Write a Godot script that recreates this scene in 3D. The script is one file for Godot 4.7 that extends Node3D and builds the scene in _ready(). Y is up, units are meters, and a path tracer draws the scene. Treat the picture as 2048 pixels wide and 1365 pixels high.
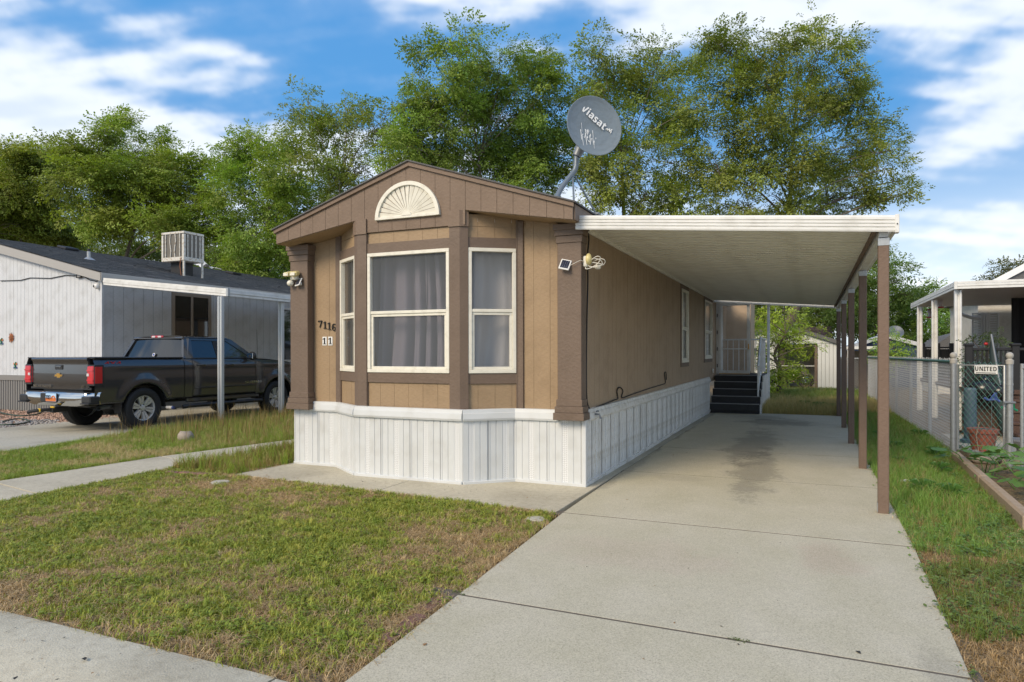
extends Node3D
# Daylight view of a brown mobile home with carport; world metres, origin at the home's front right skirt corner,
# x to the right along the front, -z along the home's length.
const FOCAL := 1365.0
const PIX_X := 1024.0
const PIX_Y := 708.0
const CAM := Vector3(2.32185, 1.47, 7.2797)
const YAW := 0.4116797
var fwd := Vector3(-sin(YAW), 0, -cos(YAW))
var rgt := Vector3(cos(YAW), 0, -sin(YAW))
var M := {}
var rng := RandomNumberGenerator.new()
var used := {}

# ---------- photo pixel -> point on a known plane ----------
func ray(u: float, v: float) -> Vector3:
	return fwd + rgt * ((u - PIX_X) / FOCAL) + Vector3.UP * ((PIX_Y - v) / FOCAL)
func G(u: float, v: float, y := 0.0) -> Vector3:
	var d := ray(u, v)
	return CAM + d * ((y - CAM.y) / d.y)
func PX(u: float, v: float, x: float) -> Vector3:
	var d := ray(u, v)
	return CAM + d * ((x - CAM.x) / d.x)
func PZ(u: float, v: float, z: float) -> Vector3:
	var d := ray(u, v)
	return CAM + d * ((z - CAM.z) / d.z)

# ---------- mesh builder ----------
class MB:
	var v := PackedVector3Array()
	var n := PackedVector3Array()
	var c := PackedColorArray()
	var uv := PackedVector2Array()
	var xf := Transform3D()
	var col := Color(0, 0, 0, 0)
	func tri(a: Vector3, b: Vector3, d: Vector3) -> void:
		a = xf * a; b = xf * b; d = xf * d
		var nn := (b - a).cross(d - a).normalized()
		v.append(a); v.append(d); v.append(b)
		n.append(nn); n.append(nn); n.append(nn)
		if col.a > 0:
			c.append(col); c.append(col); c.append(col)
	func quad(a: Vector3, b: Vector3, d: Vector3, e: Vector3) -> void:
		tri(a, b, d); tri(a, d, e)
	func trin(a: Vector3, b: Vector3, d: Vector3, na: Vector3, nb: Vector3, nd: Vector3) -> void:
		v.append(xf * a); v.append(xf * d); v.append(xf * b)
		n.append((xf.basis * na).normalized()); n.append((xf.basis * nd).normalized()); n.append((xf.basis * nb).normalized())
		if col.a > 0:
			c.append(col); c.append(col); c.append(col)
	func face(p: Array, ctr: Vector3) -> void:
		var nn: Vector3 = (p[1] - p[0]).cross(p[2] - p[0])
		var flip: bool = nn.dot((p[0] + p[1] + p[2]) / 3.0 - ctr) < 0
		for i in range(1, p.size() - 1):
			if flip: tri(p[0], p[i + 1], p[i])
			else: tri(p[0], p[i], p[i + 1])
	func box(ctr: Vector3, s: Vector3, r := 0.003, b := Basis()) -> void:
		var h := s * 0.5
		r = minf(r, minf(h.x, minf(h.y, h.z)) * 0.6)
		var P := {}
		for sx in [-1, 1]:
			for sy in [-1, 1]:
				for sz in [-1, 1]:
					P[[sx, sy, sz, 0]] = ctr + b * Vector3(sx * h.x, sy * (h.y - r), sz * (h.z - r))
					P[[sx, sy, sz, 1]] = ctr + b * Vector3(sx * (h.x - r), sy * h.y, sz * (h.z - r))
					P[[sx, sy, sz, 2]] = ctr + b * Vector3(sx * (h.x - r), sy * (h.y - r), sz * h.z)
		for k in 2:
			var g: int = k * 2 - 1
			face([P[[g, -1, -1, 0]], P[[g, 1, -1, 0]], P[[g, 1, 1, 0]], P[[g, -1, 1, 0]]], ctr)
			face([P[[-1, g, -1, 1]], P[[1, g, -1, 1]], P[[1, g, 1, 1]], P[[-1, g, 1, 1]]], ctr)
			face([P[[-1, -1, g, 2]], P[[1, -1, g, 2]], P[[1, 1, g, 2]], P[[-1, 1, g, 2]]], ctr)
		for p in [-1, 1]:
			for q in [-1, 1]:
				face([P[[p, q, -1, 0]], P[[p, q, 1, 0]], P[[p, q, 1, 1]], P[[p, q, -1, 1]]], ctr)
				face([P[[p, -1, q, 0]], P[[p, 1, q, 0]], P[[p, 1, q, 2]], P[[p, -1, q, 2]]], ctr)
				face([P[[-1, p, q, 1]], P[[1, p, q, 1]], P[[1, p, q, 2]], P[[-1, p, q, 2]]], ctr)
		for sx in [-1, 1]:
			for sy in [-1, 1]:
				for sz in [-1, 1]:
					face([P[[sx, sy, sz, 0]], P[[sx, sy, sz, 1]], P[[sx, sy, sz, 2]]], ctr)
	# polygon in local xy, extruded from z0 to z1
	func prism(pts: PackedVector2Array, z0: float, z1: float) -> void:
		if Geometry2D.is_polygon_clockwise(pts): pts.reverse()
		var ids := Geometry2D.triangulate_polygon(pts)
		for i in range(0, ids.size(), 3):
			var a := pts[ids[i]]; var b := pts[ids[i + 1]]; var d := pts[ids[i + 2]]
			if (b - a).cross(d - a) < 0:
				var e := b; b = d; d = e
			tri(Vector3(a.x, a.y, z1), Vector3(b.x, b.y, z1), Vector3(d.x, d.y, z1))
			tri(Vector3(a.x, a.y, z0), Vector3(d.x, d.y, z0), Vector3(b.x, b.y, z0))
		for i in pts.size():
			var a := pts[i]; var b := pts[(i + 1) % pts.size()]
			quad(Vector3(a.x, a.y, z0), Vector3(b.x, b.y, z0), Vector3(b.x, b.y, z1), Vector3(a.x, a.y, z1))
	# polygon in xz, a slab from y0 up to y1
	func slab(pts: PackedVector2Array, y0: float, y1: float) -> void:
		var keep := xf
		xf = xf * Transform3D(Basis(Vector3(1, 0, 0), Vector3(0, 0, -1), Vector3(0, 1, 0)), Vector3.ZERO)
		var q := PackedVector2Array()
		for p in pts: q.append(Vector2(p.x, -p.y))
		prism(q, y0, y1)
		xf = keep
	func tube(pts: Array, rad, sides := 8, caps := true) -> void:
		var rings := []
		var prev := Vector3.ZERO
		for i in pts.size():
			var t: Vector3 = (pts[mini(i + 1, pts.size() - 1)] - pts[maxi(i - 1, 0)]).normalized()
			var u: Vector3 = prev - t * prev.dot(t)
			if u.length() < 0.01:
				u = t.cross(Vector3.UP) if absf(t.y) < 0.95 else t.cross(Vector3.RIGHT)
			u = u.normalized(); prev = u
			var w := t.cross(u)
			var r: float = rad[i] if rad is Array else rad
			var ring := []
			for k in sides:
				var a := TAU * k / sides
				var d: Vector3 = u * cos(a) + w * sin(a)
				ring.append([pts[i] + d * r, d])
			rings.append(ring)
		for i in range(rings.size() - 1):
			for k in sides:
				var a = rings[i][k]; var b = rings[i][(k + 1) % sides]; var d = rings[i + 1][(k + 1) % sides]; var e = rings[i + 1][k]
				trin(a[0], b[0], d[0], a[1], b[1], d[1]); trin(a[0], d[0], e[0], a[1], d[1], e[1])
		if caps:
			for k in range(1, sides - 1):
				tri(rings[0][0][0], rings[0][k + 1][0], rings[0][k][0])
				var z = rings[rings.size() - 1]
				tri(z[0][0], z[k][0], z[k + 1][0])
	# profile of (radius, height) turned about the local y axis
	func lathe(p: Array, sides := 24) -> void:
		for i in range(p.size() - 1):
			var a: Vector2 = p[i]; var b: Vector2 = p[i + 1]
			var d := b - a
			var nn := Vector2(d.y, -d.x).normalized()
			for k in sides:
				var t0 := TAU * k / sides; var t1 := TAU * (k + 1) / sides
				var c0 := Vector3(cos(t0), 0, -sin(t0)); var c1 := Vector3(cos(t1), 0, -sin(t1))
				var n0 := c0 * nn.x + Vector3.UP * nn.y; var n1 := c1 * nn.x + Vector3.UP * nn.y
				var q0 := c0 * a.x + Vector3.UP * a.y; var q1 := c1 * a.x + Vector3.UP * a.y
				var q2 := c1 * b.x + Vector3.UP * b.y; var q3 := c0 * b.x + Vector3.UP * b.y
				if a.x > 1e-5: trin(q0, q1, q2, n0, n1, n1)
				if b.x > 1e-5: trin(q0, q2, q3, n0, n1, n0)
	func ball(ctr: Vector3, r: Vector3, rings := 8, segs := 12) -> void:
		for i in rings:
			var a0 := PI * i / rings - PI / 2; var a1 := PI * (i + 1) / rings - PI / 2
			for k in segs:
				var t0 := TAU * k / segs; var t1 := TAU * (k + 1) / segs
				var d := [Vector3(cos(a0) * cos(t0), sin(a0), -cos(a0) * sin(t0)), Vector3(cos(a0) * cos(t1), sin(a0), -cos(a0) * sin(t1)), Vector3(cos(a1) * cos(t1), sin(a1), -cos(a1) * sin(t1)), Vector3(cos(a1) * cos(t0), sin(a1), -cos(a1) * sin(t0))]
				if i > 0: trin(ctr + d[0] * r, ctr + d[1] * r, ctr + d[2] * r, d[0], d[1], d[2])
				if i < rings - 1: trin(ctr + d[0] * r, ctr + d[2] * r, ctr + d[3] * r, d[0], d[2], d[3])
	# smooth sheet through a grid of points, rows x columns
	func grid(rows: Array, flip := false) -> void:
		var nr := rows.size(); var nc: int = rows[0].size()
		var nn := []
		for i in nr:
			var line := []
			for j in nc:
				var du: Vector3 = rows[i][mini(j + 1, nc - 1)] - rows[i][maxi(j - 1, 0)]
				var dv: Vector3 = rows[mini(i + 1, nr - 1)][j] - rows[maxi(i - 1, 0)][j]
				var q := du.cross(dv).normalized()
				line.append(-q if flip else q)
			nn.append(line)
		for i in range(nr - 1):
			for j in range(nc - 1):
				var a = rows[i][j]; var b = rows[i][j + 1]; var d = rows[i + 1][j + 1]; var e = rows[i + 1][j]
				if flip:
					trin(a, d, b, nn[i][j], nn[i + 1][j + 1], nn[i][j + 1]); trin(a, e, d, nn[i][j], nn[i + 1][j], nn[i + 1][j + 1])
				else:
					trin(a, b, d, nn[i][j], nn[i][j + 1], nn[i + 1][j + 1]); trin(a, d, e, nn[i][j], nn[i + 1][j + 1], nn[i + 1][j])
	func mesh() -> ArrayMesh:
		var arr := []
		arr.resize(Mesh.ARRAY_MAX)
		arr[Mesh.ARRAY_VERTEX] = v
		arr[Mesh.ARRAY_NORMAL] = n
		if c.size() == v.size() and c.size(): arr[Mesh.ARRAY_COLOR] = c
		if uv.size() == v.size() and uv.size(): arr[Mesh.ARRAY_TEX_UV] = uv
		var m := ArrayMesh.new()
		m.add_surface_from_arrays(Mesh.PRIMITIVE_TRIANGLES, arr)
		return m

# ---------- scene tree helpers ----------
func numbered(called: String) -> String:
	if not used.has(called):
		used[called] = 0
		return called
	used[called] += 1
	return "%s_%03d" % [called, used[called]]
func tag(o: Node3D, label: String, category: String, group := "", kind := "") -> Node3D:
	if label: o.set_meta("label", label)
	if category: o.set_meta("category", category)
	if group: o.set_meta("group", group)
	if kind: o.set_meta("kind", kind)
	return o
func thing(called: String, label: String, category: String, at := Vector3.ZERO, group := "") -> Node3D:
	var o := Node3D.new()
	o.name = numbered(called)
	add_child(o)
	o.position = at
	return tag(o, label, category, group)
func obj(m, called: String, mat: Material, parent: Node3D) -> MeshInstance3D:
	var o := MeshInstance3D.new()
	o.name = numbered(called) if parent == self else called
	o.mesh = m.mesh() if m is MB else m
	o.material_override = mat
	parent.add_child(o, true)
	return o
func bx(called: String, mat: Material, parent: Node3D, ctr: Vector3, s: Vector3, r := 0.003, b := Basis()) -> MeshInstance3D:
	var m := MB.new()
	m.box(ctr, s, r, b)
	return obj(m, called, mat, parent)
func place(mesh: Mesh, called: String, mat: Material, parent: Node3D, xf: Transform3D) -> MeshInstance3D:
	var o := obj(mesh, called, mat, parent)
	o.transform = xf
	return o
func structure(m, called: String, mat: Material, label := "") -> MeshInstance3D:
	var o := obj(m, called, mat, self)
	o.set_meta("kind", "structure")
	if label: o.set_meta("label", label)
	return o
func copies(mesh: Mesh, mat: Material, list: Array, called: String, parent: Node3D) -> MultiMeshInstance3D:
	var mm := MultiMesh.new()
	mm.transform_format = MultiMesh.TRANSFORM_3D
	mm.use_colors = true
	mm.mesh = mesh
	mm.instance_count = list.size()
	for i in list.size():
		mm.set_instance_transform(i, list[i][0])
		mm.set_instance_color(i, list[i][1])
	var o := MultiMeshInstance3D.new()
	o.multimesh = mm
	o.material_override = mat
	o.name = numbered(called) if parent == self else called
	parent.add_child(o, true)
	o.set_meta("kind", "stuff")
	return o
func rr(a: float, b: float) -> float:
	return rng.randf_range(a, b)
func word(text: String, called: String, mat: Material, parent: Node3D, h: float, deep: float, xf: Transform3D, serif := false, weight := 700) -> MeshInstance3D:
	var f := SystemFont.new()
	f.font_names = PackedStringArray(["Droid Serif" if serif else "Droid Sans"])
	f.font_weight = weight
	var t := TextMesh.new()
	t.text = text
	t.font = f
	t.font_size = 64
	t.pixel_size = h / 46.0
	t.depth = deep
	t.curve_step = 2.0
	var o := obj(t, called, mat, parent)
	o.transform = xf
	return o

# ---------- materials ----------
func lin(r: float, g: float, b: float, a := 1.0) -> Color:
	var k := Color(r, g, b).linear_to_srgb()
	k.a = a
	return k
func noise_image(sd: int, freq: float, size: int, oct := 4, kind := FastNoiseLite.TYPE_SIMPLEX_SMOOTH) -> Image:
	var f := FastNoiseLite.new()
	f.seed = sd
	f.noise_type = kind
	f.frequency = freq
	f.fractal_octaves = oct
	var im := f.get_seamless_image(size, size)
	im.convert(Image.FORMAT_L8)
	return im
# noise through a ramp of linear colours
func ramp_tex(sd: int, freq: float, size: int, oct: int, cols: Array, stretch := 1, speck := 0.0) -> ImageTexture:
	var im := noise_image(sd, freq, size, oct)
	if stretch > 1:
		im.resize(size, size / stretch, Image.INTERPOLATE_LANCZOS)
		var t := Image.create(size, size, false, Image.FORMAT_L8)
		for k in stretch: t.blit_rect(im, Rect2i(0, 0, size, size / stretch), Vector2i(0, k * size / stretch))
		im = t
	var src := im.get_data()
	var lut := []
	for i in 256:
		var x := i / 255.0 * (cols.size() - 1)
		var k := mini(int(x), cols.size() - 2)
		var q: Color = cols[k].lerp(cols[k + 1], x - k)
		lut.append(q)
	var out := PackedByteArray()
	out.resize(size * size * 3)
	var r := RandomNumberGenerator.new()
	r.seed = sd
	for i in src.size():
		var q: Color = lut[src[i]]
		var s := 1.0
		if speck > 0.0: s = 1.0 + (r.randf() + r.randf() - 1.0) * speck
		out[i * 3] = clampi(int(q.r * s * 255), 0, 255)
		out[i * 3 + 1] = clampi(int(q.g * s * 255), 0, 255)
		out[i * 3 + 2] = clampi(int(q.b * s * 255), 0, 255)
	return ImageTexture.create_from_image(Image.create_from_data(size, size, false, Image.FORMAT_RGB8, out))
func mat(called: String, col: Color, rough := 0.6, metal := 0.0) -> StandardMaterial3D:
	var m := StandardMaterial3D.new()
	m.resource_name = called
	m.albedo_color = col
	m.roughness = rough
	m.metallic = metal
	M[called] = m
	return m
# colour texture laid on by world position
func skin(m: StandardMaterial3D, tex: Texture2D, metres: float, height: Texture2D = null, depth_cm := 0.0, world := true) -> StandardMaterial3D:
	m.albedo_texture = tex
	m.uv1_triplanar = true
	m.uv1_world_triplanar = world
	m.uv1_scale = Vector3.ONE / metres
	m.uv1_triplanar_sharpness = 4.0
	if height:
		m.heightmap_enabled = true
		m.heightmap_texture = height
		m.heightmap_scale = depth_cm
	return m
func over(m: StandardMaterial3D, tex: Texture2D, metres: float) -> StandardMaterial3D:
	m.detail_enabled = true
	m.detail_albedo = tex
	m.detail_blend_mode = BaseMaterial3D.BLEND_MODE_MUL
	m.detail_uv_layer = BaseMaterial3D.DETAIL_UV_2
	m.uv2_triplanar = true
	m.uv2_world_triplanar = true
	m.uv2_scale = Vector3.ONE / metres
	return m
func leaf_mat(called: String, back: Color) -> StandardMaterial3D:
	var m := mat(called, Color.WHITE, 0.55)
	m.vertex_color_use_as_albedo = true
	m.cull_mode = BaseMaterial3D.CULL_DISABLED
	m.backlight_enabled = true
	m.backlight = back
	return m

# ---------- sky ----------
func sky_picture() -> ImageTexture:
	var w := 2048
	var h := 1024
	var streak := FastNoiseLite.new()
	streak.seed = 11; streak.frequency = 0.42; streak.fractal_octaves = 5; streak.domain_warp_enabled = true; streak.domain_warp_amplitude = 0.7; streak.domain_warp_frequency = 0.5
	var puff := FastNoiseLite.new()
	puff.seed = 23; puff.frequency = 2.6; puff.fractal_octaves = 4
	var fibre := FastNoiseLite.new()
	fibre.seed = 51; fibre.frequency = 1.1; fibre.fractal_octaves = 4
	# where denser and thinner cloud stands: directions read from the photograph, with angular reach
	var banks := []
	for q in [[40, 120, 110, 55, 0.10], [40, 235, 260, 30, 0.26], [200, 60, 90, 40, -0.25], [300, 262, 150, 10, 0.34], [235, 40, 50, 50, 0.16], [255, 130, 40, 40, 0.16], [500, 10, 420, 70, -0.62], [560, 150, 380, 80, -0.5], [330, 190, 150, 30, -0.35], [700, 120, 200, 110, -0.3], [1000, 60, 200, 60, -0.35], [1160, 40, 110, 60, -0.5], [980, 340, 500, 60, 0.35], [850, 0, 40, 8, 0.3], [1010, 85, 90, 30, 0.35], [770, 165, 90, 22, 0.3], [470, 110, 200, 16, 0.34], [1450, 15, 180, 32, 0.2], [1650, 60, 240, 50, 0.25], [1290, 95, 110, 40, 0.3], [1800, 70, 150, 50, -0.05], [1750, 230, 80, 70, -0.35], [2000, 220, 240, 90, 0.75], [1880, 320, 170, 40, 0.5], [1880, 392, 170, 14, -0.55], [1960, 480, 250, 60, 0.6], [1400, 170, 250, 60, -0.4], [1680, 110, 120, 50, -0.3]]:
		var d := ray(q[0], q[1]).normalized()
		var du := (ray(q[0] + q[2], q[1]).normalized() - d).length()
		var dv := (ray(q[0], q[1] + q[3]).normalized() - d).length()
		banks.append([atan2(d.x, -d.z), asin(d.y), du / cos(asin(d.y)), dv, q[4]])
	var data := PackedFloat32Array()
	data.resize(w * h * 3)
	var zen := Vector3(0.024, 0.150, 0.43)
	var mid := Vector3(0.050, 0.225, 0.50)
	var low := Vector3(0.62, 0.72, 0.80)
	var k := 0
	for j in h:
		var el := PI / 2 - PI * (j + 0.5) / h
		var y := sin(el)
		var base: Vector3
		if y > 0.32: base = mid.lerp(zen, smoothstep(0.32, 0.8, y))
		else: base = low.lerp(mid, smoothstep(0.02, 0.32, maxf(y, 0.0)))
		var row_banks := banks.filter(func(q): return absf(el - q[1]) < q[3] * 2.5)
		for i in w:
			var c := base
			if y > -0.02:
				var az := wrapf(TAU * (i + 0.5) / w, -PI, PI)
				var s := cos(el) / (maxf(y, 0.0) + 0.22)
				var px := sin(az) * s
				var pz := cos(az) * s
				var a := px * 0.94 + pz * 0.34
				var b := -px * 0.34 + pz * 0.94
				var t := streak.get_noise_2d(a * 0.55, b * 2.1) + 0.26 * puff.get_noise_2d(a * 2.6, b * 3.4) + 0.30 * fibre.get_noise_2d(a * 1.3 + 0.5 * b, b * 7.0)
				for q in row_banks:
					var da: float = az - q[0]
					var de: float = el - q[1]
					if absf(da) < q[2] * 2.5:
						t += q[4] * exp(-(da * da) / (q[2] * q[2]) - (de * de) / (q[3] * q[3]))
				var cover := smoothstep(-0.02, 0.58, t + 0.11)
				cover = 0.88 * cover + (0.04 + 0.16 * smoothstep(-0.5, 0.3, t)) * (1.0 - cover)
				var grey := smoothstep(0.45, 0.95, t + 0.3 * puff.get_noise_2d(a * 0.8 + 9.0, b * 0.9))
				var cloud := Vector3(0.70, 0.73, 0.77).lerp(Vector3(0.50, 0.57, 0.66), grey * 0.7)
				c = base.lerp(cloud, cover)
			data[k] = c.x; data[k + 1] = c.y; data[k + 2] = c.z
			k += 3
	var im := Image.create_from_data(w, h, false, Image.FORMAT_RGBF, data.to_byte_array())
	return ImageTexture.create_from_image(im)

func _ready() -> void:
	rng.seed = 7116
	# camera
	var cam := Camera3D.new()
	cam.name = "camera"
	cam.projection = Camera3D.PROJECTION_FRUSTUM
	cam.near = 0.1
	cam.size = 0.1
	cam.frustum_offset = Vector2(0, 0.1 * 25.5 / FOCAL)
	cam.far = 900.0
	cam.position = CAM
	cam.rotation.y = YAW
	add_child(cam)
	cam.current = true
	# sky and exposure
	var env := Environment.new()
	env.background_mode = Environment.BG_SKY
	env.tonemap_mode = Environment.TONE_MAPPER_LINEAR
	env.tonemap_exposure = 2.72
	env.background_energy_multiplier = 0.56
	env.sdfgi_enabled = true
	env.ssao_enabled = true
	env.ssil_enabled = true
	var sky := Sky.new()
	var pano := PanoramaSkyMaterial.new()
	pano.panorama = sky_picture()
	sky.sky_material = pano
	env.sky = sky
	var we := WorldEnvironment.new()
	we.name = "environment"
	we.environment = env
	add_child(we)
	# sun behind thin cloud, high, over the viewer's left shoulder
	var sun := DirectionalLight3D.new()
	sun.name = "sun"
	sun.light_energy = 0.38
	sun.light_angular_distance = 26.0
	sun.light_color = Color(1.0, 0.92, 0.80)
	sun.shadow_enabled = true
	add_child(sun)
	sun.look_at_from_position(Vector3.ZERO, -Vector3(-0.28, 0.57, 0.77), Vector3.UP)
	print("sky ", Time.get_ticks_msec())
	make_materials()
	print("materials ", Time.get_ticks_msec())
	ground()
	print("ground ", Time.get_ticks_msec())
	mobile_home()
	carport()
	porch()
	print("home ", Time.get_ticks_msec())
	neighbour_house()
	neighbour_right()
	background_buildings()
	fences()
	print("buildings ", Time.get_ticks_msec())
	truck()
	home_fittings()
	small_things()
	print("things ", Time.get_ticks_msec())
	trees()
	print("trees ", Time.get_ticks_msec())
	plants()
	print("plants ", Time.get_ticks_msec())

func make_materials() -> void:
	var fine := ImageTexture.create_from_image(noise_image(3, 0.05, 512, 5))
	var grit := ImageTexture.create_from_image(noise_image(4, 0.25, 512, 3))
	var blotch := ramp_tex(5, 0.006, 512, 5, [lin(0.72, 0.71, 0.69), lin(0.94, 0.94, 0.93), lin(1, 1, 1)])
	var wear := ramp_tex(6, 0.012, 512, 5, [lin(0.82, 0.81, 0.79), lin(0.97, 0.97, 0.97), lin(1, 1, 1)])
	var faint := ramp_tex(16, 0.012, 512, 5, [lin(0.90, 0.89, 0.87), lin(0.99, 0.99, 0.99), lin(1, 1, 1)])
	var grain := ramp_tex(7, 0.018, 512, 5, [lin(0.78, 0.77, 0.76), lin(0.97, 0.97, 0.97), lin(1, 1, 1)], 8, 0.05)
	var grain_h := ImageTexture.create_from_image(noise_image(8, 0.03, 512, 5))
	# painted siding and trim
	for p in [["brown", lin(0.172, 0.122, 0.088), 0.62], ["gable_brown", lin(0.208, 0.145, 0.100), 0.62], ["tan", lin(0.365, 0.255, 0.148), 0.62], ["side_tan", lin(0.40, 0.295, 0.195), 0.65], ["soffit_tan", lin(0.365, 0.255, 0.148), 0.65], ["post_brown", lin(0.19, 0.128, 0.092), 0.68]]:
		over(skin(mat(p[0], p[1], p[2]), grain, 0.7, grain_h, 0.22), wear, 2.7)
	mat("groove", lin(0.12, 0.085, 0.06), 0.9)
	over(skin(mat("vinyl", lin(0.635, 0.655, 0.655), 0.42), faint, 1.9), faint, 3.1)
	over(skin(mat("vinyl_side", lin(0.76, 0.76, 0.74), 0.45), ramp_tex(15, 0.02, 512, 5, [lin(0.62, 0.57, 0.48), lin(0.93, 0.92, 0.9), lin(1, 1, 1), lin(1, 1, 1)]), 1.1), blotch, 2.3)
	skin(mat("frame_cream", lin(0.80, 0.77, 0.66), 0.4), wear, 0.7)
	over(skin(mat("aluminium_white", lin(0.80, 0.80, 0.77), 0.35), wear, 1.3), wear, 3.7)
	over(skin(mat("pan_white", lin(0.87, 0.86, 0.77), 0.45), faint, 1.7), wear, 2.9)
	var zinc := skin(mat("galvanised", lin(0.42, 0.44, 0.45), 0.42, 0.55), wear, 0.4)
	zinc.metallic_specular = 0.5
	mat("metal_grey", lin(0.20, 0.22, 0.24), 0.45, 0.3)
	mat("black_paint", lin(0.012, 0.012, 0.013), 0.5)
	mat("black_rubber", lin(0.016, 0.016, 0.017), 0.7)
	mat("black_plastic", lin(0.022, 0.022, 0.023), 0.5)
	mat("white_plain", lin(0.78, 0.78, 0.76), 0.5)
	mat("grey_plain", lin(0.32, 0.32, 0.32), 0.6)
	mat("cable_black", lin(0.015, 0.015, 0.015), 0.6)
	mat("cable_white", lin(0.72, 0.70, 0.62), 0.5)
	mat("yellowed", lin(0.70, 0.60, 0.27), 0.35)
	mat("cell_blue", lin(0.03, 0.035, 0.06), 0.15)
	# glass: plain panes and the tinted kind
	var gl := mat("glass", lin(0.8, 0.85, 0.85, 0.08), 0.03)
	gl.transparency = BaseMaterial3D.TRANSPARENCY_ALPHA
	gl.metallic_specular = 0.36
	var tint := mat("tinted_glass", lin(0.012, 0.014, 0.016), 0.03)
	tint.metallic_specular = 0.7
	for p in [["curtain_mauve", lin(0.135, 0.122, 0.15)], ["curtain_grey", lin(0.36, 0.35, 0.36)], ["curtain_sheer", lin(0.30, 0.27, 0.22)], ["blind", lin(0.62, 0.61, 0.57)]]:
		var cm := mat(p[0], p[1], 0.9)
		cm.cull_mode = BaseMaterial3D.CULL_DISABLED
		cm.backlight_enabled = true
		cm.backlight = lin(0.2, 0.2, 0.2)
	# concrete
	var conc := ramp_tex(31, 0.02, 1024, 6, [lin(0.42, 0.385, 0.30), lin(0.50, 0.465, 0.37), lin(0.53, 0.495, 0.395), lin(0.58, 0.545, 0.445)], 1, 0.16)
	for p in [["concrete", lin(1, 1, 1)], ["concrete_path", lin(1.0, 0.98, 0.94)], ["concrete_grey", lin(0.86, 0.87, 0.88)], ["kerb_concrete", lin(0.96, 0.97, 0.96)]]:
		over(skin(mat(p[0], p[1], 0.85), conc, 1.7, grit, 0.25), blotch, 4.3)
	var dr := mat("drive_concrete", Color.WHITE, 0.82)
	dr.albedo_texture = drive_picture()
	dr.heightmap_enabled = true
	dr.heightmap_texture = grit
	dr.heightmap_scale = 0.12
	dr.detail_enabled = true
	dr.detail_albedo = ramp_tex(32, 0.22, 1024, 3, [lin(0.58, 0.57, 0.54), lin(0.87, 0.87, 0.86), lin(0.98, 0.98, 0.97), lin(1, 1, 1)], 1, 0.2)
	dr.detail_blend_mode = BaseMaterial3D.BLEND_MODE_MUL
	dr.detail_uv_layer = BaseMaterial3D.DETAIL_UV_2
	dr.uv2_triplanar = true
	dr.uv2_world_triplanar = true
	dr.uv2_scale = Vector3.ONE / 3.7
	over(skin(mat("joint_dirt", lin(0.13, 0.11, 0.085), 0.95), grain, 0.7), wear, 2.0)
	# earth
	var thatch := ramp_tex(41, 0.03, 1024, 6, [lin(0.09, 0.062, 0.038), lin(0.20, 0.14, 0.078), lin(0.31, 0.225, 0.12), lin(0.18, 0.15, 0.06)], 1, 0.45)
	over(skin(mat("thatch", Color.WHITE, 0.95), thatch, 1.3, fine, 2.5), blotch, 3.9)
	over(skin(mat("earth", lin(0.82, 0.8, 0.74), 0.95), thatch, 2.3, fine, 3.0), blotch, 5.9)
	over(skin(mat("gravel_bed", lin(0.95, 0.72, 0.55), 0.95), ramp_tex(42, 0.12, 512, 3, [lin(0.16, 0.13, 0.11), lin(0.36, 0.29, 0.24), lin(0.52, 0.44, 0.38)], 1, 0.4), 0.9, grit, 3.0), blotch, 3.3)
	over(skin(mat("asphalt", lin(0.17, 0.168, 0.16), 0.9), wear, 1.1, grit, 0.5), blotch, 5.0)
	# timber, brick, stone
	over(skin(mat("timber", lin(0.42, 0.32, 0.22), 0.8), grain, 0.5, grain_h, 0.5), wear, 1.0)
	over(skin(mat("deck_brown", lin(0.085, 0.045, 0.03), 0.6), grain, 0.6, grain_h, 0.3), wear, 1.0)
	skin(mat("brick_red", lin(0.30, 0.16, 0.12), 0.85), wear, 0.2, grit, 0.5)
	skin(mat("stone", lin(0.42, 0.36, 0.29), 0.85), wear, 0.3, fine, 1.0)
	mat("terracotta", lin(0.34, 0.10, 0.06), 0.6)
	# roofs
	over(skin(mat("shingle_black", lin(0.19, 0.187, 0.183), 0.9), ramp_tex(51, 0.05, 512, 5, [lin(0.5, 0.5, 0.5), lin(0.85, 0.85, 0.85), lin(1, 1, 1)], 1, 0.5), 0.8), wear, 2.3)
	over(skin(mat("shingle_grey", lin(0.16, 0.16, 0.16), 0.9), M["shingle_black"].albedo_texture, 0.8), wear, 2.3)
	over(skin(mat("shingle_brown", lin(0.16, 0.10, 0.075), 0.9), M["shingle_black"].albedo_texture, 0.8), wear, 2.3)
	# neighbours
	over(skin(mat("white_siding", lin(0.66, 0.69, 0.72), 0.6), grain, 0.9, grain_h, 0.15), wear, 2.9)
	mat("eave_grey", lin(0.38, 0.37, 0.35), 0.6)
	mat("skirt_grey", lin(0.22, 0.215, 0.205), 0.65)
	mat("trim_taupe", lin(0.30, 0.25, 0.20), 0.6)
	mat("blue_wall", lin(0.055, 0.085, 0.16), 0.7)
	over(skin(mat("cream_wall", lin(0.74, 0.71, 0.63), 0.7), grain, 0.9), wear, 2.0)
	over(skin(mat("tan_wall", lin(0.52, 0.38, 0.25), 0.7), grain, 0.9), wear, 2.0)
	mat("shed_white", lin(0.66, 0.67, 0.64), 0.45)
	mat("rust", lin(0.22, 0.08, 0.03), 0.8)
	over(skin(mat("cooler_white", lin(0.66, 0.64, 0.58), 0.5), ramp_tex(53, 0.02, 512, 5, [lin(0.45, 0.25, 0.14), lin(0.85, 0.8, 0.72), lin(1, 1, 1), lin(1, 1, 1), lin(1, 1, 1)]), 1.0), wear, 2.0)
	mat("cooler_pad", lin(0.16, 0.15, 0.13), 0.9)
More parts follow.
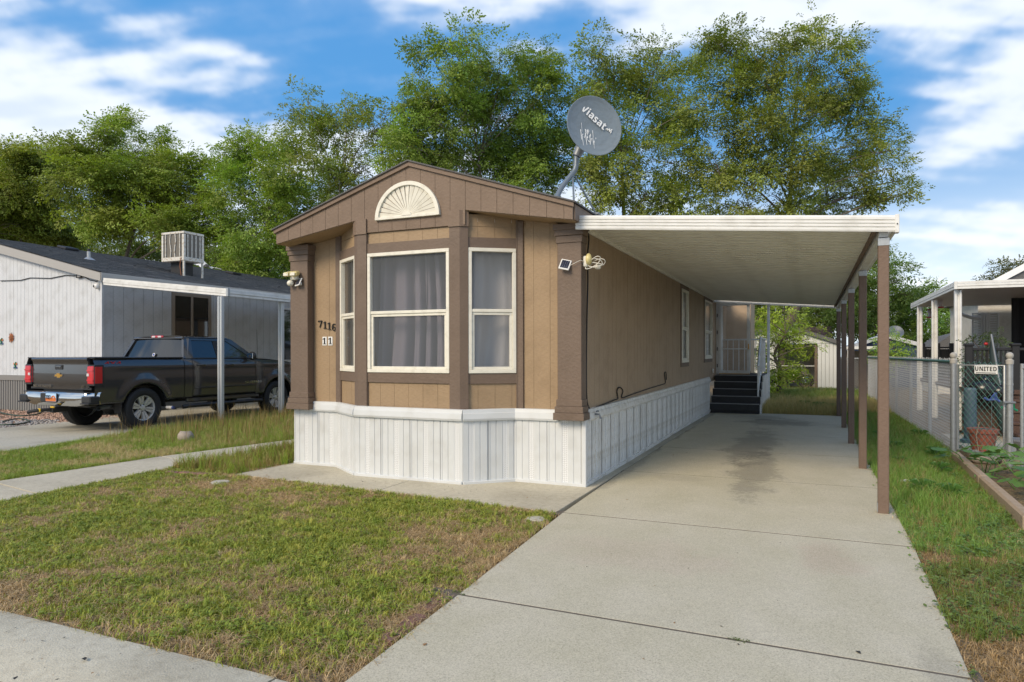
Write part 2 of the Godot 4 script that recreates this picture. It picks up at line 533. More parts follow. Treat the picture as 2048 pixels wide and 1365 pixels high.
	mat("fence_green", lin(0.03, 0.13, 0.115), 0.45)
	mat("wire_silver", lin(0.46, 0.47, 0.46), 0.4, 0.3)
	mat("blue_plastic", lin(0.06, 0.10, 0.30), 0.3)
	mat("green_plastic", lin(0.02, 0.22, 0.10), 0.3)
	mat("red_plastic", lin(0.45, 0.02, 0.02), 0.3)
	mat("yellow_plastic", lin(0.70, 0.45, 0.03), 0.4)
	mat("orange_paint", lin(0.62, 0.17, 0.03), 0.5)
	mat("hose_green", lin(0.02, 0.05, 0.03), 0.5)
	over(skin(mat("black_step", lin(0.040, 0.040, 0.041), 0.8), wear, 0.4), wear, 1.3)
	mat("galvanised_white", lin(0.55, 0.57, 0.57), 0.35, 0.2)
	mat("pan_grey", lin(0.58, 0.57, 0.54), 0.5)
	mat("black_mesh", lin(0.02, 0.02, 0.02), 0.9)
	mat("cap_grey", lin(0.40, 0.38, 0.34), 0.6)
	mat("print_grey", lin(0.06, 0.065, 0.07), 0.6)
	mat("eave_dark", lin(0.12, 0.12, 0.12), 0.7)
	var cg := mat("cab_glass", lin(0.03, 0.036, 0.035), 0.03)
	cg.metallic_specular = 0.8
	over(skin(mat("dish_blue", lin(0.20, 0.245, 0.28), 0.45), wear, 0.7), wear, 0.3)
	mat("mast_grey", lin(0.15, 0.185, 0.22), 0.4, 0.2)
	skin(mat("stone_grey", lin(0.30, 0.29, 0.27), 0.85), wear, 0.3, fine, 1.0)
	mat("black_gloss", lin(0.012, 0.012, 0.012), 0.25)
	mat("parasol_dark", lin(0.018, 0.035, 0.035), 0.7)
	mat("slate_blue", lin(0.07, 0.11, 0.14), 0.5)
	mat("dim_wall", lin(0.16, 0.15, 0.14), 0.8)
	mat("plastic_bag", lin(0.72, 0.72, 0.70), 0.4)
	# truck
	var paint := mat("truck_paint", lin(0.046, 0.045, 0.046), 0.2, 0.15)
	paint.clearcoat_enabled = true
	paint.clearcoat = 1.0
	paint.clearcoat_roughness = 0.03
	mat("chrome", lin(0.62, 0.62, 0.62), 0.07, 1.0)
	mat("alloy", lin(0.62, 0.61, 0.58), 0.3, 0.45)
	var lens_red := mat("lens_red", lin(0.55, 0.004, 0.008), 0.08)
	lens_red.clearcoat_enabled = true
	mat("lens_clear", lin(0.65, 0.60, 0.60), 0.1)
	mat("gold", lin(0.55, 0.30, 0.05), 0.3, 0.6)
	mat("plate_blue", lin(0.42, 0.62, 0.85), 0.4)
	mat("print_white", lin(0.80, 0.81, 0.80), 0.6)
	mat("print_black", lin(0.012, 0.012, 0.012), 0.6)
	over(skin(mat("bark", lin(0.17, 0.135, 0.10), 0.9), grain, 0.4, grain_h, 2.0), wear, 1.0)
	mat("bark_pale", lin(0.24, 0.20, 0.15), 0.9)
	leaf_mat("leaf", lin(0.70, 0.80, 0.25))
	leaf_mat("grass_blade", lin(0.5, 0.5, 0.25))
	# perforated strip of the skirting
	var dots := Image.create(32, 32, false, Image.FORMAT_RGB8)
	dots.fill(lin(0.76, 0.77, 0.77))
	for p in [Vector2i(4, 4), Vector2i(20, 20)]:
		for i in range(-6, 7):
			for j in range(-6, 7):
				if absi(i) + absi(j) <= 6: dots.set_pixel(p.x + 4 + i + (2 if p.x < 10 else -2), p.y + 4 + j + (2 if p.y < 10 else -2), lin(0.16, 0.16, 0.15))
	var perf := mat("vinyl_vent", Color.WHITE, 0.45)
	skin(perf, ImageTexture.create_from_image(dots), 0.021)

# the driveway's own colour: cement tone, stains of oil and tyre marks, rust spots, each with an outline of its own
func drive_picture() -> ImageTexture:
	var w := 512
	var h := 1792
	var a := noise_image(61, 0.012, 512, 5).get_data()
	var b := noise_image(62, 0.05, 512, 4).get_data()
	var out := PackedByteArray()
	out.resize(w * h * 3)
	var r := RandomNumberGenerator.new()
	r.seed = 77
	# stains: x, z, half sizes, strength, tint
	var stains := [[1.70, -1.9, 0.34, 2.4, 0.36, 0.9], [1.5, -4.6, 0.46, 2.8, 0.36, 0.9], [1.75, -8.4, 0.85, 1.0, 0.38, 0.9], [1.3, -9.4, 0.6, 0.8, 0.3, 0.9], [0.9, -0.9, 0.5, 0.25, 0.12, 1.0], [2.45, 1.9, 0.25, 0.5, 0.12, 0.5], [1.2, 2.3, 0.9, 0.5, 0.07, 0.6], [0.15, -1.5, 0.16, 3.0, 0.3, 0.8], [0.1, -6.0, 0.14, 5.0, 0.34, 0.8], [2.9, 4.0, 0.12, 1.0, 0.2, 0.9]]
	var k := 0
	for j in h:
		var z := 5.6 - 16.6 * (j + 0.5) / h
		var near := []
		for s in stains:
			if absf(z - s[1]) < s[3] * 1.7: near.append(s)
		for i in w:
			var x := -0.3 + 3.8 * (i + 0.5) / w
			var n1 := a[(j % 512) * 512 + i] / 255.0
			var n2 := b[((j * 2) % 512) * 512 + (i * 2) % 512] / 255.0
			var tone := 0.525 + 0.07 * (n1 - 0.5) + 0.05 * (n2 - 0.5)
			var red := 1.07
			var blue := 0.735 + 0.05 * (n1 - 0.5)
			for s in near:
				var dx: float = (x - s[0]) / s[2]
				var dz: float = (z - s[1]) / s[3]
				var e := 1.0 - sqrt(dx * dx + dz * dz) + (n1 - 0.5) * 0.9 + (n2 - 0.5) * 0.5
				var f: float = smoothstep(0.0, 0.55, e) * s[4]
				tone *= 1.0 - f
				if s[5] < 0.8: red += f * 0.5
			tone *= 1.0 + (r.randf() - 0.5) * 0.07
			out[k] = clampi(int(255.0 * pow(tone * red, 0.4545)), 0, 255)
			out[k + 1] = clampi(int(255.0 * pow(tone * 0.985, 0.4545)), 0, 255)
			out[k + 2] = clampi(int(255.0 * pow(tone * blue, 0.4545)), 0, 255)
			k += 3
	return ImageTexture.create_from_image(Image.create_from_data(w, h, false, Image.FORMAT_RGB8, out))

# ---------- ground, slabs, kerb ----------
func slab_thing(called: String, m: Material, label: String, pieces: Array, uvd := false, top := 0.0) -> Node3D:
	var root := Node3D.new()
	root.name = numbered(called)
	add_child(root)
	root.set_meta("kind", "structure")
	root.set_meta("label", label)
	for p in pieces:
		var mb := MB.new()
		mb.slab(PackedVector2Array(p), -0.12, top - 0.003)
		# eased top edge
		var ins := Geometry2D.offset_polygon(PackedVector2Array(p), -0.004, Geometry2D.JOIN_MITER)
		if ins.size():
			var q: PackedVector2Array = ins[0]
			mb.slab(q, top - 0.003, top)
			if q.size() == p.size():
				var order := PackedVector2Array(p)
				var near := 0
				for i in q.size():
					if q[i].distance_to(order[0]) < q[near].distance_to(order[0]): near = i
				var dirn := 1 if q[(near + 1) % q.size()].distance_to(order[1]) < q[(near - 1 + q.size()) % q.size()].distance_to(order[1]) else -1
				for i in order.size():
					var i2 := (i + 1) % order.size()
					var qa: Vector2 = q[(near + dirn * i + q.size() * 2) % q.size()]
					var qb: Vector2 = q[(near + dirn * i2 + q.size() * 2) % q.size()]
					var ctr := Vector3(q[0].x, -1, q[0].y)
					mb.face([Vector3(order[i].x, top - 0.003, order[i].y), Vector3(order[i2].x, top - 0.003, order[i2].y), Vector3(qb.x, top, qb.y), Vector3(qa.x, top, qa.y)], (ctr + Vector3((order[i].x + order[i2].x) / 2, -3, (order[i].y + order[i2].y) / 2)) / 2)
		if uvd:
			for vv in mb.v: mb.uv.append(Vector2((vv.x + 0.3) / 3.8, (5.6 - vv.z) / 16.6))
		obj(mb, "slab", m, root)
	return root

func ground() -> void:
	var g := MB.new()
	g.quad(Vector3(-260, -0.06, 30), Vector3(260, -0.06, 30), Vector3(260, -0.06, -300), Vector3(-260, -0.06, -300))
	structure(g, "ground", M.earth, "bare earth and dry soil of the lots")
	# lawns: the earth and thatch under the grass
	for p in [["lawn", LAWN_FRONT, "soil and thatch of the patchy front lawn"], ["side_lawn", LAWN_LEFT, "soil of the grass strip beside the neighbouring driveway"], ["right_lawn", LAWN_RIGHT, "soil of the weedy strip beside the carport"]]:
		var m := MB.new()
		m.slab(PackedVector2Array(p[1]), -0.1, -0.026)
		structure(m, p[0], M.thatch, p[2])
	# driveway under the carport
	var js := [5.02, 3.59, 1.30, -1.15, -3.55, -5.95, -8.30, -10.62]
	var pieces := []
	for i in range(js.size() - 1):
		var z0: float = js[i]
		var z1: float = js[i + 1]
		var xl := func(z): return 0.17 + clampf((z - 0.3) / 4.5, 0, 1) * 0.25
		var xr := func(z): return 3.05 - clampf((z - 1.3) / 2.4, 0, 1) * 0.06
		var sl := 0.0 if i > 1 else 0.03
		pieces.append([Vector2(xl.call(z0) + 0.0, z0 - 0.009), Vector2(xr.call(z0), z0 - 0.009 + sl), Vector2(xr.call(z1), z1 + 0.009 + (0.03 if i < 1 else 0.0)), Vector2(xl.call(z1), z1 + 0.009)])
	var fill := MB.new()
	for i in range(1, js.size() - 1): fill.slab(PackedVector2Array([Vector2(0.16, js[i] - 0.06), Vector2(3.04, js[i] - 0.06), Vector2(3.04, js[i] + 0.09), Vector2(0.16, js[i] + 0.09)]), -0.11, -0.0015)
	structure(fill, "joint_soil", M.joint_dirt, "dark soil packed in the driveway's joints")
	slab_thing("driveway", M.drive_concrete, "grey concrete driveway slabs running in under the carport", pieces, true)
	var strip := []
	for i in 4:
		strip.append([Vector2(-0.03, 0.0 - i * 2.6 - 0.004), Vector2(0.158, 0.0 - i * 2.6 - 0.004), Vector2(0.158, -2.592 - i * 2.6), Vector2(-0.03, -2.592 - i * 2.6)])
	slab_thing("edge_strip", M.concrete_grey, "narrow dirty concrete strip along the white side skirting", strip, false, -0.004)
	slab_thing("front_pad", M.concrete_path, "pale concrete pad around the foot of the bay window", [[Vector2(-4.13, 0.985), Vector2(-1.95, 1.15), Vector2(-1.95, 0.006), Vector2(-4.08, 0.006)], [Vector2(-1.94, 1.15), Vector2(0.156, 1.29), Vector2(0.156, 0.006), Vector2(-1.94, 0.006)]], false, -0.003)
	slab_thing("walkway", M.concrete_path, "pale concrete walkway curving past the front lawn", [
		[Vector2(-5.02, 4.86), Vector2(-6.36, 4.86), Vector2(-6.28, 2.50), Vector2(-5.10, 2.72)],
		[Vector2(-5.11, 2.70), Vector2(-6.28, 2.48), Vector2(-6.20, 0.34), Vector2(-5.29, 0.55)],
		[Vector2(-5.29, 0.53), Vector2(-6.20, 0.32), Vector2(-5.83, -1.90), Vector2(-5.25, -1.40)],
		[Vector2(-5.25, -1.42), Vector2(-5.83, -1.92), Vector2(-5.6, -4.6), Vector2(-5.0, -4.6)]])
	slab_thing("neighbour_driveway", M.concrete_grey, "grey concrete driveway under the dark pickup truck", [
		[Vector2(-8.5, 4.86), Vector2(-12.1, 4.86), Vector2(-12.2, 0.62), Vector2(-8.86, 0.62)],
		[Vector2(-8.86, 0.60), Vector2(-12.2, 0.60), Vector2(-12.5, -2.4), Vector2(-9.5, -2.4)],
		[Vector2(-9.5, -2.42), Vector2(-12.5, -2.42), Vector2(-13.2, -6.0), Vector2(-10.2, -6.0)],
		[Vector2(-10.2, -6.02), Vector2(-13.4, -6.02), Vector2(-13.8, -11.0), Vector2(-10.6, -11.0)]])
	# rolled kerb and gutter, then the street
	var kerb := Node3D.new()
	kerb.name = numbered("kerb")
	add_child(kerb)
	kerb.set_meta("kind", "structure")
	kerb.set_meta("label", "rolled concrete kerb and gutter along the street")
	var xs := [-16.0, -12.4, -9.0, -6.3, -3.1, 0.085, 3.25, 6.6, 10.0]
	for i in range(xs.size() - 1):
		var m := MB.new()
		var prof := [Vector2(4.85, -0.012), Vector2(5.02, -0.004), Vector2(5.20, -0.02), Vector2(5.36, -0.075), Vector2(5.50, -0.105), Vector2(5.85, -0.095)]
		var rows := []
		for q in prof: rows.append([Vector3(xs[i] + 0.006, q.y, q.x), Vector3(xs[i + 1] - 0.006, q.y, q.x)])
		m.grid(rows, true)
		m.quad(Vector3(xs[i] + 0.006, -0.2, 4.85), Vector3(xs[i] + 0.006, -0.012, 4.85), Vector3(xs[i + 1] - 0.006, -0.012, 4.85), Vector3(xs[i + 1] - 0.006, -0.2, 4.85))
		for e in [xs[i] + 0.006, xs[i + 1] - 0.006]:
			for k in range(prof.size() - 1): m.face([Vector3(e, prof[k].y, prof[k].x), Vector3(e, prof[k + 1].y, prof[k + 1].x), Vector3(e, -0.2, prof[k + 1].x), Vector3(e, -0.2, prof[k].x)], Vector3((xs[i] + xs[i + 1]) / 2, 0, 5.2))
		if xs[i] > 0.0 and xs[i] < 1.0: continue
		obj(m, "kerb_section", M.kerb_concrete, kerb)
	var ap := slab_thing("driveway_apron", M.concrete, "concrete apron where the driveway meets the street", [[Vector2(0.10, 4.87), Vector2(0.40, 4.87), Vector2(0.40, 5.035), Vector2(2.98, 5.035), Vector2(3.2, 6.0), Vector2(0.10, 6.0)]], false, -0.004)
	var road := MB.new()
	road.slab(PackedVector2Array([Vector2(-60, 5.85), Vector2(60, 5.85), Vector2(60, 14), Vector2(-60, 14)]), -0.3, -0.1 + 0.004)
	structure(road, "road", M.asphalt, "asphalt street in front of the lots")
	# gravel bed in front of the white house
	var gb := MB.new()
	gb.slab(PackedVector2Array([Vector2(-12.35, -0.9), Vector2(-24, -0.9), Vector2(-24, -3.85), Vector2(-12.75, -3.85)]), -0.1, -0.012)
	structure(gb, "gravel_bed", M.gravel_bed, "bed of reddish gravel before the white house")
	var stones := MB.new()
	stones.ball(Vector3.ZERO, Vector3(0.5, 0.32, 0.4), 4, 6)
	var list := []
	for i in 3200:
		var p := Vector3(rr(-20.0, -12.5), -0.008, rr(-3.8, -1.0))
		if rng.randf() < 0.25: p.x = rr(-14.5, -12.3)
		var s := rr(0.03, 0.075)
		var b := Basis.from_euler(Vector3(rr(-0.3, 0.3), rr(0, TAU), 0)).scaled(Vector3(s, s, s))
		var t := rr(0.6, 1.25)
		var grey := p.z > -2.3 + 0.3 * sin(p.x * 3.0)
		list.append([Transform3D(b, p), Color(0.34 * t, 0.32 * t, 0.30 * t) if grey else Color(0.46 * t, 0.30 * t, 0.22 * t)])
	var st := mat("pebble", Color.WHITE, 0.85)
	st.vertex_color_use_as_albedo = true
	tag(copies(stones.mesh(), st, list, "gravel", self), "loose red and grey gravel before the white house", "gravel")

const LAWN_FRONT := [Vector2(-5.02, 4.84), Vector2(-5.10, 2.7), Vector2(-5.30, 0.55), Vector2(-5.26, -1.4), Vector2(-5.1, -3.0), Vector2(-4.06, -3.0), Vector2(-4.07, 0.0), Vector2(-4.14, 0.99), Vector2(0.16, 1.30), Vector2(0.34, 3.59), Vector2(0.41, 4.8), Vector2(0.2, 4.84)]
const LAWN_LEFT := [Vector2(-6.36, 4.84), Vector2(-6.28, 2.45), Vector2(-6.20, 0.32), Vector2(-5.83, -1.9), Vector2(-5.6, -4.6), Vector2(-4.1, -5.0), Vector2(-4.1, -11.0), Vector2(-10.6, -11.0), Vector2(-10.2, -6.0), Vector2(-9.5, -2.4), Vector2(-8.86, 0.6), Vector2(-8.5, 4.84)]
const LAWN_RIGHT := [Vector2(2.99, 4.84), Vector2(2.99, 3.7), Vector2(3.05, 1.3), Vector2(3.05, -10.6), Vector2(0.0, -10.65), Vector2(0.0, -22.0), Vector2(4.0, -22.0), Vector2(4.14, -10.6), Vector2(4.2, -4.3), Vector2(4.14, -3.6), Vector2(4.02, 0.14), Vector2(4.6, 2.4), Vector2(6.5, 4.84)]

# ---------- the brown mobile home ----------
const HX := -1.985
func roof_y(x: float) -> float:
	return 3.72 - 0.3226 * absf(x - HX)
func gable_low(x: float) -> float:
	if x > -2.7201 and x < -1.2499: return 2.935
	var d := absf(x - HX)
	return lerpf(2.89, 3.10, (2.015 - d) / (2.015 - 0.735))

func along(a: Vector3, b: Vector3) -> Transform3D:
	var d := (b - a).normalized()
	return Transform3D(Basis(d, Vector3.UP, d.cross(Vector3.UP)), a)

# boards with recessed joints; holes are [s0, s1, y0, y1] in the wall's own plane
func boards(par: Node3D, called: String, m: Material, T: Transform3D, s0: float, s1: float, y0: float, yl: float, yr: float, w: float, first: float, holes := [], thick := 0.005, gap := 0.003) -> void:
	var s := s0
	var nxt := s0 + first
	while s < s1 - 0.02:
		var e := minf(nxt, s1)
		if s1 - e < 0.02: e = s1
		var a := s + gap * 0.5
		var b := e - gap * 0.5
		var ta := lerpf(yl, yr, (a - s0) / (s1 - s0))
		var tb := lerpf(yl, yr, (b - s0) / (s1 - s0))
		var cuts := [[a, b, y0, 99.0]]
		for h in holes:
			var keep := []
			for q in cuts:
				if h[1] <= q[0] or h[0] >= q[1]:
					keep.append(q)
					continue
				if h[0] > q[0] + 0.01: keep.append([q[0], h[0], q[2], q[3]])
				if h[1] < q[1] - 0.01: keep.append([h[1], q[1], q[2], q[3]])
				var m0 := maxf(h[0], q[0])
				var m1 := minf(h[1], q[1])
				if h[2] > q[2]: keep.append([m0, m1, q[2], h[2]])
				keep.append([m0, m1, h[3], q[3]])
			cuts = keep
		for q in cuts:
			var t0 := minf(q[3], lerpf(yl, yr, (q[0] - s0) / (s1 - s0)))
			var t1 := minf(q[3], lerpf(yl, yr, (q[1] - s0) / (s1 - s0)))
			if t0 <= q[2] + 0.01: continue
			var mb := MB.new()
			mb.prism(PackedVector2Array([Vector2(q[0], q[2]), Vector2(q[1], q[2]), Vector2(q[1], t1), Vector2(q[0], t0)]), -thick, rr(0.0, 0.0015))
			var o := obj(mb, called, m, par)
			o.transform = T
		s = e
		nxt = e + w

func wall_core(par: Node3D, m: Material, T: Transform3D, s0: float, s1: float, y0: float, y1: float, holes: Array, z0: float, z1: float) -> void:
	var xs := [s0, s1]
	for h in holes:
		xs.append(h[0]); xs.append(h[1])
	xs.sort()
	var mb := MB.new()
	for i in range(xs.size() - 1):
		if xs[i + 1] - xs[i] < 0.001: continue
		var c: float = (xs[i] + xs[i + 1]) / 2
		var lo := y0
		var hs := []
		for h in holes:
			if c > h[0] and c < h[1]: hs.append(h)
		for h in hs:
			mb.box(Vector3(c, (lo + h[2]) / 2, (z0 + z1) / 2), Vector3(xs[i + 1] - xs[i], h[2] - lo, z1 - z0), 0.0)
			lo = h[3]
		mb.box(Vector3(c, (lo + y1) / 2, (z0 + z1) / 2), Vector3(xs[i + 1] - xs[i], y1 - lo, z1 - z0), 0.0)
	var o := obj(mb, "wall", m, par)
	o.transform = T

func bars(mb: MB, s0: float, s1: float, y0: float, y1: float, w: float, z0: float, z1: float) -> void:
	var zc := (z0 + z1) / 2
	var d := z1 - z0
	mb.box(Vector3((s0 + s1) / 2, y0 + w / 2, zc), Vector3(s1 - s0, w, d), 0.004)
	mb.box(Vector3((s0 + s1) / 2, y1 - w / 2, zc), Vector3(s1 - s0, w, d), 0.004)
	mb.box(Vector3(s0 + w / 2, (y0 + y1) / 2, zc), Vector3(w, y1 - y0 - 2 * w, d - 0.002), 0.004)
	mb.box(Vector3(s1 - w / 2, (y0 + y1) / 2, zc), Vector3(w, y1 - y0 - 2 * w, d - 0.002), 0.004)

func window(par: Node3D, T: Transform3D, s0: float, s1: float, y0: float, y1: float, mid: float, fm: Material, w := 0.042) -> Node3D:
	var n := Node3D.new()
	n.name = "window"
	par.add_child(n, true)
	n.transform = T
	var f := MB.new()
	bars(f, s0, s1, y0, y1, w, -0.03, 0.030)
	f.box(Vector3((s0 + s1) / 2, mid, 0.004), Vector3(s1 - s0 - 2 * w, 0.036, 0.036), 0.004)
	obj(f, "frame", fm, n)
	var s := MB.new()
	bars(s, s0 + w, s1 - w, y0 + w, mid - 0.018, w * 0.75, -0.022, 0.010)
	obj(s, "lower_sash", fm, n)
	var p := MB.new()
	p.quad(Vector3(s0 + w - 0.004, mid + 0.01, -0.004), Vector3(s1 - w + 0.004, mid + 0.01, -0.004), Vector3(s1 - w + 0.004, y1 - w + 0.004, -0.004), Vector3(s0 + w - 0.004, y1 - w + 0.004, -0.004))
	obj(p, "pane", M.glass, n)
	var q := MB.new()
	q.quad(Vector3(s0 + w * 1.7, y0 + w * 1.7, -0.012), Vector3(s1 - w * 1.7, y0 + w * 1.7, -0.012), Vector3(s1 - w * 1.7, mid - 0.04, -0.012), Vector3(s0 + w * 1.7, mid - 0.04, -0.012))
	obj(q, "pane", M.glass, n)
	return n

func curtain(T: Transform3D, s0: float, s1: float, y0: float, y1: float, z: float, folds: float, amp: float, m: Material, label: String) -> void:
	var mb := MB.new()
	var rows := []
	var nn := int((s1 - s0) / 0.012)
	for j in 9:
		var row := []
		var y := lerpf(y0, y1, j / 8.0)
		for i in nn + 1:
			var s := lerpf(s0, s1, float(i) / nn)
			var ph := s * folds + 0.35 * sin(s * 7.3) + 0.2 * sin(y * 1.7 + s * 3.0)
			var k := lerpf(1.0, 0.55, j / 8.0)
			row.append(Vector3(s + 0.02 * sin(y * 2.0 + s * 4.0), y, z + amp * k * (sin(ph * TAU) + 0.4 * sin(ph * TAU * 2.0 + 1.0 + y * 0.3))))
		rows.append(row)
	mb.grid(rows)
	var o := obj(mb, "curtain", m, self)
	o.transform = T
	tag(o, label, "curtain")

func mobile_home() -> void:
	var home := thing("mobile_home", "brown and tan mobile home with bay window, gable front and white skirting", "mobile home", Vector3.ZERO)
	home.rotation.x = 0.005
	# outer walls
	var TF := along(Vector3(-4.0, 0, 0), Vector3(0, 0, 0))
	var TS := along(Vector3(0, 0, -0.04), Vector3(0, 0, -16.0))
	var A := Vector3(-3.29, 0, 0); var B := Vector3(-2.715, 0, 0.385); var C := Vector3(-1.325, 0, 0.385); var D := Vector3(-0.77, 0, 0)
	var swin := [[6.24, 7.19, 1.175, 2.81], [9.46, 10.90, 1.21, 2.81], [11.85, 12.85, 0.90, 2.86]]
	wall_core(home, M.tan, TF, 0.0, 4.0, 0.70, 3.0, [[0.71, 3.23, 0.72, 2.94]], -0.09, -0.007)
	wall_core(home, M.side_tan, TS, 0.0, 15.9, 0.70, 2.95, swin, -0.09, -0.009)
	bx("wall", M.side_tan, home, Vector3(-3.95, 1.83, -8.02), Vector3(0.09, 2.25, 15.9))
	bx("wall", M.side_tan, home, Vector3(-2, 1.83, -15.95), Vector3(4.0, 2.25, 0.09))
	bx("floor", M.timber, home, Vector3(-2, 0.74, -7.95), Vector3(3.9, 0.06, 15.9))
	var fb := MB.new()
	fb.slab(PackedVector2Array([Vector2(A.x, 0.0), Vector2(B.x, 0.38), Vector2(C.x, 0.38), Vector2(D.x, 0.0)]), 0.72, 0.80)
	obj(fb, "bay_floor", M.timber, home)
	var fc := MB.new()
	fc.slab(PackedVector2Array([Vector2(A.x, 0.0), Vector2(B.x, 0.38), Vector2(C.x, 0.38), Vector2(D.x, 0.0)]), 2.98, 3.02)
	obj(fc, "bay_ceiling", M.white_plain, home)
	bx("ceiling", M.white_plain, home, Vector3(-2, 2.97, -7.95), Vector3(3.9, 0.04, 15.86))
	bx("partition", M.dim_wall, home, Vector3(-2, 1.85, -4.6), Vector3(3.8, 2.2, 0.08))
	# siding
	boards(home, "siding_board", M.tan, TF, 0.29, 0.71, 0.80, 3.0, 3.04, 0.2, 0.235)
	boards(home, "siding_board", M.tan, TF, 3.23, 3.74, 0.80, 3.04, 3.0, 0.2, 0.19)
	var keepz := TS
	keepz.origin.y = 0.0
	boards(home, "siding_board", M.side_tan, keepz, 0.02, 15.9, 0.79, 2.90, 2.90, 0.2, 0.2, swin, 0.009, 0.006)
	# the bay: three faces
	var names := [[A, B], [B, C], [C, D]]
	for i in 3:
		var T := along(names[i][0], names[i][1])
		var L: float = names[i][0].distance_to(names[i][1])
		var w0 := 0.13; var w1 := L - 0.13
		if i == 0: w0 = 0.035; w1 = L - 0.085
		if i == 2: w0 = 0.085; w1 = L - 0.030
		var yt := 3.07
		wall_core(home, M.tan, T, 0.0, L, 0.78, yt, [[w0, w1, 1.245, 2.68]], -0.08, -0.007)
		boards(home, "siding_board", M.tan, T, 0.0, L, 0.80, 1.14, 1.14, 0.198, 0.3 if i == 1 else 0.2)
		boards(home, "siding_board", M.tan, T, 0.0, L, 2.79, 2.925, 2.925, 0.198, 0.3 if i == 1 else 0.2)
		if i != 1: boards(home, "siding_board", M.tan, T, 0.0, L, 2.93, 3.06, 3.06, 0.198, 0.2)
		var rail := MB.new()
		rail.box(Vector3(L / 2, 1.185, 0.003), Vector3(L, 0.118, 0.03))
		var r1 := obj(rail, "window_trim", M.brown, home)
		r1.transform = T
		var head := MB.new()
		head.box(Vector3(L / 2, 2.742, 0.003), Vector3(L, 0.118, 0.03))
		var r2 := obj(head, "window_trim", M.brown, home)
		r2.transform = T
		# posts: the board on each side of this face
		for e in [[0.0, w0, 0], [w1, L, 1]]:
			var mb := MB.new()
			mb.box(Vector3((e[0] + e[1]) / 2, 1.95, 0.006), Vector3(e[1] - e[0], 2.28, 0.036))
			var o := obj(mb, "window_trim", M.brown, home)
			o.transform = T
		window(home, T, w0 + 0.002, w1 - 0.002, 1.247, 2.682, 1.965, M.frame_cream)
	# posts on the bay's outer corners, with blocks at their heads
	for k in [[B, A], [C, D]]:
		var cpt: Vector3 = k[0]
		var to_side: Vector3 = (k[1] - k[0]).normalized()
		var to_mid := Vector3(1 if cpt == B else -1, 0, 0)
		var poly := PackedVector2Array()
		var p0 := Vector2(cpt.x, cpt.z)
		var sd := Vector2(to_side.x, to_side.z)
		var md := Vector2(to_mid.x, 0)
		var outn := Vector2(to_side.z, -to_side.x)
		if outn.y < 0: outn = -outn
		var tip := p0 + Vector2(0, 0.034) + md * 0.0 + Vector2(-md.x * 0.008, 0)
		var n := Node3D.new()
		n.name = "bay_post"
		home.add_child(n, true)
		var shaft := MB.new()
		shaft.slab(PackedVector2Array([p0 + md * 0.125, p0 + md * 0.125 + Vector2(0, 0.034), tip, p0 + sd * 0.085 + outn * 0.034, p0 + sd * 0.085]), 0.80, 2.92)
		obj(shaft, "shaft", M.brown, n)
		var cap := MB.new()
		cap.slab(PackedVector2Array([p0 + md * 0.130, p0 + md * 0.130 + Vector2(0, 0.048), tip + Vector2(-md.x * 0.006, 0.014), p0 + sd * 0.09 + outn * 0.048, p0 + sd * 0.09]), 2.918, 3.10)
		obj(cap, "head_block", M.gable_brown, n)
	for x in [-3.325, -0.735]:
		bx("window_trim", M.brown, home, Vector3(x, 1.90, 0.010), Vector3(0.065, 2.20, 0.034))
	# corner columns with stepped capital and base
	for k in [[-4.025, -3.735, -1], [-0.25, 0.028, 1]]:
		var n := Node3D.new()
		n.name = "corner_column"
		home.add_child(n, true)
		var xm: float = (k[0] + k[1]) / 2
		var wd: float = k[1] - k[0]
		bx("shaft", M.brown, n, Vector3(xm, 1.83, 0.03), Vector3(wd, 1.76, 0.18), 0.005)
		for i in 3:
			var g := 0.012 + 0.014 * i
			bx("capital_board", M.brown, n, Vector3(xm, [2.735, 2.808, 2.87][i], 0.03 + g / 2), Vector3(wd + 2 * g, [0.078, 0.064, 0.066][i], 0.18 + g), 0.004)
			bx("base_board", M.brown, n, Vector3(xm, [0.925, 0.852, 0.776][i], 0.03 + g / 2), Vector3(wd + 2 * g, [0.075, 0.07, 0.08][i], 0.18 + g), 0.004)
	# gable: boards, trim, soffit
	var gx := [-3.995]
	var x := -3.99
	while x < 0.03:
		x += 0.196
		gx.append(minf(x, 0.03))
	for q in [-2.72, -1.25, HX]: gx.append(q)
	gx.sort()
	var i := 0
	while i < gx.size() - 1:
		var a: float = gx[i]
		var b: float = gx[i + 1]
		i += 1
		if b - a < 0.004: continue
		var j0 := 0.0 if absf(a - HX) < 0.001 or absf(a + 2.72) < 0.001 or absf(a + 1.25) < 0.001 else 0.002
		var j1 := 0.0 if absf(b - HX) < 0.001 or absf(b + 2.72) < 0.001 or absf(b + 1.25) < 0.001 else 0.002
		var mb := MB.new()
		mb.prism(PackedVector2Array([Vector2(a + j0, gable_low(a + 0.001)), Vector2(b - j1, gable_low(b - 0.001)), Vector2(b - j1, roof_y(b) - 0.012), Vector2(a + j0, roof_y(a) - 0.012)]), 0.394, 0.41 + rr(0, 0.001))
		obj(mb, "gable_board", M.gable_brown, home)
	var core := MB.new()
	for sgn in [-1, 1]:
		core.prism(PackedVector2Array([Vector2(HX, 3.05), Vector2(HX, 3.70), Vector2(HX + sgn * 2.008, roof_y(HX + 2.008) - 0.02), Vector2(HX + sgn * 2.008, 2.90), Vector2(HX + sgn * 0.74, 3.11)]), 0.33, 0.393)
	core.box(Vector3(HX, 3.0, 0.365), Vector3(1.46, 0.12, 0.05), 0.0)
	obj(core, "gable_backing", M.gable_brown, home)
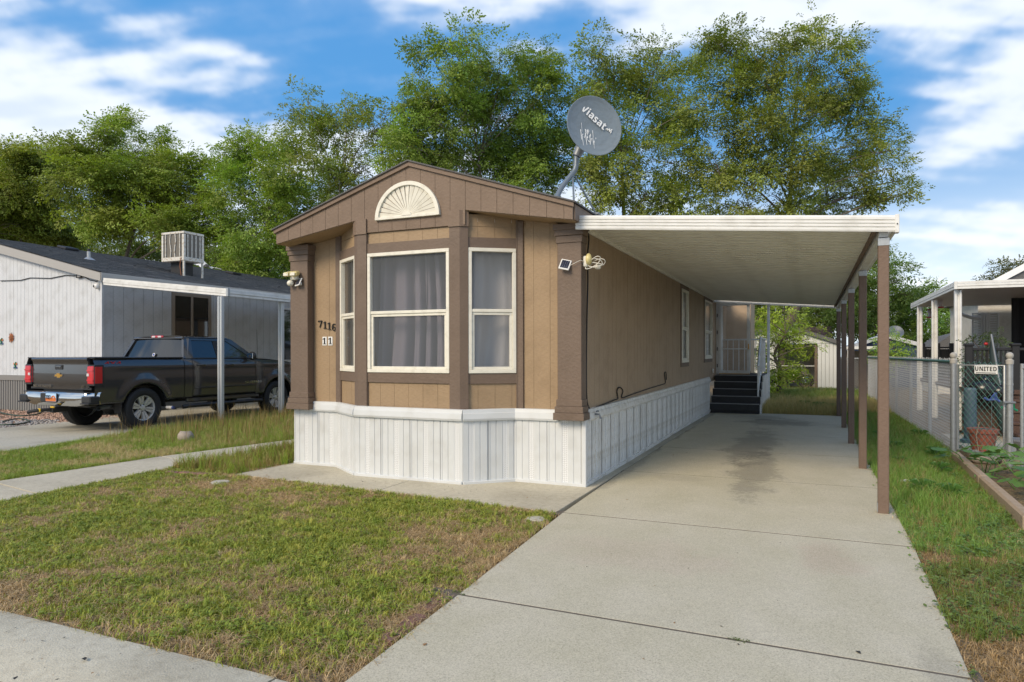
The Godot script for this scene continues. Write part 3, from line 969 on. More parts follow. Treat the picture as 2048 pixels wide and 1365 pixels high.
	for sgn in [-1, 1]:
		var s := MB.new()
		s.prism(PackedVector2Array([Vector2(HX + sgn * 2.008, 2.885), Vector2(HX + sgn * 0.70, 3.0995), Vector2(HX + sgn * 0.70, 3.115), Vector2(HX + sgn * 2.008, 2.90)]), -0.02, 0.394)
		obj(s, "soffit", M.soffit_tan, home)
		var rk := MB.new()
		rk.prism(PackedVector2Array([Vector2(HX, 3.722), Vector2(HX + sgn * 2.03, roof_y(HX + 2.03) + 0.002), Vector2(HX + sgn * 2.03, roof_y(HX + 2.03) - 0.045), Vector2(HX, 3.672)]), 0.411, 0.436)
		obj(rk, "rake_trim", M.gable_brown, home)
		var rf := MB.new()
		rf.prism(PackedVector2Array([Vector2(HX, 3.724), Vector2(HX + sgn * 2.055, roof_y(HX + 2.055) + 0.004), Vector2(HX + sgn * 2.055, roof_y(HX + 2.055) + 0.020), Vector2(HX, 3.741)]), -16.3, 0.455)
		obj(rf, "roof", M.shingle_grey, home)
		bx("eave_fascia", M.gable_brown, home, Vector3(HX + sgn * 2.015, 2.975, -7.95), Vector3(0.03, 0.17, 16.66), 0.003)
	# half round vent with sunburst
	var vent := Node3D.new()
	vent.name = "gable_vent"
	home.add_child(vent)
	vent.position = Vector3(-2.005, 3.068, 0.411)
	var ring := MB.new()
	var R := 0.44
	var H := 0.425
	for k in 24:
		var a0 := PI * k / 24; var a1 := PI * (k + 1) / 24
		ring.prism(PackedVector2Array([Vector2(cos(a0) * (R - 0.045), 0.0 + sin(a0) * (H - 0.045)), Vector2(cos(a0) * R, sin(a0) * H), Vector2(cos(a1) * R, sin(a1) * H), Vector2(cos(a1) * (R - 0.045), sin(a1) * (H - 0.045))]), 0.0, 0.038)
	ring.box(Vector3(0, 0.014, 0.018), Vector3(2 * R, 0.034, 0.036))
	obj(ring, "frame", M.frame_cream, vent)
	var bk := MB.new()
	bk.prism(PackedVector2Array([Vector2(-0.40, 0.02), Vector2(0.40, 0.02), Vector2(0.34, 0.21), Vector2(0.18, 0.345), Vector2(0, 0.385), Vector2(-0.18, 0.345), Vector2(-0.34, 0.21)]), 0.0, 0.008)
	obj(bk, "gap_shade_backing", M.trim_taupe, vent)  # darker taupe puts the shade between the louvers into the colour
	for k in 17:
		var a0 := PI * (k + 0.09) / 17; var a1 := PI * (k + 0.91) / 17
		var ry := MB.new()
		var q0 := Vector3(cos(a0) * 0.055, 0.03 + sin(a0) * 0.05, 0.012); var q1 := Vector3(cos(a0) * 0.395, 0.03 + sin(a0) * 0.352, 0.012)
		var q2 := Vector3(cos(a1) * 0.395, 0.03 + sin(a1) * 0.352, 0.022); var q3 := Vector3(cos(a1) * 0.055, 0.03 + sin(a1) * 0.05, 0.012)
		if k >= 8:
			q1.z = 0.022; q2.z = 0.012
		ry.quad(q0, q1, q2, q3)
		var d := Vector3(0, 0, -0.02)
		ry.quad(q1 + d, q2 + d, q2, q1); ry.quad(q3 + d, q0 + d, q0, q3); ry.quad(q0 + d, q1 + d, q1, q0); ry.quad(q2 + d, q3 + d, q3, q2)
		obj(ry, "louver", M.frame_cream, vent)
	var hub := MB.new()
	for k in 10:
		var a0 := PI * k / 10; var a1 := PI * (k + 1) / 10
		hub.prism(PackedVector2Array([Vector2(0, 0.02), Vector2(cos(a0) * 0.065, 0.02 + sin(a0) * 0.06), Vector2(cos(a1) * 0.065, 0.02 + sin(a1) * 0.06)]), 0.0, 0.036)
	obj(hub, "hub", M.frame_cream, vent)
	# house number, each figure a little lower than the last
	var px := [-3.620, -3.542, -3.472, -3.397]
	for k in 4:
		word("7116"[k], "house_number", M.print_black, home, 0.092, 0.012, Transform3D(Basis(), Vector3(px[k], [1.862, 1.846, 1.832, 1.815][k], 0.012)), true, 500)
	for k in 2:
		var pl := bx("number_plate", M.white_plain, home, Vector3(-3.553 + 0.094 * k, 1.637, 0.004), Vector3(0.07, 0.115, 0.004))
		word("1", "digit", M.print_black, pl, 0.085, 0.004, Transform3D(Basis(), Vector3(-3.553 + 0.094 * k, 1.637, 0.009)), true)
	# windows and door on the long side
	for k in 2:
		var h = swin[k]
		var tr := MB.new()
		bars(tr, h[0], h[1], h[2], h[3], 0.085, -0.01, 0.016)
		var o := obj(tr, "window_trim", M.brown, home)
		o.transform = TS
		window(home, TS, h[0] + 0.085, h[1] - 0.085, h[2] + 0.085, h[3] - 0.085, (h[2] + h[3]) / 2 - 0.03, M.frame_cream, 0.05)
		var bl := MB.new()
		bl.box(Vector3((h[0] + h[1]) / 2, (h[2] + h[3]) / 2, -0.06), Vector3(h[1] - h[0], h[3] - h[2], 0.01), 0.0)
		var ob := obj(bl, "blind", M.blind, home)
		ob.transform = TS
	var dj := MB.new()
	bars(dj, 11.80, 12.90, 0.86, 2.88, 0.05, -0.05, 0.05)
	var jo := obj(dj, "door_frame", M.white_plain, home)
	jo.transform = TS
	var dd := MB.new()
	dd.box(Vector3(12.35, 1.87, -0.03), Vector3(0.98, 1.9, 0.045))
	var od := obj(dd, "door", M.white_plain, home)
	od.transform = TS
	# the wing that stands out beyond the porch
	bx("side_wing", M.tan_wall, home, Vector3(0.32, 1.75, -15.2), Vector3(0.75, 2.5, 1.6), 0.01)
	bx("side_wing_roof", M.shingle_grey, home, Vector3(0.34, 3.03, -15.2), Vector3(0.85, 0.06, 1.75), 0.01)
	skirting(home)
	# curtains
	var TB := along(B, C); var TA := along(A, B); var TD := along(C, D)
	curtain(TB, 0.06, 0.80, 0.95, 2.85, -0.24, 5.4, 0.075, M.curtain_mauve, "mauve grey curtain gathered at the window's inner left, beside a dark gap")
	curtain(TB, 0.72, 1.36, 0.95, 2.85, -0.26, 4.2, 0.080, M.curtain_mauve, "wide mauve grey curtain covering the middle of the bay window")
	curtain(TD, 0.05, 0.72, 0.95, 2.85, -0.22, 4.6, 0.06, M.curtain_grey, "pale grey curtain behind the angled bay window next to the carport")
	curtain(TA, -0.02, 0.56, 0.95, 2.85, -0.13, 9.0, 0.015, M.curtain_sheer, "beige curtain behind the narrow bay window beside the house number")

# white vinyl skirting: panels with ribs and a perforated strip, base track and cover band
func skirting(home: Node3D) -> void:
	var pts := [Vector3(-4.035, 0, 0.035), Vector3(-3.33, 0, 0.035), Vector3(-2.735, 0, 0.455), Vector3(-1.265, 0, 0.455), Vector3(-0.80, 0, 0.035), Vector3(0.03, 0, 0.035), Vector3(0.03, 0, -10.3)]
	var offs := [0.0, 0.12, 0.02, 0.10, 0.0, 0.13, 0.0]
	for i in range(pts.size() - 1):
		var T := along(pts[i], pts[i + 1])
		var L: float = pts[i].distance_to(pts[i + 1])
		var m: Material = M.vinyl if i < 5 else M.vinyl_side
		var s: float = -offs[i]
		while s < L - 0.01:
			var a := maxf(s, 0.0)
			var b := minf(s + 0.405, L)
			if b - a > 0.03:
				var n := Node3D.new()
				n.name = "skirt_panel"
				home.add_child(n, true)
				n.transform = T
				# cross section, local s against depth
				var prof := [[0.0, 0.006], [0.012, 0.006], [0.016, 0.0], [0.085, 0.001], [0.089, -0.006], [0.097, -0.006], [0.101, 0.001], [0.165, 0.001], [0.172, -0.004]]
				var prof2 := [[0.232, -0.004], [0.239, 0.001], [0.300, 0.001], [0.304, -0.006], [0.312, -0.006], [0.316, 0.0], [0.388, 0.001], [0.392, -0.007], [0.405, -0.007]]
				if i == 5:
					prof = [[0.0, 0.010], [0.02, 0.010], [0.026, -0.006], [0.055, -0.006], [0.061, 0.006], [0.085, 0.006], [0.091, -0.008], [0.125, -0.008], [0.131, 0.006], [0.165, 0.006], [0.172, -0.004]]
					prof2 = [[0.232, -0.004], [0.239, 0.008], [0.262, 0.008], [0.268, -0.008], [0.300, -0.008], [0.306, 0.006], [0.33, 0.006], [0.336, -0.008], [0.37, -0.008], [0.376, 0.004], [0.405, 0.004]]
				var top := 0.775
				for set_ in [[prof, m, "rib_sheet"], [[[0.172, -0.004], [0.232, -0.004]], M.vinyl_vent, "vent_strip"], [prof2, m, "rib_sheet"]]:
					var mb := MB.new()
					for k in range(set_[0].size() - 1):
						var u0: float = s + set_[0][k][0]; var z0: float = set_[0][k][1]
						var u1: float = s + set_[0][k + 1][0]; var z1: float = set_[0][k + 1][1]
						if u1 <= a or u0 >= b: continue
						u0 = maxf(u0, a); u1 = minf(u1, b)
						mb.quad(Vector3(u0, -0.06, z0), Vector3(u1, -0.06, z1), Vector3(u1, top, z1), Vector3(u0, top, z0))
						mb.quad(Vector3(u1, -0.06, z1 - 0.02), Vector3(u0, -0.06, z0 - 0.02), Vector3(u0, top, z0 - 0.02), Vector3(u1, top, z1 - 0.02))
					if mb.v.size(): obj(mb, set_[2], set_[1], n)
			s += 0.405
		# base track
		var tr := MB.new()
		tr.box(Vector3(L / 2, 0.004, 0.008), Vector3(L - 0.004, 0.05, 0.034), 0.004)
		var o := obj(tr, "base_track", m, home)
		o.transform = T
		# cover band in two steps
		var b0 := 0.0; var b1 := L
		if i == 0: b0 = 0.28
		if i == 4: b1 = L - 0.29
		if i == 5: b0 = 0.14; b1 = L - 0.02
		var bd := MB.new()
		bd.prism(PackedVector2Array([Vector2(0.71, 0.010), Vector2(0.712, 0.026), Vector2(0.735, 0.034), Vector2(0.795, 0.026), Vector2(0.80, 0.018), Vector2(0.838, 0.010), Vector2(0.842, -0.03), Vector2(0.71, -0.03)]), b0, b1)
		var ob := obj(bd, "cover_band", m, home)
		ob.transform = T * Transform3D(Basis(Vector3(0, 1, 0), Vector3(0, 0, 1), Vector3(1, 0, 0)), Vector3.ZERO)
	bx("corner_trim", M.vinyl, home, Vector3(0.036, 0.36, 0.036), Vector3(0.05, 0.76, 0.05), 0.006)

# ---------- carport and porch ----------
func pan_y(x: float) -> float:
	return lerpf(2.885, 2.645, x / 3.0)

func carport() -> void:
	var cp := thing("carport", "white metal carport with ribbed pan roof on brown square posts", "carport")
	# roof pans run from the home out to the beam, ribs up at each joint
	var pan := MB.new()
	var w := 0.210
	var prof := [Vector2(0.0, 0.030), Vector2(0.085, 0.030), Vector2(0.095, -0.012), Vector2(0.200, -0.012), Vector2(0.210, 0.030)]
	for i in range(prof.size() - 1):
		var p: Vector2 = prof[i]; var q: Vector2 = prof[i + 1]
		var d := Vector2(q.y - p.y, -(q.x - p.x)).normalized() * 0.002
		for s in [0, 1]:
			var a := Vector3(0.02, pan_y(0.02) + p.y - d.y * s, -p.x + d.x * s); var b := Vector3(2.99, pan_y(2.99) + p.y - d.y * s, -p.x + d.x * s)
			var c := Vector3(2.99, pan_y(2.99) + q.y - d.y * s, -q.x + d.x * s); var e := Vector3(0.02, pan_y(0.02) + q.y - d.y * s, -q.x + d.x * s)
			if s == 0: pan.quad(a, e, c, b)
			else: pan.quad(a, b, c, e)
	var pm := pan.mesh()
	for i in 54:
		place(pm, "roof_pan", M.pan_white, cp, Transform3D(Basis(), Vector3(0, 0, 0.19 - i * w)))
	# front and rear fascia with four ribs, sloping with the roof
	for f in [[0.235, 1.0], [-11.23, -1.0]]:
		var mb := MB.new()
		var z0: float = f[0]
		var pr := [Vector2(0, -0.07), Vector2(0.010, -0.07), Vector2(0.016, -0.055), Vector2(0.016, -0.036), Vector2(0.004, -0.030), Vector2(0.016, -0.022), Vector2(0.016, -0.004), Vector2(0.004, 0.002), Vector2(0.016, 0.010), Vector2(0.016, 0.028), Vector2(0.004, 0.034), Vector2(0.016, 0.042), Vector2(0.016, 0.062), Vector2(0.008, 0.080), Vector2(-0.012, 0.084), Vector2(-0.012, -0.066)]
		for i in pr.size():
			var p: Vector2 = pr[i]; var q: Vector2 = pr[(i + 1) % pr.size()]
			mb.quad(Vector3(0.0, pan_y(0) + p.y, z0 + p.x * f[1]), Vector3(0.0, pan_y(0) + q.y, z0 + q.x * f[1]), Vector3(3.03, pan_y(3.03) + q.y, z0 + q.x * f[1]), Vector3(3.03, pan_y(3.03) + p.y, z0 + p.x * f[1]))
		obj(mb, "fascia", M.aluminium_white, cp)
		bx("fascia_end_cap", M.aluminium_white, cp, Vector3(3.045, pan_y(3.04) + 0.005, z0 - 0.02 * f[1]), Vector3(0.035, 0.165, 0.085), 0.003)
		if f[1] > 0:
			var b := MB.new()
			b.xf = Transform3D(Basis(Vector3.RIGHT, PI / 2), Vector3(3.045, pan_y(3.04), 0.262))
			b.lathe([Vector2(0, 0.0), Vector2(0.006, 0.0), Vector2(0.006, 0.004), Vector2(0, 0.005)], 8)
			obj(b, "screw", M.black_paint, cp)
	# ledger on the home's wall
	var lg := MB.new()
	lg.box(Vector3(0.022, 2.868, -5.5), Vector3(0.036, 0.05, 11.4))
	obj(lg, "ledger", M.pan_white, cp)
	# beam and gutter
	bx("beam", M.aluminium_white, cp, Vector3(2.945, 2.592, -5.5), Vector3(0.075, 0.095, 11.3), 0.004)
	bx("gutter", M.aluminium_white, cp, Vector3(3.035, 2.66, -5.5), Vector3(0.045, 0.13, 11.4), 0.004)
	bx("gutter_lip", M.post_brown, cp, Vector3(2.88, 2.622, -5.5), Vector3(0.03, 0.045, 11.3), 0.003)
	var zs := [0.125, -2.555, -5.20, -7.825, -10.55]
	for i in 5:
		var p := bx("post", M.post_brown, cp, Vector3(2.945, 1.262, zs[i]), Vector3(0.09, 2.545, 0.09), 0.006)
		bx("bracket", M.galvanised, p, Vector3(2.945, 2.50, zs[i]), Vector3(0.096, 0.07, 0.096), 0.002)
		if i == 0: bx("foot_bracket", M.galvanised, p, Vector3(2.897, 0.05, zs[i]), Vector3(0.006, 0.08, 0.06), 0.001)
	# awning over the porch and its white post
	bx("porch_post", M.aluminium_white, cp, Vector3(1.235, 1.45, -13.6), Vector3(0.075, 2.94, 0.075), 0.006)
	var aw := MB.new()
	aw.prism(PackedVector2Array([Vector2(0.02, 3.0), Vector2(1.45, 2.90), Vector2(1.45, 2.95), Vector2(0.02, 3.05)]), -13.8, -11.3)
	obj(aw, "porch_awning", M.pan_white, cp)

func porch() -> void:
	var st := thing("porch_steps", "black carpeted steps with white sides leading up to the porch door", "steps")
	var tops := [0.245, 0.415, 0.585, 0.755, 0.915]
	for i in 5:
		var z0 := -10.28 - 0.26 * i
		var deep := 0.30 if i < 4 else 2.3
		bx("step", M.black_step, st, Vector3(0.62, tops[i] - 0.09, z0 - deep / 2), Vector3(1.16, 0.18, deep), 0.012)
		bx("riser", M.black_step, st, Vector3(0.62, tops[i] / 2 - 0.05, z0 - 0.04 - 0.02), Vector3(1.14, tops[i] - 0.06, 0.03), 0.002)
	for i in 5: bx("nosing", M.grey_plain, st, Vector3(0.62, tops[i] - 0.006, -10.285 - 0.26 * i), Vector3(1.165, 0.016, 0.03), 0.004)
	var side := MB.new()
	var poly := PackedVector2Array([Vector2(10.30, -0.02), Vector2(10.30, 0.23)])
	for i in 4:
		poly.append(Vector2(10.54 + 0.26 * i, tops[i] - 0.02))
		poly.append(Vector2(10.54 + 0.26 * i, tops[i + 1] - 0.02))
	poly.append(Vector2(13.6, 0.9)); poly.append(Vector2(13.6, -0.02))
	side.xf = Transform3D(Basis(Vector3(0, 0, -1), Vector3(0, 1, 0), Vector3(1, 0, 0)), Vector3.ZERO)
	side.prism(poly, 1.21, 1.235)
	obj(side, "side_panel", M.vinyl_side, st)
	# railing up the outer side and around the landing
	var rl := thing("porch_railing", "white metal handrail with balusters along the black steps", "railing")
	bx("newel", M.aluminium_white, rl, Vector3(1.15, 0.70, -10.62), Vector3(0.04, 0.95, 0.04))
	bx("newel", M.aluminium_white, rl, Vector3(1.15, 1.40, -11.55), Vector3(0.05, 0.97, 0.05))
	var hr := MB.new()
	hr.tube([Vector3(1.15, 1.16, -10.55), Vector3(1.15, 1.90, -11.55)], 0.028, 8)
	obj(hr, "handrail", M.aluminium_white, rl)
	var lr := MB.new()
	lr.tube([Vector3(1.15, 0.52, -10.55), Vector3(1.15, 1.02, -11.55)], 0.02, 6)
	obj(lr, "lower_rail", M.aluminium_white, rl)
	for k in 7:
		var t := (k + 1) / 8.0
		bx("baluster", M.aluminium_white, rl, Vector3(1.15, lerpf(0.84, 1.46, t), lerpf(-10.55, -11.55, t)), Vector3(0.022, 0.7, 0.022))
	bx("top_rail", M.aluminium_white, rl, Vector3(1.15, 1.88, -12.55), Vector3(0.06, 0.04, 2.0))
	for k in 12:
		bx("baluster", M.aluminium_white, rl, Vector3(1.15, 1.42, -11.75 - k * 0.155), Vector3(0.022, 0.9, 0.022))
	bx("top_rail", M.aluminium_white, rl, Vector3(0.58, 1.88, -13.55), Vector3(1.15, 0.04, 0.06))
	for k in 7:
		bx("baluster", M.aluminium_white, rl, Vector3(0.12 + k * 0.155, 1.42, -13.55), Vector3(0.022, 0.9, 0.022))
	# storm door standing open across the landing
	var sd := thing("storm_door", "white framed glass storm door standing open above the black steps", "door", Vector3(0.07, 0, -11.78))
	var fr := MB.new()
	bars(fr, 0.0, 0.80, 0.945, 2.83, 0.075, -0.018, 0.018)
	fr.box(Vector3(0.40, 1.60, 0), Vector3(0.66, 0.03, 0.03))
	obj(fr, "frame", M.aluminium_white, sd)
	for q in [[1.02, 1.585], [1.615, 2.755]]:
		bx("pane", M.glass, sd, Vector3(0.40, (q[0] + q[1]) / 2, 0.0), Vector3(0.652, q[1] - q[0], 0.004), 0.0)
	bx("kick_strip", M.gold, sd, Vector3(0.40, 0.935, 0.0), Vector3(0.78, 0.018, 0.03))
	bx("handle", M.gold, sd, Vector3(0.765, 1.66, 0.03), Vector3(0.025, 0.15, 0.03), 0.006)
	for k in 4:
		bx("hinge", M.black_paint, sd, Vector3(-0.03, 1.15 + k * 0.45, 0.01), Vector3(0.02, 0.09, 0.02))
	bx("hinge_rail", M.white_plain, sd, Vector3(-0.03, 1.89, -0.03), Vector3(0.07, 1.88, 0.04))

# ---------- white house on the left ----------
func neighbour_house() -> void:
	var zf := -4.1
	var xc := PZ(204, 700, zf).x
	var hs := thing("white_house", "white sided mobile home with black shingle roof behind the pickup truck", "house", Vector3.ZERO)
	var xr := -19.2
	var ey := 3.44
	var sl := 0.235
	var ry := ey + (xc - xr) * sl
	# walls
	var TF := along(Vector3(-25, 0, zf), Vector3(xc, 0, zf))
	var TS := along(Vector3(xc, 0, zf), Vector3(xc, 0, -22))
	var L := xc + 25.0
	var w0 := -PX(343, 600, xc).z + zf
	var w1 := -PX(421, 600, xc).z + zf
	var wall := MB.new()
	wall.prism(PackedVector2Array([Vector2(-24.9, 0.75), Vector2(xc - 0.016, 0.75), Vector2(xc - 0.016, ey), Vector2(xr, ry), Vector2(-24.9, ry - 5.7 * sl)]), zf - 0.1, zf - 0.014)
	obj(wall, "wall", M.white_siding, hs)
	boards(hs, "siding_board", M.white_siding, TF, 25.0 + xr, L, 0.90, ry - 0.02, ey - 0.02, 0.155, 0.155, [], 0.012, 0.008)
	var side := Node3D.new()
	wall_core(hs, M.white_siding, TS, 0.0, 17.8, 0.75, ey, [[w0, w1, 1.35, 3.16]], -0.1, -0.014)
	boards(hs, "siding_board", M.white_siding, TS, 0.0, 8.6, 0.9, ey - 0.02, ey - 0.02, 0.285, 0.285, [[w0, w1, 1.35, 3.16]], 0.012, 0.012)
	bx("corner_trim", M.white_siding, hs, Vector3(xc + 0.004, 2.15, zf + 0.004), Vector3(0.07, 2.5, 0.07), 0.004)
	# skirting, grey ribbed
	bx("skirt_band", M.skirt_grey, hs, Vector3((-25 + xc) / 2, 0.83, zf + 0.012), Vector3(L, 0.14, 0.05), 0.004)
	var rib := MB.new()
	for i in 4:
		rib.box(Vector3(0.05 + 0.1 * i, 0.36, -0.004), Vector3(0.062, 0.8, 0.03), 0.01)
	rib.box(Vector3(0.2, 0.36, -0.02), Vector3(0.398, 0.8, 0.02), 0.0)
	var rm := rib.mesh()
	for i in 15:
		place(rm, "skirt_panel", M.skirt_grey, hs, Transform3D(Basis(), Vector3(xc - 0.41 - 0.4 * i, 0, zf + 0.01)))
	bx("skirt_side", M.skirt_grey, hs, Vector3(xc, 0.4, zf - 9), Vector3(0.03, 0.82, 17.8), 0.0)
	# roof with courses of shingles
	var rf := Node3D.new()
	rf.name = "roof"
	hs.add_child(rf)
	var deck := MB.new()
	for s in [-1, 1]:
		deck.prism(PackedVector2Array([Vector2(xr, ry + 0.0), Vector2(xr + s * (xc - xr + 0.16), ey - 0.038), Vector2(xr + s * (xc - xr + 0.16), ey + 0.012), Vector2(xr, ry + 0.05)]), -22.2, zf + 0.14)
	obj(deck, "roof_deck", M.shingle_black, rf)
	var courses := MB.new()
	var n := 36
	var r := RandomNumberGenerator.new()
	r.seed = 5
	for k in n:
		var x0 := lerpf(xc + 0.16, xr, float(k) / n)
		var x1 := lerpf(xc + 0.16, xr, float(k + 1) / n) - 0.02
		var y0 := ry + (xr - x0) * sl + 0.068
		var y1 := ry + (xr - x1) * sl + 0.056
		var z := zf + 0.14
		while z > -20.0:
			var w := r.randf_range(0.15, 0.42)
			var t := r.randf_range(0.0, 0.012)
			var a := Vector3(x0, y0 + t, z); var b := Vector3(x0, y0 + t, z - w); var c := Vector3(x1, y1, z - w); var d := Vector3(x1, y1, z)
			courses.quad(a, b, c, d)
			courses.quad(a - Vector3(0, 0.03, 0), b - Vector3(0, 0.03, 0), b, a)
			z -= w + 0.004
	tag(obj(courses, "shingle_courses", M.shingle_black, rf), "", "", "", "stuff")
	# eave fascia along the side, rake board on the front
	bx("eave_board", M.eave_grey, hs, Vector3(xc + 0.15, ey - 0.09, zf - 8.8), Vector3(0.05, 0.20, 17.9), 0.006)
	var rake := MB.new()
	rake.prism(PackedVector2Array([Vector2(xc + 0.17, ey - 0.20), Vector2(xc + 0.17, ey - 0.005), Vector2(xr, ry + 0.035), Vector2(xr, ry - 0.20)]), zf + 0.10, zf + 0.15)
	obj(rake, "rake_board", M.eave_grey, hs)
	var soff := MB.new()
	soff.prism(PackedVector2Array([Vector2(xc + 0.14, ey - 0.17), Vector2(xc + 0.14, ey - 0.15), Vector2(xr, ry - 0.14), Vector2(xr, ry - 0.16)]), zf - 0.02, zf + 0.10)
	obj(soff, "soffit", M.white_siding, hs)
	# window with taupe casing, blind and sliding panes
	var wn := Node3D.new()
	wn.name = "window"
	hs.add_child(wn)
	wn.transform = TS
	var fr := MB.new()
	bars(fr, w0, w1, 1.35, 3.16, 0.09, -0.02, 0.03)
	fr.box(Vector3((w0 + w1) / 2, 2.25, 0.0), Vector3(0.07, 1.66, 0.04))
	obj(fr, "frame", M.trim_taupe, wn)
	for k in 2:
		bx("pane", M.tinted_glass, wn, Vector3(lerpf(w0, w1, 0.27 + 0.46 * k), 2.25, -0.005), Vector3((w1 - w0) / 2 - 0.10, 1.64, 0.006), 0.0)
	# further window partly behind the brown home
	var z2 := -PX(560, 600, xc).z + zf
	var dk := MB.new()
	bars(dk, z2, z2 + 1.2, 1.2, 3.0, 0.07, -0.01, 0.03)
	var o := obj(dk, "window_casing", M.white_plain, hs)
	o.transform = TS
	var dp := MB.new()
	dp.box(Vector3(z2 + 0.6, 2.1, 0.006), Vector3(1.1, 1.7, 0.01), 0.0)
	var o2 := obj(dp, "window_pane", M.tinted_glass, hs)
	o2.transform = TS
	# roof fittings
	var ty := func(x): return ry + (xr - x) * sl + 0.06
	var on_roof := func(u, v):
		# where the sight line meets the right hand roof slope
		var d := ray(u, v)
		var t := (ry + 0.06 + sl * xr - CAM.y - sl * CAM.x) / (d.y + sl * d.x)
		return CAM + d * t
	for q in [[135, 500, 0.62], [466, 549, 0.62]]:
		var p: Vector3 = on_roof.call(q[0], q[1])
		var v := thing("roof_vent", "low black box vent on the black shingle roof" + (" beyond the roof cooler" if q[0] > 300 else " near the roof's front end"), "vent", p, "")
		var mb := MB.new()
		mb.xf = Transform3D(Basis(Vector3(0, 0, 1), -atan(sl)), Vector3.ZERO)
		mb.box(Vector3(0, 0.05, 0), Vector3(0.42, 0.08, 0.44), 0.02)
		obj(mb, "hood", M.black_plastic, v)
		var m2 := MB.new()
		m2.xf = mb.xf
		m2.box(Vector3(0, 0.005, 0), Vector3(0.55, 0.012, 0.55), 0.004)
		obj(m2, "flange", M.black_plastic, v)
	var pp: Vector3 = on_roof.call(177, 519)
	var pv := thing("pipe_vent", "grey cone flashed vent pipe on the black shingle roof", "vent", pp)
	var cone := MB.new()
	cone.lathe([Vector2(0.0, 0.22), Vector2(0.05, 0.22), Vector2(0.05, 0.06), Vector2(0.20, -0.04), Vector2(0.2, -0.06)], 16)
	obj(cone, "flashing", M.galvanised, pv)
	var pipe := MB.new()
	pipe.tube([Vector3(0, 0.1, 0), Vector3(0, 0.30, 0)], 0.038, 10)
	obj(pipe, "pipe", M.black_plastic, pv)
	# evaporative cooler
	var cx := -15.0
	var cz := PX(367, 490, cx).z
	var ytop := PX(367, 462, cx).y
	var ybot := PX(367, 521, cx).y
	var wx := cx - PZ(322, 490, cz).x
	var wz := cz - PX(408, 490, cx).z
	var co := thing("roof_cooler", "rusty white swamp cooler with louvred sides on the black roof", "cooler", Vector3(cx - wx / 2, 0, cz - wz / 2))
	var hh := ytop - ybot
	bx("cabinet", M.cooler_pad, co, Vector3(0, (ytop + ybot) / 2, 0), Vector3(wx - 0.06, hh - 0.04, wz - 0.06), 0.01)
	bx("top_cover", M.cooler_white, co, Vector3(0, ytop - 0.03, 0), Vector3(wx, 0.07, wz), 0.01)
	bx("base_tray", M.cooler_white, co, Vector3(0, ybot + 0.06, 0), Vector3(wx, 0.12, wz), 0.01)
	for sx in [-1, 1]:
		for sz in [-1, 1]:
			bx("corner_post", M.cooler_white, co, Vector3(sx * (wx / 2 - 0.04), (ytop + ybot) / 2, sz * (wz / 2 - 0.04)), Vector3(0.075, hh - 0.17, 0.075), 0.006)
	for k in 4:
		var bend := 0.03 * sin(k * 2.1)
		var sl1 := MB.new()
		var xx := lerpf(-wx / 2 + 0.08, wx / 2 - 0.08, (k + 0.5) / 4.0)
		sl1.tube([Vector3(xx, ybot + 0.1, wz / 2 - 0.012), Vector3(xx + bend, lerpf(ybot, ytop, 0.35), wz / 2 - 0.012), Vector3(xx - bend, lerpf(ybot, ytop, 0.7), wz / 2 - 0.012), Vector3(xx, ytop - 0.05, wz / 2 - 0.012)], 0.018, 6)
		obj(sl1, "louvre", M.cooler_white, co)
		var zz := lerpf(wz / 2 - 0.08, -wz / 2 + 0.08, (k + 0.5) / 4.0)
		bx("louvre", M.cooler_white, co, Vector3(wx / 2 - 0.012, (ytop + ybot) / 2, zz), Vector3(0.03, hh - 0.16, 0.03), 0.004)
	var ly: float = ty.call(cx)
	bx("leg", M.cooler_white, co, Vector3(wx / 2 - 0.04, (ly + ybot) / 2, wz / 2 - 0.04), Vector3(0.05, ybot - ly + 0.02, 0.05))
	bx("leg", M.cooler_white, co, Vector3(wx / 2 - 0.04, (ly + ybot) / 2, -wz / 2 + 0.04), Vector3(0.05, ybot - ly + 0.02, 0.05))
	bx("duct", M.black_plastic, co, Vector3(-0.1, ybot - 0.2, -0.05), Vector3(0.45, 0.42, 0.45), 0.01)
	var rod := MB.new()
	rod.tube([Vector3(wx / 2 - 0.1, ybot + 0.1, wz / 2 + 0.01), Vector3(wx / 2 - 0.13, ybot - 0.15, wz / 2 + 0.03), Vector3(wx / 2 - 0.05, ly + 0.02, wz / 2 + 0.05)], 0.012, 6)
	obj(rod, "drain_pipe", M.rust, co)
	# torn plastic sheet beside the cooler
	var bp: Vector3 = on_roof.call(412, 536)
	var bag := MB.new()
	var rows := []
	var nz := FastNoiseLite.new()
	nz.seed = 3; nz.frequency = 2.5
	for i in 9:
		var row := []
		for j in 13:
			var q := Vector3((i - 4) * 0.075, 0, (6 - j) * 0.085)
			var hgt := maxf(0.0, 0.24 - 0.32 * absf(j - 3.0) / 5.0 - 0.02 * absf(i - 4)) + 0.09 * (nz.get_noise_2d(i * 0.45, j * 0.45) + 0.5)
			row.append(q + Vector3(0.05 * nz.get_noise_2d(j, i), maxf(hgt, 0.015) - q.x * sl, 0))
		rows.append(row)
	bag.grid(rows)
	var bo := obj(bag, "plastic_sheet", M.plastic_bag, self)
	bo.position = bp
	tag(bo, "crumpled white plastic sheet on the roof beside the cooler", "plastic sheet")
	# canopy over the driveway
	var cn := thing("driveway_canopy", "white metal canopy with slim posts over the pickup truck", "canopy")
	var za := -3.85
	var xo := -9.36
	var y0 := PZ(206, 556, za).y
	var y1 := PX(446, 577, xo).y
	xc = PZ(210, 560, za).x - 0.03
	var rf2 := MB.new()
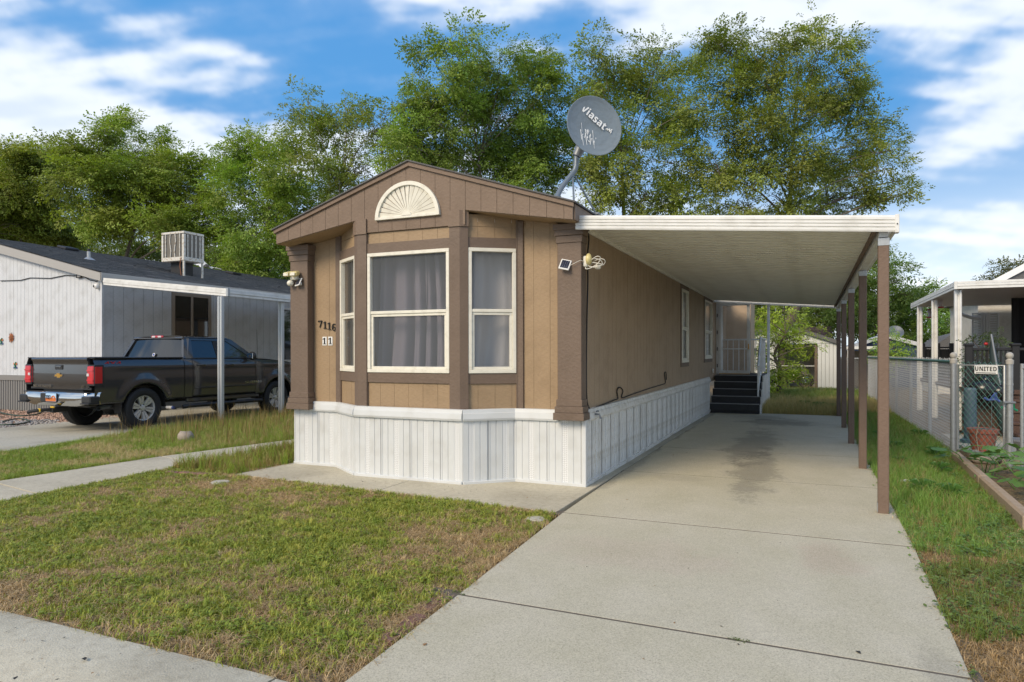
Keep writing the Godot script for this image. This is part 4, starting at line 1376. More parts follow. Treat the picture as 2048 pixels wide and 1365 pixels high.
	rf2.prism(PackedVector2Array([Vector2(xc + 0.03, y0 - 0.12), Vector2(xo + 0.1, y1 - 0.12), Vector2(xo + 0.1, y1 - 0.06), Vector2(xc + 0.03, y0 - 0.06)]), -12.4, za + 0.02)
	obj(rf2, "canopy_roof", M.pan_white, cn)
	for s in 3:
		var f := MB.new()
		f.prism(PackedVector2Array([Vector2(xc + 0.03, y0 - 0.175 + 0.057 * s), Vector2(xo + 0.1, y1 - 0.175 + 0.057 * s), Vector2(xo + 0.1, y1 - 0.122 + 0.057 * s), Vector2(xc + 0.03, y0 - 0.122 + 0.057 * s)]), za + 0.02, za + 0.05 + 0.012 * (s % 2))
		obj(f, "fascia_rib", M.aluminium_white, cn)
		bx("side_rib", M.aluminium_white, cn, Vector3(xo + 0.12 + 0.006 * (s % 2), y1 - 0.148 + 0.057 * s, za - 4.45), Vector3(0.03 + 0.012 * (s % 2), 0.053, 8.95), 0.004)
	bx("corner_cap", M.galvanised, cn, Vector3(xo + 0.12, y1 - 0.09, za + 0.04), Vector3(0.06, 0.18, 0.06), 0.004)
	for z in [PX(440, 838, xo).z, PX(561, 815, xo).z, PX(561, 815, xo).z - 2.6, PX(561, 815, xo).z - 5.2]:
		var p := MB.new()
		p.box(Vector3(-0.04, y1 / 2 - 0.09, 0.0), Vector3(0.05, y1 - 0.19, 0.09), 0.012)
		p.box(Vector3(0.035, y1 / 2 - 0.09, 0.0), Vector3(0.05, y1 - 0.19, 0.09), 0.012)
		p.box(Vector3(0.0, y1 / 2 - 0.09, -0.01), Vector3(0.05, y1 - 0.20, 0.05), 0.002)
		var po := obj(p, "post", M.galvanised_white, cn)
		po.position = Vector3(xo + 0.02, 0, z)
	xc = PZ(204, 700, zf).x
	# fittings on the white walls
	var dome := thing("security_camera", "small white dome camera under the canopy corner of the white house", "camera", Vector3(xc - 0.10, PZ(199, 573, zf).y, zf + 0.03))
	var dm := MB.new()
	dm.ball(Vector3(0, 0, 0.03), Vector3(0.075, 0.08, 0.075), 8, 12)
	obj(dm, "housing", M.white_plain, dome)
	var dl := MB.new()
	dl.ball(Vector3(-0.03, -0.005, 0.085), Vector3(0.035, 0.035, 0.03), 6, 10)
	obj(dl, "lens", M.black_plastic, dome)
	var wire := MB.new()
	var cat := []
	for q in [[0, 562], [40, 561], [60, 556], [100, 557], [130, 551], [150, 552], [165, 552], [178, 560], [192, 563], [203, 555]]: cat.append(PZ(q[0], q[1], zf + 0.02))
	wire.tube(cat, 0.011, 6)
	tag(obj(wire, "wall_cable", M.cable_black, self), "black cable looping across the white front wall", "cable")
	var lt := bx("wall_light", M.black_plastic, self, PZ(157, 552, zf + 0.04), Vector3(0.16, 0.11, 0.06), 0.01)
	tag(lt, "small black floodlight on the white wall's cable", "light")
	bx("lamp_face", M.grey_plain, lt, PZ(157, 552, zf + 0.075), Vector3(0.12, 0.07, 0.006), 0.002)
	# wall ornaments
	var so := thing("sun_ornament", "rust coloured metal sun ornament on the white wall", "ornament", PZ(22, 676, zf + 0.02))
	var disc := MB.new()
	disc.xf = Transform3D(Basis(Vector3.RIGHT, PI / 2), Vector3.ZERO)
	disc.lathe([Vector2(0.0, 0.03), Vector2(0.05, 0.028), Vector2(0.075, 0.01), Vector2(0.075, 0.0)], 16)
	obj(disc, "face", M.rust, so)
	for k in 14:
		var a := TAU * k / 14
		var ry2 := MB.new()
		ry2.prism(PackedVector2Array([Vector2(cos(a - 0.2) * 0.07, sin(a - 0.2) * 0.07), Vector2(cos(a + 0.2) * 0.07, sin(a + 0.2) * 0.07), Vector2(cos(a) * (0.115 + 0.02 * (k % 2)), sin(a) * (0.125 + 0.02 * (k % 2)))]), 0.0, 0.012)
		obj(ry2, "ray", M.rust if k % 2 else M.orange_paint, so)
	for q in [[2, 684, "green and blue butterfly ornament beside the metal sun", "butterfly_ornament"], [30, 732, "green and orange gecko ornament low on the white wall", "gecko_ornament"]]:
		var or_ := thing(q[3], q[2], "ornament", PZ(q[0], q[1], zf + 0.015))
		var body := MB.new()
		body.tube([Vector3(-0.03, -0.10, 0), Vector3(0.02, -0.04, 0.01), Vector3(-0.01, 0.03, 0.012), Vector3(0.02, 0.10, 0.0)], [0.004, 0.018, 0.02, 0.012], 6)
		obj(body, "body", M.green_plastic, or_)
		for s in [-1, 1]:
			for t in [-1, 1]:
				var lg := MB.new()
				lg.prism(PackedVector2Array([Vector2(0, t * 0.03), Vector2(s * 0.07, t * 0.08), Vector2(s * 0.075, t * 0.03)]), 0.0, 0.01)
				obj(lg, "limb" if q[3] == "gecko_ornament" else "wing", M.orange_paint if t > 0 else M.blue_plastic, or_)
	# garden hose on the gravel
	var hose := MB.new()
	var hp := []
	for q in [[105, 800], [95, 815], [75, 828], [40, 832], [10, 828], [-10, 822]]: hp.append(G(q[0], q[1], 0.02))
	hose.tube(smooth_path(hp, 6), 0.016, 6)
	tag(obj(hose, "garden_hose", M.hose_green, self), "dark green garden hose trailing across the gravel to the skirting", "hose")
	var hose2 := MB.new()
	var hp2 := []
	for q in [[5, 843], [35, 838], [58, 842], [40, 848], [0, 850], [-20, 846]]: hp2.append(G(q[0], q[1], 0.02))
	hose2.tube(smooth_path(hp2, 6), 0.016, 6)
	tag(obj(hose2, "garden_hose", M.hose_green, self), "loop of dark hose lying on the grey gravel", "hose")

func smooth_path(p: Array, per: int) -> Array:
	var out := []
	for i in range(p.size() - 1):
		var a: Vector3 = p[maxi(i - 1, 0)]; var b: Vector3 = p[i]; var c: Vector3 = p[i + 1]; var d: Vector3 = p[mini(i + 2, p.size() - 1)]
		for k in per: out.append(b.cubic_interpolate(c, a, d, float(k) / per))
	out.append(p[p.size() - 1])
	return out

# ---------- the lot on the right ----------
func neighbour_right() -> void:
	var pc := thing("patio_cover", "white metal patio cover on white posts beyond the chain link gate", "patio cover")
	var x0 := 4.88
	var zf := -8.1
	var zb := -14.3
	var y1 := 2.86
	bx("cover_roof", M.pan_grey, pc, Vector3(x0 + 2.6, y1 - 0.09, (zf + zb) / 2), Vector3(5.1, 0.05, zf - zb - 0.04), 0.004)
	for s in 3:
		bx("fascia_rib", M.aluminium_white, pc, Vector3(x0 + 2.6, y1 - 0.13 + 0.05 * s, zf + 0.02), Vector3(5.2, 0.046, 0.03 + 0.012 * (s % 2)), 0.004)
		bx("side_rib", M.aluminium_white, pc, Vector3(x0, y1 - 0.13 + 0.05 * s, (zf + zb) / 2), Vector3(0.03 + 0.012 * (s % 2), 0.046, zf - zb), 0.004)
	bx("corner_cap", M.aluminium_white, pc, Vector3(x0, y1 - 0.08, zf + 0.02), Vector3(0.055, 0.155, 0.055), 0.004)
	for z in [zf - 0.12, -10.9, -13.2]:
		var p := MB.new()
		p.box(Vector3(-0.038, y1 / 2 - 0.08, 0), Vector3(0.045, y1 - 0.16, 0.1), 0.012)
		p.box(Vector3(0.038, y1 / 2 - 0.08, 0), Vector3(0.045, y1 - 0.16, 0.1), 0.012)
		p.box(Vector3(0, y1 / 2 - 0.08, -0.01), Vector3(0.05, y1 - 0.17, 0.05), 0.0)
		var o := obj(p, "post", M.aluminium_white, pc)
		o.position = Vector3(x0 + 0.06, 0, z)
	# house wall at the back of the patio
	var zh := -14.5
	var hs := thing("cream_house", "cream neighbouring house with shuttered window behind the patio", "house")
	var xl := PZ(1957, 610, zh).x
	bx("wall", M.cream_wall, hs, Vector3(xl + 4, 1.7, zh - 2), Vector3(8, 3.4, 4), 0.01)
	var g := MB.new()
	g.prism(PackedVector2Array([Vector2(xl - 0.2, 2.95), Vector2(xl + 4, 5.4), Vector2(xl + 8.2, 2.95)]), zh - 4.2, zh + 0.25)
	obj(g, "roof", M.shingle_grey, hs)
	for s in [-1, 1]:
		var rk := MB.new()
		rk.prism(PackedVector2Array([Vector2(xl + 4 + s * 4.25, 2.93), Vector2(xl + 4, 5.42), Vector2(xl + 4, 5.62), Vector2(xl + 4 + s * 4.25, 3.1)]), zh + 0.22, zh + 0.32)
		obj(rk, "rake_board", M.white_plain, hs)
	var a := PZ(1966, 626, zh)
	var b := PZ(1976, 735, zh)
	var TW := Transform3D(Basis(), Vector3(0, 0, zh + 0.03))
	window(hs, TW, a.x, b.x, b.y, a.y, (a.y + b.y) / 2 + 0.1, M.white_plain, 0.05)
	bx("window_blind", M.grey_plain, hs, Vector3((a.x + b.x) / 2, (a.y + b.y) / 2, zh + 0.004), Vector3(b.x - a.x, a.y - b.y, 0.006), 0.0)
	for s in [0, 1]:
		var sx := a.x - 0.13 if s == 0 else b.x + 0.13
		var sh := Node3D.new()
		sh.name = "shutter"
		hs.add_child(sh, true)
		var fr := MB.new()
		bars(fr, sx - 0.12, sx + 0.12, b.y, a.y, 0.04, zh + 0.005, zh + 0.045)
		obj(fr, "frame", M.white_plain, sh)
		var nsl := 22
		for k in nsl:
			bx("slat", M.white_plain, sh, Vector3(sx, lerpf(b.y + 0.05, a.y - 0.05, (k + 0.5) / nsl), zh + 0.022), Vector3(0.16, 0.05, 0.008), 0.0, Basis(Vector3.RIGHT, -0.5))
	var dp := MB.new()
	dp.tube(smooth_path([Vector3(xl - 0.45, 2.75, zh + 0.1), Vector3(xl - 0.44, 2.58, zh + 0.1), Vector3(xl - 0.2, 2.45, zh + 0.1), Vector3(xl + 0.04, 2.42, zh + 0.1)], 4), 0.045, 8)
	obj(dp, "downspout", M.white_plain, hs)
	# dark screen hung along the far side
	var cur := MB.new()
	var rows := []
	for j in 3:
		var row := []
		for i in 61:
			row.append(Vector3(6.55 + i * 0.03, 0.9 + j * 0.93, -11.6 + 0.04 * sin(i * 0.8) + 0.02 * sin(i * 2.1)))
		rows.append(row)
	cur.grid(rows)
	tag(obj(cur, "patio_screen", M.black_mesh, self), "black mesh screen hanging at the side of the patio", "screen")
	# deck, steps, railing
	var dk := thing("patio_deck", "brown timber deck with wide steps below the black railing", "deck")
	bx("deck_floor", M.deck_brown, dk, Vector3(7.4, 0.80, -10.6), Vector3(4.9, 0.08, 7.0), 0.004)
	bx("deck_skirt", M.deck_brown, dk, Vector3(7.4, 0.40, -7.16), Vector3(4.9, 0.74, 0.04), 0.0)
	for k in 4:
		bx("tread", M.deck_brown, dk, Vector3(7.0, 0.16 + 0.17 * k, -6.02 - 0.29 * k), Vector3(3.3, 0.045, 0.31), 0.008)
		bx("riser", M.deck_brown, dk, Vector3(7.0, 0.07 + 0.17 * k, -5.90 - 0.29 * k), Vector3(3.28, 0.135, 0.025), 0.002)
	var rl := thing("deck_railing", "black metal railing with square posts along the patio deck", "railing")
	var z := -7.2
	var ra := PZ(1938, 700, z).x
	var rb := PZ(2031, 700, z).x
	for x in [ra, rb, rb + 1.2]:
		bx("post", M.black_paint, rl, Vector3(x, 1.22, z), Vector3(0.11, 0.80, 0.11), 0.006)
		bx("post_cap", M.black_paint, rl, Vector3(x, 1.63, z), Vector3(0.15, 0.05, 0.15), 0.012)
	bx("top_rail", M.black_paint, rl, Vector3((ra + rb) / 2 + 0.6, 1.55, z), Vector3(rb - ra + 1.2, 0.05, 0.06), 0.008)
	bx("bottom_rail", M.black_paint, rl, Vector3((ra + rb) / 2 + 0.6, 0.93, z), Vector3(rb - ra + 1.2, 0.04, 0.05), 0.006)
	for k in 9:
		bx("baluster", M.black_paint, rl, Vector3(lerpf(ra, rb, (k + 1) / 10.0), 1.24, z), Vector3(0.026, 0.58, 0.026), 0.002)
	var far := thing("deck_railing", "black boarded railing at the far end of the patio deck", "railing")
	var fa := PZ(1845, 700, -14.0).x
	var fb := PZ(1905, 700, -14.0).x
	for x in [fa, (fa + fb) / 2, fb]:
		bx("post", M.black_paint, far, Vector3(x, 1.25, -14.0), Vector3(0.13, 1.0, 0.13), 0.006)
	for k in 12:
		bx("board", M.black_paint, far, Vector3(lerpf(fa, fb, (k + 0.5) / 12.0), 1.2, -14.03), Vector3((fb - fa) / 12.5, 0.8, 0.03), 0.004)
	bx("top_rail", M.black_paint, far, Vector3((fa + fb) / 2, 1.63, -14.0), Vector3(fb - fa, 0.05, 0.09), 0.006)
	# pale concrete patio in front of the steps
	slab_thing("patio_slab", M.concrete_path, "pale concrete patio floor at the foot of the brown steps", [[Vector2(4.5, -4.4), Vector2(5.3, -3.5), Vector2(11, -3.5), Vector2(11, -5.85), Vector2(4.5, -5.85)], [Vector2(4.5, -5.87), Vector2(11, -5.87), Vector2(11, -7.1), Vector2(4.5, -7.1)]], false, 0.03)

func background_buildings() -> void:
	# metal shed with its door slid open
	var zs := -22.3
	var sh := thing("garden_shed", "white metal garden shed with open dark doorway behind the sapling", "shed")
	var xr := G(1675, 783).x
	var x0 := -0.9
	var ey := 1.88
	var ry := 2.62
	var xm := (x0 + xr) / 2
	var da := PZ(1556, 700, zs).x
	var db := PZ(1632, 700, zs).x
	var nb := 5
	for k in nb:
		bx("wall_panel", M.shed_white, sh, Vector3(lerpf(db + 0.06, xr, (k + 0.5) / nb), 0.98, zs), Vector3((xr - db - 0.06) / nb - 0.008, 1.80, 0.03), 0.01)
	for k in 9:
		bx("wall_panel", M.shed_white, sh, Vector3(lerpf(x0, da, (k + 0.5) / 9), 0.98, zs), Vector3((da - x0) / 9 - 0.008, 1.80, 0.03), 0.01)
	bx("door_post", M.brown, sh, Vector3(db + 0.01, 0.93, zs + 0.02), Vector3(0.11, 1.8, 0.05))
	bx("door_track", M.shed_white, sh, Vector3((da + db) / 2, 0.07, zs + 0.03), Vector3(db - da + 0.3, 0.06, 0.06))
	var gb := MB.new()
	gb.prism(PackedVector2Array([Vector2(x0, ey), Vector2(xr, ey), Vector2(xm, ry - 0.02)]), zs - 0.02, zs + 0.03)
	obj(gb, "gable", M.shed_white, sh)
	bx("rear_wall", M.shed_white, sh, Vector3(xm, 0.95, zs - 2.9), Vector3(xr - x0, 1.9, 0.03))
	for x in [x0, xr - 0.02]:
		bx("side_wall", M.shed_white, sh, Vector3(x, 0.95, zs - 1.45), Vector3(0.03, 1.9, 2.85))
	bx("floor", M.timber, sh, Vector3(xm, 0.02, zs - 1.45), Vector3(xr - x0, 0.05, 2.9))
	bx("shelf", M.shed_white, sh, Vector3((da + db) / 2, 0.98, zs - 0.25), Vector3(db - da, 0.03, 0.04))
	for s in [-1, 1]:
		var rf := MB.new()
		rf.prism(PackedVector2Array([Vector2(xm, ry), Vector2(xm + s * (xr - xm + 0.12), ey - 0.04), Vector2(xm + s * (xr - xm + 0.12), ey + 0.02), Vector2(xm, ry + 0.06)]), zs - 3.0, zs + 0.12)
		obj(rf, "roof", M.shingle_grey, sh)
		var tr := MB.new()
		tr.prism(PackedVector2Array([Vector2(xm, ry - 0.03), Vector2(xm + s * (xr - xm + 0.12), ey - 0.07), Vector2(xm + s * (xr - xm + 0.12), ey + 0.09), Vector2(xm, ry + 0.13)]), zs + 0.121, zs + 0.14)
		obj(tr, "rake_trim", M.eave_dark, sh)
	# motorbike inside
	var mb := thing("motorbike", "dark motorbike with chrome engine parked in the shed doorway", "motorbike", Vector3(PZ(1590, 760, zs - 0.7).x, 0.05, zs - 0.7))
	for x in [-0.55, 0.42]:
		var w := Node3D.new()
		w.name = "wheel"
		mb.add_child(w, true)
		w.position = Vector3(x, 0.29, 0)
		var ty := MB.new()
		ty.xf = Transform3D(Basis(Vector3.RIGHT, PI / 2), Vector3.ZERO)
		ty.lathe([Vector2(0.19, -0.05), Vector2(0.26, -0.05), Vector2(0.29, -0.02), Vector2(0.29, 0.02), Vector2(0.26, 0.05), Vector2(0.19, 0.05), Vector2(0.19, -0.05)], 20)
		obj(ty, "tyre", M.black_rubber, w)
		var rm := MB.new()
		rm.xf = ty.xf
		rm.lathe([Vector2(0.0, 0.03), Vector2(0.05, 0.04), Vector2(0.06, 0.02), Vector2(0.17, 0.02), Vector2(0.195, 0.045)], 20)
		obj(rm, "rim", M.chrome, w)
	var eng := MB.new()
	eng.box(Vector3(-0.08, 0.42, 0), Vector3(0.34, 0.30, 0.26), 0.05)
	obj(eng, "engine", M.chrome, mb)
	var tank := MB.new()
	tank.ball(Vector3(0.02, 0.72, 0), Vector3(0.27, 0.12, 0.13), 8, 12)
	obj(tank, "tank", M.truck_paint, mb)
	var seat := MB.new()
	seat.ball(Vector3(-0.38, 0.66, 0), Vector3(0.28, 0.07, 0.13), 8, 12)
	obj(seat, "seat", M.black_rubber, mb)
	var bar := MB.new()
	bar.tube([Vector3(0.2, 0.95, -0.3), Vector3(0.25, 0.92, 0), Vector3(0.2, 0.95, 0.3)], 0.015, 6)
	bar.tube([Vector3(0.25, 0.92, 0), Vector3(0.42, 0.29, 0.06)], 0.025, 6)
	obj(bar, "fork", M.chrome, mb)
	# roofs and walls beyond
	var br := thing("brown_roofed_house", "house with brown shingle roof rising beyond the shed", "house")
	var c := CAM + ray(1640, 690) * 38.0
	bx("wall", M.cream_wall, br, Vector3(c.x - 2, 1.0, c.z - 3), Vector3(5.2, 2.0, 6), 0.0)
	var g2 := MB.new()
	var top := (CAM + ray(1640, 652) * 38.0).y
	var low := (CAM + ray(1640, 674) * 38.0).y
	g2.xf = Transform3D(Basis(Vector3.UP, PI / 2), Vector3(c.x + 0.65, 0, c.z - 3))
	g2.prism(PackedVector2Array([Vector2(-3.2, low), Vector2(-1.6, top), Vector2(1.6, top), Vector2(3.2, low)]), -5.4, 0.0)
	obj(g2, "roof", M.shingle_brown, br)
	var bl := thing("blue_house", "dark blue house with white eaves beyond the right fence", "house")
	var p := CAM + ray(1838, 700) * 31.0
	var pl := CAM + ray(1700, 700) * 31.0
	var yr := (CAM + ray(1775, 667) * 31.0).y
	var xr2 := (CAM + ray(1773, 667) * 31.0).x
	var yl := (CAM + ray(1838, 686) * 31.0).y
	bx("wall", M.blue_wall, bl, Vector3((p.x + pl.x) / 2, 0.9, p.z - 2), Vector3(p.x - pl.x, 1.95, 4), 0.0)
	var g3 := MB.new()
	g3.prism(PackedVector2Array([Vector2(pl.x, 1.85), Vector2(xr2, yr - 0.05), Vector2(p.x, yl - 0.05), Vector2(p.x, 1.85)]), p.z - 4, p.z + 0.0)
	obj(g3, "gable", M.blue_wall, bl)
	var g4 := MB.new()
	g4.prism(PackedVector2Array([Vector2(xr2, yr), Vector2(p.x + 0.1, yl - 0.02), Vector2(p.x + 0.1, yl - 0.2), Vector2(xr2, yr - 0.18)]), p.z - 4.1, p.z + 0.2)
	g4.prism(PackedVector2Array([Vector2(xr2, yr), Vector2(pl.x - 0.1, 1.8), Vector2(pl.x - 0.1, 1.62), Vector2(xr2, yr - 0.18)]), p.z - 4.1, p.z + 0.2)
	obj(g4, "eave_trim", M.white_plain, bl)
	var ds := MB.new()
	ds.xf = Transform3D(Basis(Vector3.RIGHT, 1.0), Vector3((CAM + ray(1794, 668) * 31.0).x, yr + 0.02, p.z - 0.3))
	ds.lathe([Vector2(0.0, 0.0), Vector2(0.2, 0.03), Vector2(0.36, 0.09), Vector2(0.36, 0.10), Vector2(0.2, 0.045), Vector2(0.0, 0.012)], 20)
	tag(obj(ds, "satellite_dish", M.metal_grey, self), "small grey dish on the dark blue house's roof", "satellite dish")
	# low grey roof behind the patio
	var gr := thing("grey_roofed_house", "house with low grey shingle roof seen between the patio posts", "house")
	var q0 := CAM + ray(1870, 690) * 26.0
	var q1 := CAM + ray(1965, 690) * 26.0
	bx("wall", M.cream_wall, gr, Vector3((q0.x + q1.x) / 2, 0.8, q0.z - 2.2), Vector3(q1.x - q0.x, 1.75, 4), 0.0)
	var yt := (CAM + ray(1900, 672) * 26.0).y
	var g5 := MB.new()
	g5.prism(PackedVector2Array([Vector2(q0.x - 0.2, 1.62), Vector2(q0.x + 0.5, yt), Vector2(q1.x - 0.3, yt + 0.25), Vector2(q1.x + 0.2, 1.62)]), q0.z - 4.3, q0.z - 0.1)
	obj(g5, "roof", M.shingle_grey, gr)
	bx("eave_trim", M.white_plain, gr, Vector3((q0.x + q1.x) / 2, 1.6, q0.z - 0.07), Vector3(q1.x - q0.x + 0.5, 0.14, 0.06), 0.0)
	# far carport and stored things at the yard's end
	var fc := thing("distant_canopy", "low white canopy beyond the far end of the fence", "canopy")
	var v0 := CAM + ray(1690, 690) * 30.0
	var v1 := CAM + ray(1760, 690) * 30.0
	bx("canopy_roof", M.white_plain, fc, Vector3((v0.x + v1.x) / 2, 1.72, v0.z), Vector3(v1.x - v0.x, 0.12, 2.2), 0.01)
	for x in [v0.x + 0.1, v1.x - 0.1]:
		bx("post", M.white_plain, fc, Vector3(x, 0.83, v0.z + 1.0), Vector3(0.08, 1.68, 0.08), 0.006)
	bx("back_wall", M.trim_taupe, fc, Vector3((v0.x + v1.x) / 2, 0.8, v0.z - 1.0), Vector3(v1.x - v0.x, 1.6, 0.05), 0.006)

# ---------- fences ----------
func chain_link(a: Vector3, b: Vector3, y0: float, y1: float, pitch: float, r: float, step := 0.045) -> MB:
	var mb := MB.new()
	var d := (b - a).normalized()
	var L := a.distance_to(b)
	var nrm := d.cross(Vector3.UP)
	var n := int(L / pitch)
	var half := pitch / 2
	var rows := int((y1 - y0) / step)
	for k in n:
		var base: float = (k + 0.5) * pitch
		var prev := Vector3.ZERO
		for j in rows + 1:
			var s: float = base + (half if (j + k) % 2 else -half)
			var p: Vector3 = a + d * s + Vector3.UP * (y0 + j * step) + nrm * (0.003 if j % 2 else -0.003)
			if j > 0:
				# a three sided wire between two bends
				var t := (p - prev).normalized()
				var u := t.cross(nrm).normalized()
				for q in 3:
					var a0 := TAU * q / 3; var a1 := TAU * (q + 1) / 3
					var o0 := (u * cos(a0) + nrm * sin(a0)) * r; var o1 := (u * cos(a1) + nrm * sin(a1)) * r
					mb.quad(prev + o0, p + o0, p + o1, prev + o1)
			prev = p
	return mb

func fences() -> void:
	var fn := thing("chain_link_fence", "long silver chain link fence with green top rail beside the carport", "fence")
	var a := Vector3(4.22, 0, -4.28)
	var b := Vector3(4.02, 0, -17.2)
	var o := obj(chain_link(a, b, 0.03, 1.37, 0.040, 0.0027), "wire_mesh", M.wire_silver, fn)
	o.set_meta("kind", "stuff")
	var rail := MB.new()
	rail.tube([a + Vector3(0, 1.355, 0), b + Vector3(0, 1.36, 0)], 0.022, 8)
	obj(rail, "top_rail", M.fence_green, fn)
	for k in 6:
		var p := a.lerp(b, (k + 1) / 6.0)
		var po := MB.new()
		po.tube([p + Vector3(0.04, -0.05, 0), p + Vector3(0.04, 1.38, 0)], 0.026, 8)
		obj(po, "post", M.galvanised, fn)
	# white knuckles of wire along the top
	var kn := MB.new()
	for k in 330:
		var p := a.lerp(b, k / 330.0) + Vector3(rr(-0.012, 0.012), 1.37, 0)
		kn.tube([p, p + Vector3(rr(-0.01, 0.01), rr(0.02, 0.045), rr(-0.01, 0.01))], 0.004, 3, false)
	tag(obj(kn, "wire_ends", M.wire_silver, fn), "", "", "", "stuff")
	# far cross fence
	var cf := thing("chain_link_fence", "short chain link fence crossing behind the shed's corner", "fence")
	var o3 := obj(chain_link(Vector3(3.3, 0, -20.5), Vector3(4.0, 0, -20.5), 0.03, 1.3, 0.05, 0.004), "wire_mesh", M.wire_silver, cf)
	o3.set_meta("kind", "stuff")
	var cr := MB.new()
	cr.tube([Vector3(3.3, 1.3, -20.5), Vector3(4.0, 1.3, -20.5)], 0.022, 6)
	obj(cr, "top_rail", M.galvanised, cf)
	for x in [3.35, 4.0]:
		var po := MB.new()
		po.tube([Vector3(x, -0.05, -20.5), Vector3(x, 1.36, -20.5)], 0.028, 8)
		obj(po, "post", M.metal_grey, cf)
	# gate with ball topped posts
	var g0 := Vector3(4.22, 0, -4.28)
	var g1 := Vector3(4.765, 0, -3.71)
	for q in [[g0, "galvanised fence post with ball cap where the long fence meets the gate"], [g1, "galvanised gate post with ball cap on the gate's latch side"]]:
		var gp := thing("gate_post", q[1], "post", q[0], "")
		var t := MB.new()
		t.tube([Vector3(0, -0.05, 0), Vector3(0, 1.36, 0)], 0.038, 14)
		obj(t, "shaft", M.galvanised, gp)
		for y in [0.25, 0.62, 1.05]:
			var c := MB.new()
			c.tube([Vector3(0, y, 0), Vector3(0, y + 0.03, 0)], 0.0415, 14)
			obj(c, "band", M.galvanised, gp)
		var ball := MB.new()
		ball.lathe([Vector2(0.046, 1.33), Vector2(0.048, 1.385), Vector2(0.03, 1.395), Vector2(0.026, 1.405), Vector2(0.040, 1.42), Vector2(0.046, 1.445), Vector2(0.040, 1.472), Vector2(0.02, 1.488), Vector2(0.0, 1.491)], 14)
		obj(ball, "ball_cap", M.cap_grey, gp)
	var gt := thing("chain_link_gate", "green chain link gate in a silver pipe frame carrying a small sign", "gate")
	var d := (g1 - g0).normalized()
	var h0 := g0 + d * 0.065
	var h1 := g1 - d * 0.07
	var fr := MB.new()
	fr.tube([h0 + Vector3(0, 0.10, 0), h0 + Vector3(0, 1.31, 0), h1 + Vector3(0, 1.31, 0), h1 + Vector3(0, 0.10, 0), h0 + Vector3(0, 0.10, 0)], 0.018, 8)
	obj(fr, "frame", M.galvanised, gt)
	var gm := obj(chain_link(h0, h1, 0.10, 1.36, 0.0385, 0.0032), "wire_mesh", M.fence_green, gt)
	gm.set_meta("kind", "stuff")
	var lat := MB.new()
	lat.box(h1 + d * 0.06 + Vector3(0, 0.82, 0.03), Vector3(0.14, 0.03, 0.05), 0.008)
	obj(lat, "latch", M.metal_grey, gt)
	# sign
	var Tg := along(g0, g1)
	var sg := thing("gate_sign", "white sign reading UNITED wired to the chain link gate", "sign")
	sg.transform = Tg
	var sx := 0.49
	bx("board", M.print_white, sg, Vector3(sx, 1.25, 0.028), Vector3(0.32, 0.115, 0.004), 0.001)
	word("UNITED", "lettering", M.print_grey, sg, 0.060, 0.003, Transform3D(Basis(), Vector3(sx, 1.262, 0.032)))
	bx("lower_line", M.print_grey, sg, Vector3(sx, 1.207, 0.0305), Vector3(0.27, 0.010, 0.001), 0.0)
	# the next panel, by the edge of the view
	var p2 := thing("gate_leaf", "silver pipe framed fence panel beyond the latch post", "gate")
	var e0 := g1 + d * 0.13 + Vector3(0.02, 0, 0.02)
	var e1 := e0 + d * 1.1
	var f2 := MB.new()
	f2.tube([e0 + Vector3(0, -0.05, 0), e0 + Vector3(0, 1.34, 0)], 0.024, 8)
	f2.tube([e0 + Vector3(0, 1.28, 0), e1 + Vector3(0, 1.28, 0)], 0.02, 8)
	f2.tube([e0 + Vector3(0, 0.12, 0), e1 + Vector3(0, 0.12, 0)], 0.02, 8)
	f2.tube([e1 + Vector3(0, 0.0, 0), e1 + Vector3(0, 1.34, 0)], 0.024, 8)
	obj(f2, "frame", M.galvanised, p2)
	var m2 := obj(chain_link(e0, e1, 0.10, 1.30, 0.0385, 0.0032), "wire_mesh", M.fence_green, p2)
	m2.set_meta("kind", "stuff")

# ---------- pickup truck ----------
const TX := -10.66
const TZ := -0.97
const AX_R := 1.17
const AX_F := 4.815
func body_x(y: float, s: float) -> float:
	var x := 0.995
	if y > 1.0: x -= 0.012 * pow((y - 1.0) / 0.39, 2.0) + 0.055 * pow(maxf(0.0, y - 1.22) / 0.16, 1.4)
	else: x -= 0.028 * pow((1.0 - y) / 0.5, 2.0)
	x -= 0.010 * exp(-pow((y - 1.13) / 0.05, 2.0)) * smoothstep(0.3, 0.7, s)
	for a in [AX_R, AX_F]:
		var d := sqrt((s - a) * (s - a) + (y - 0.4) * (y - 0.4))
		x += 0.030 * (1.0 - smoothstep(0.52, 0.70, d))
	if s > 5.2: x -= 0.35 * pow((s - 5.2) / 0.6, 2.0)
	return x
func body_low(s: float, base: float) -> float:
	var y := base
	for a in [AX_R, AX_F]:
		if absf(s - a) < 0.49: y = maxf(y, 0.40 + sqrt(0.2401 - (s - a) * (s - a)))
	return y
func body_top(s: float) -> float:
	if s < 4.1: return 1.378
	return 1.35 - 0.17 * pow((s - 4.1) / 1.65, 1.6)
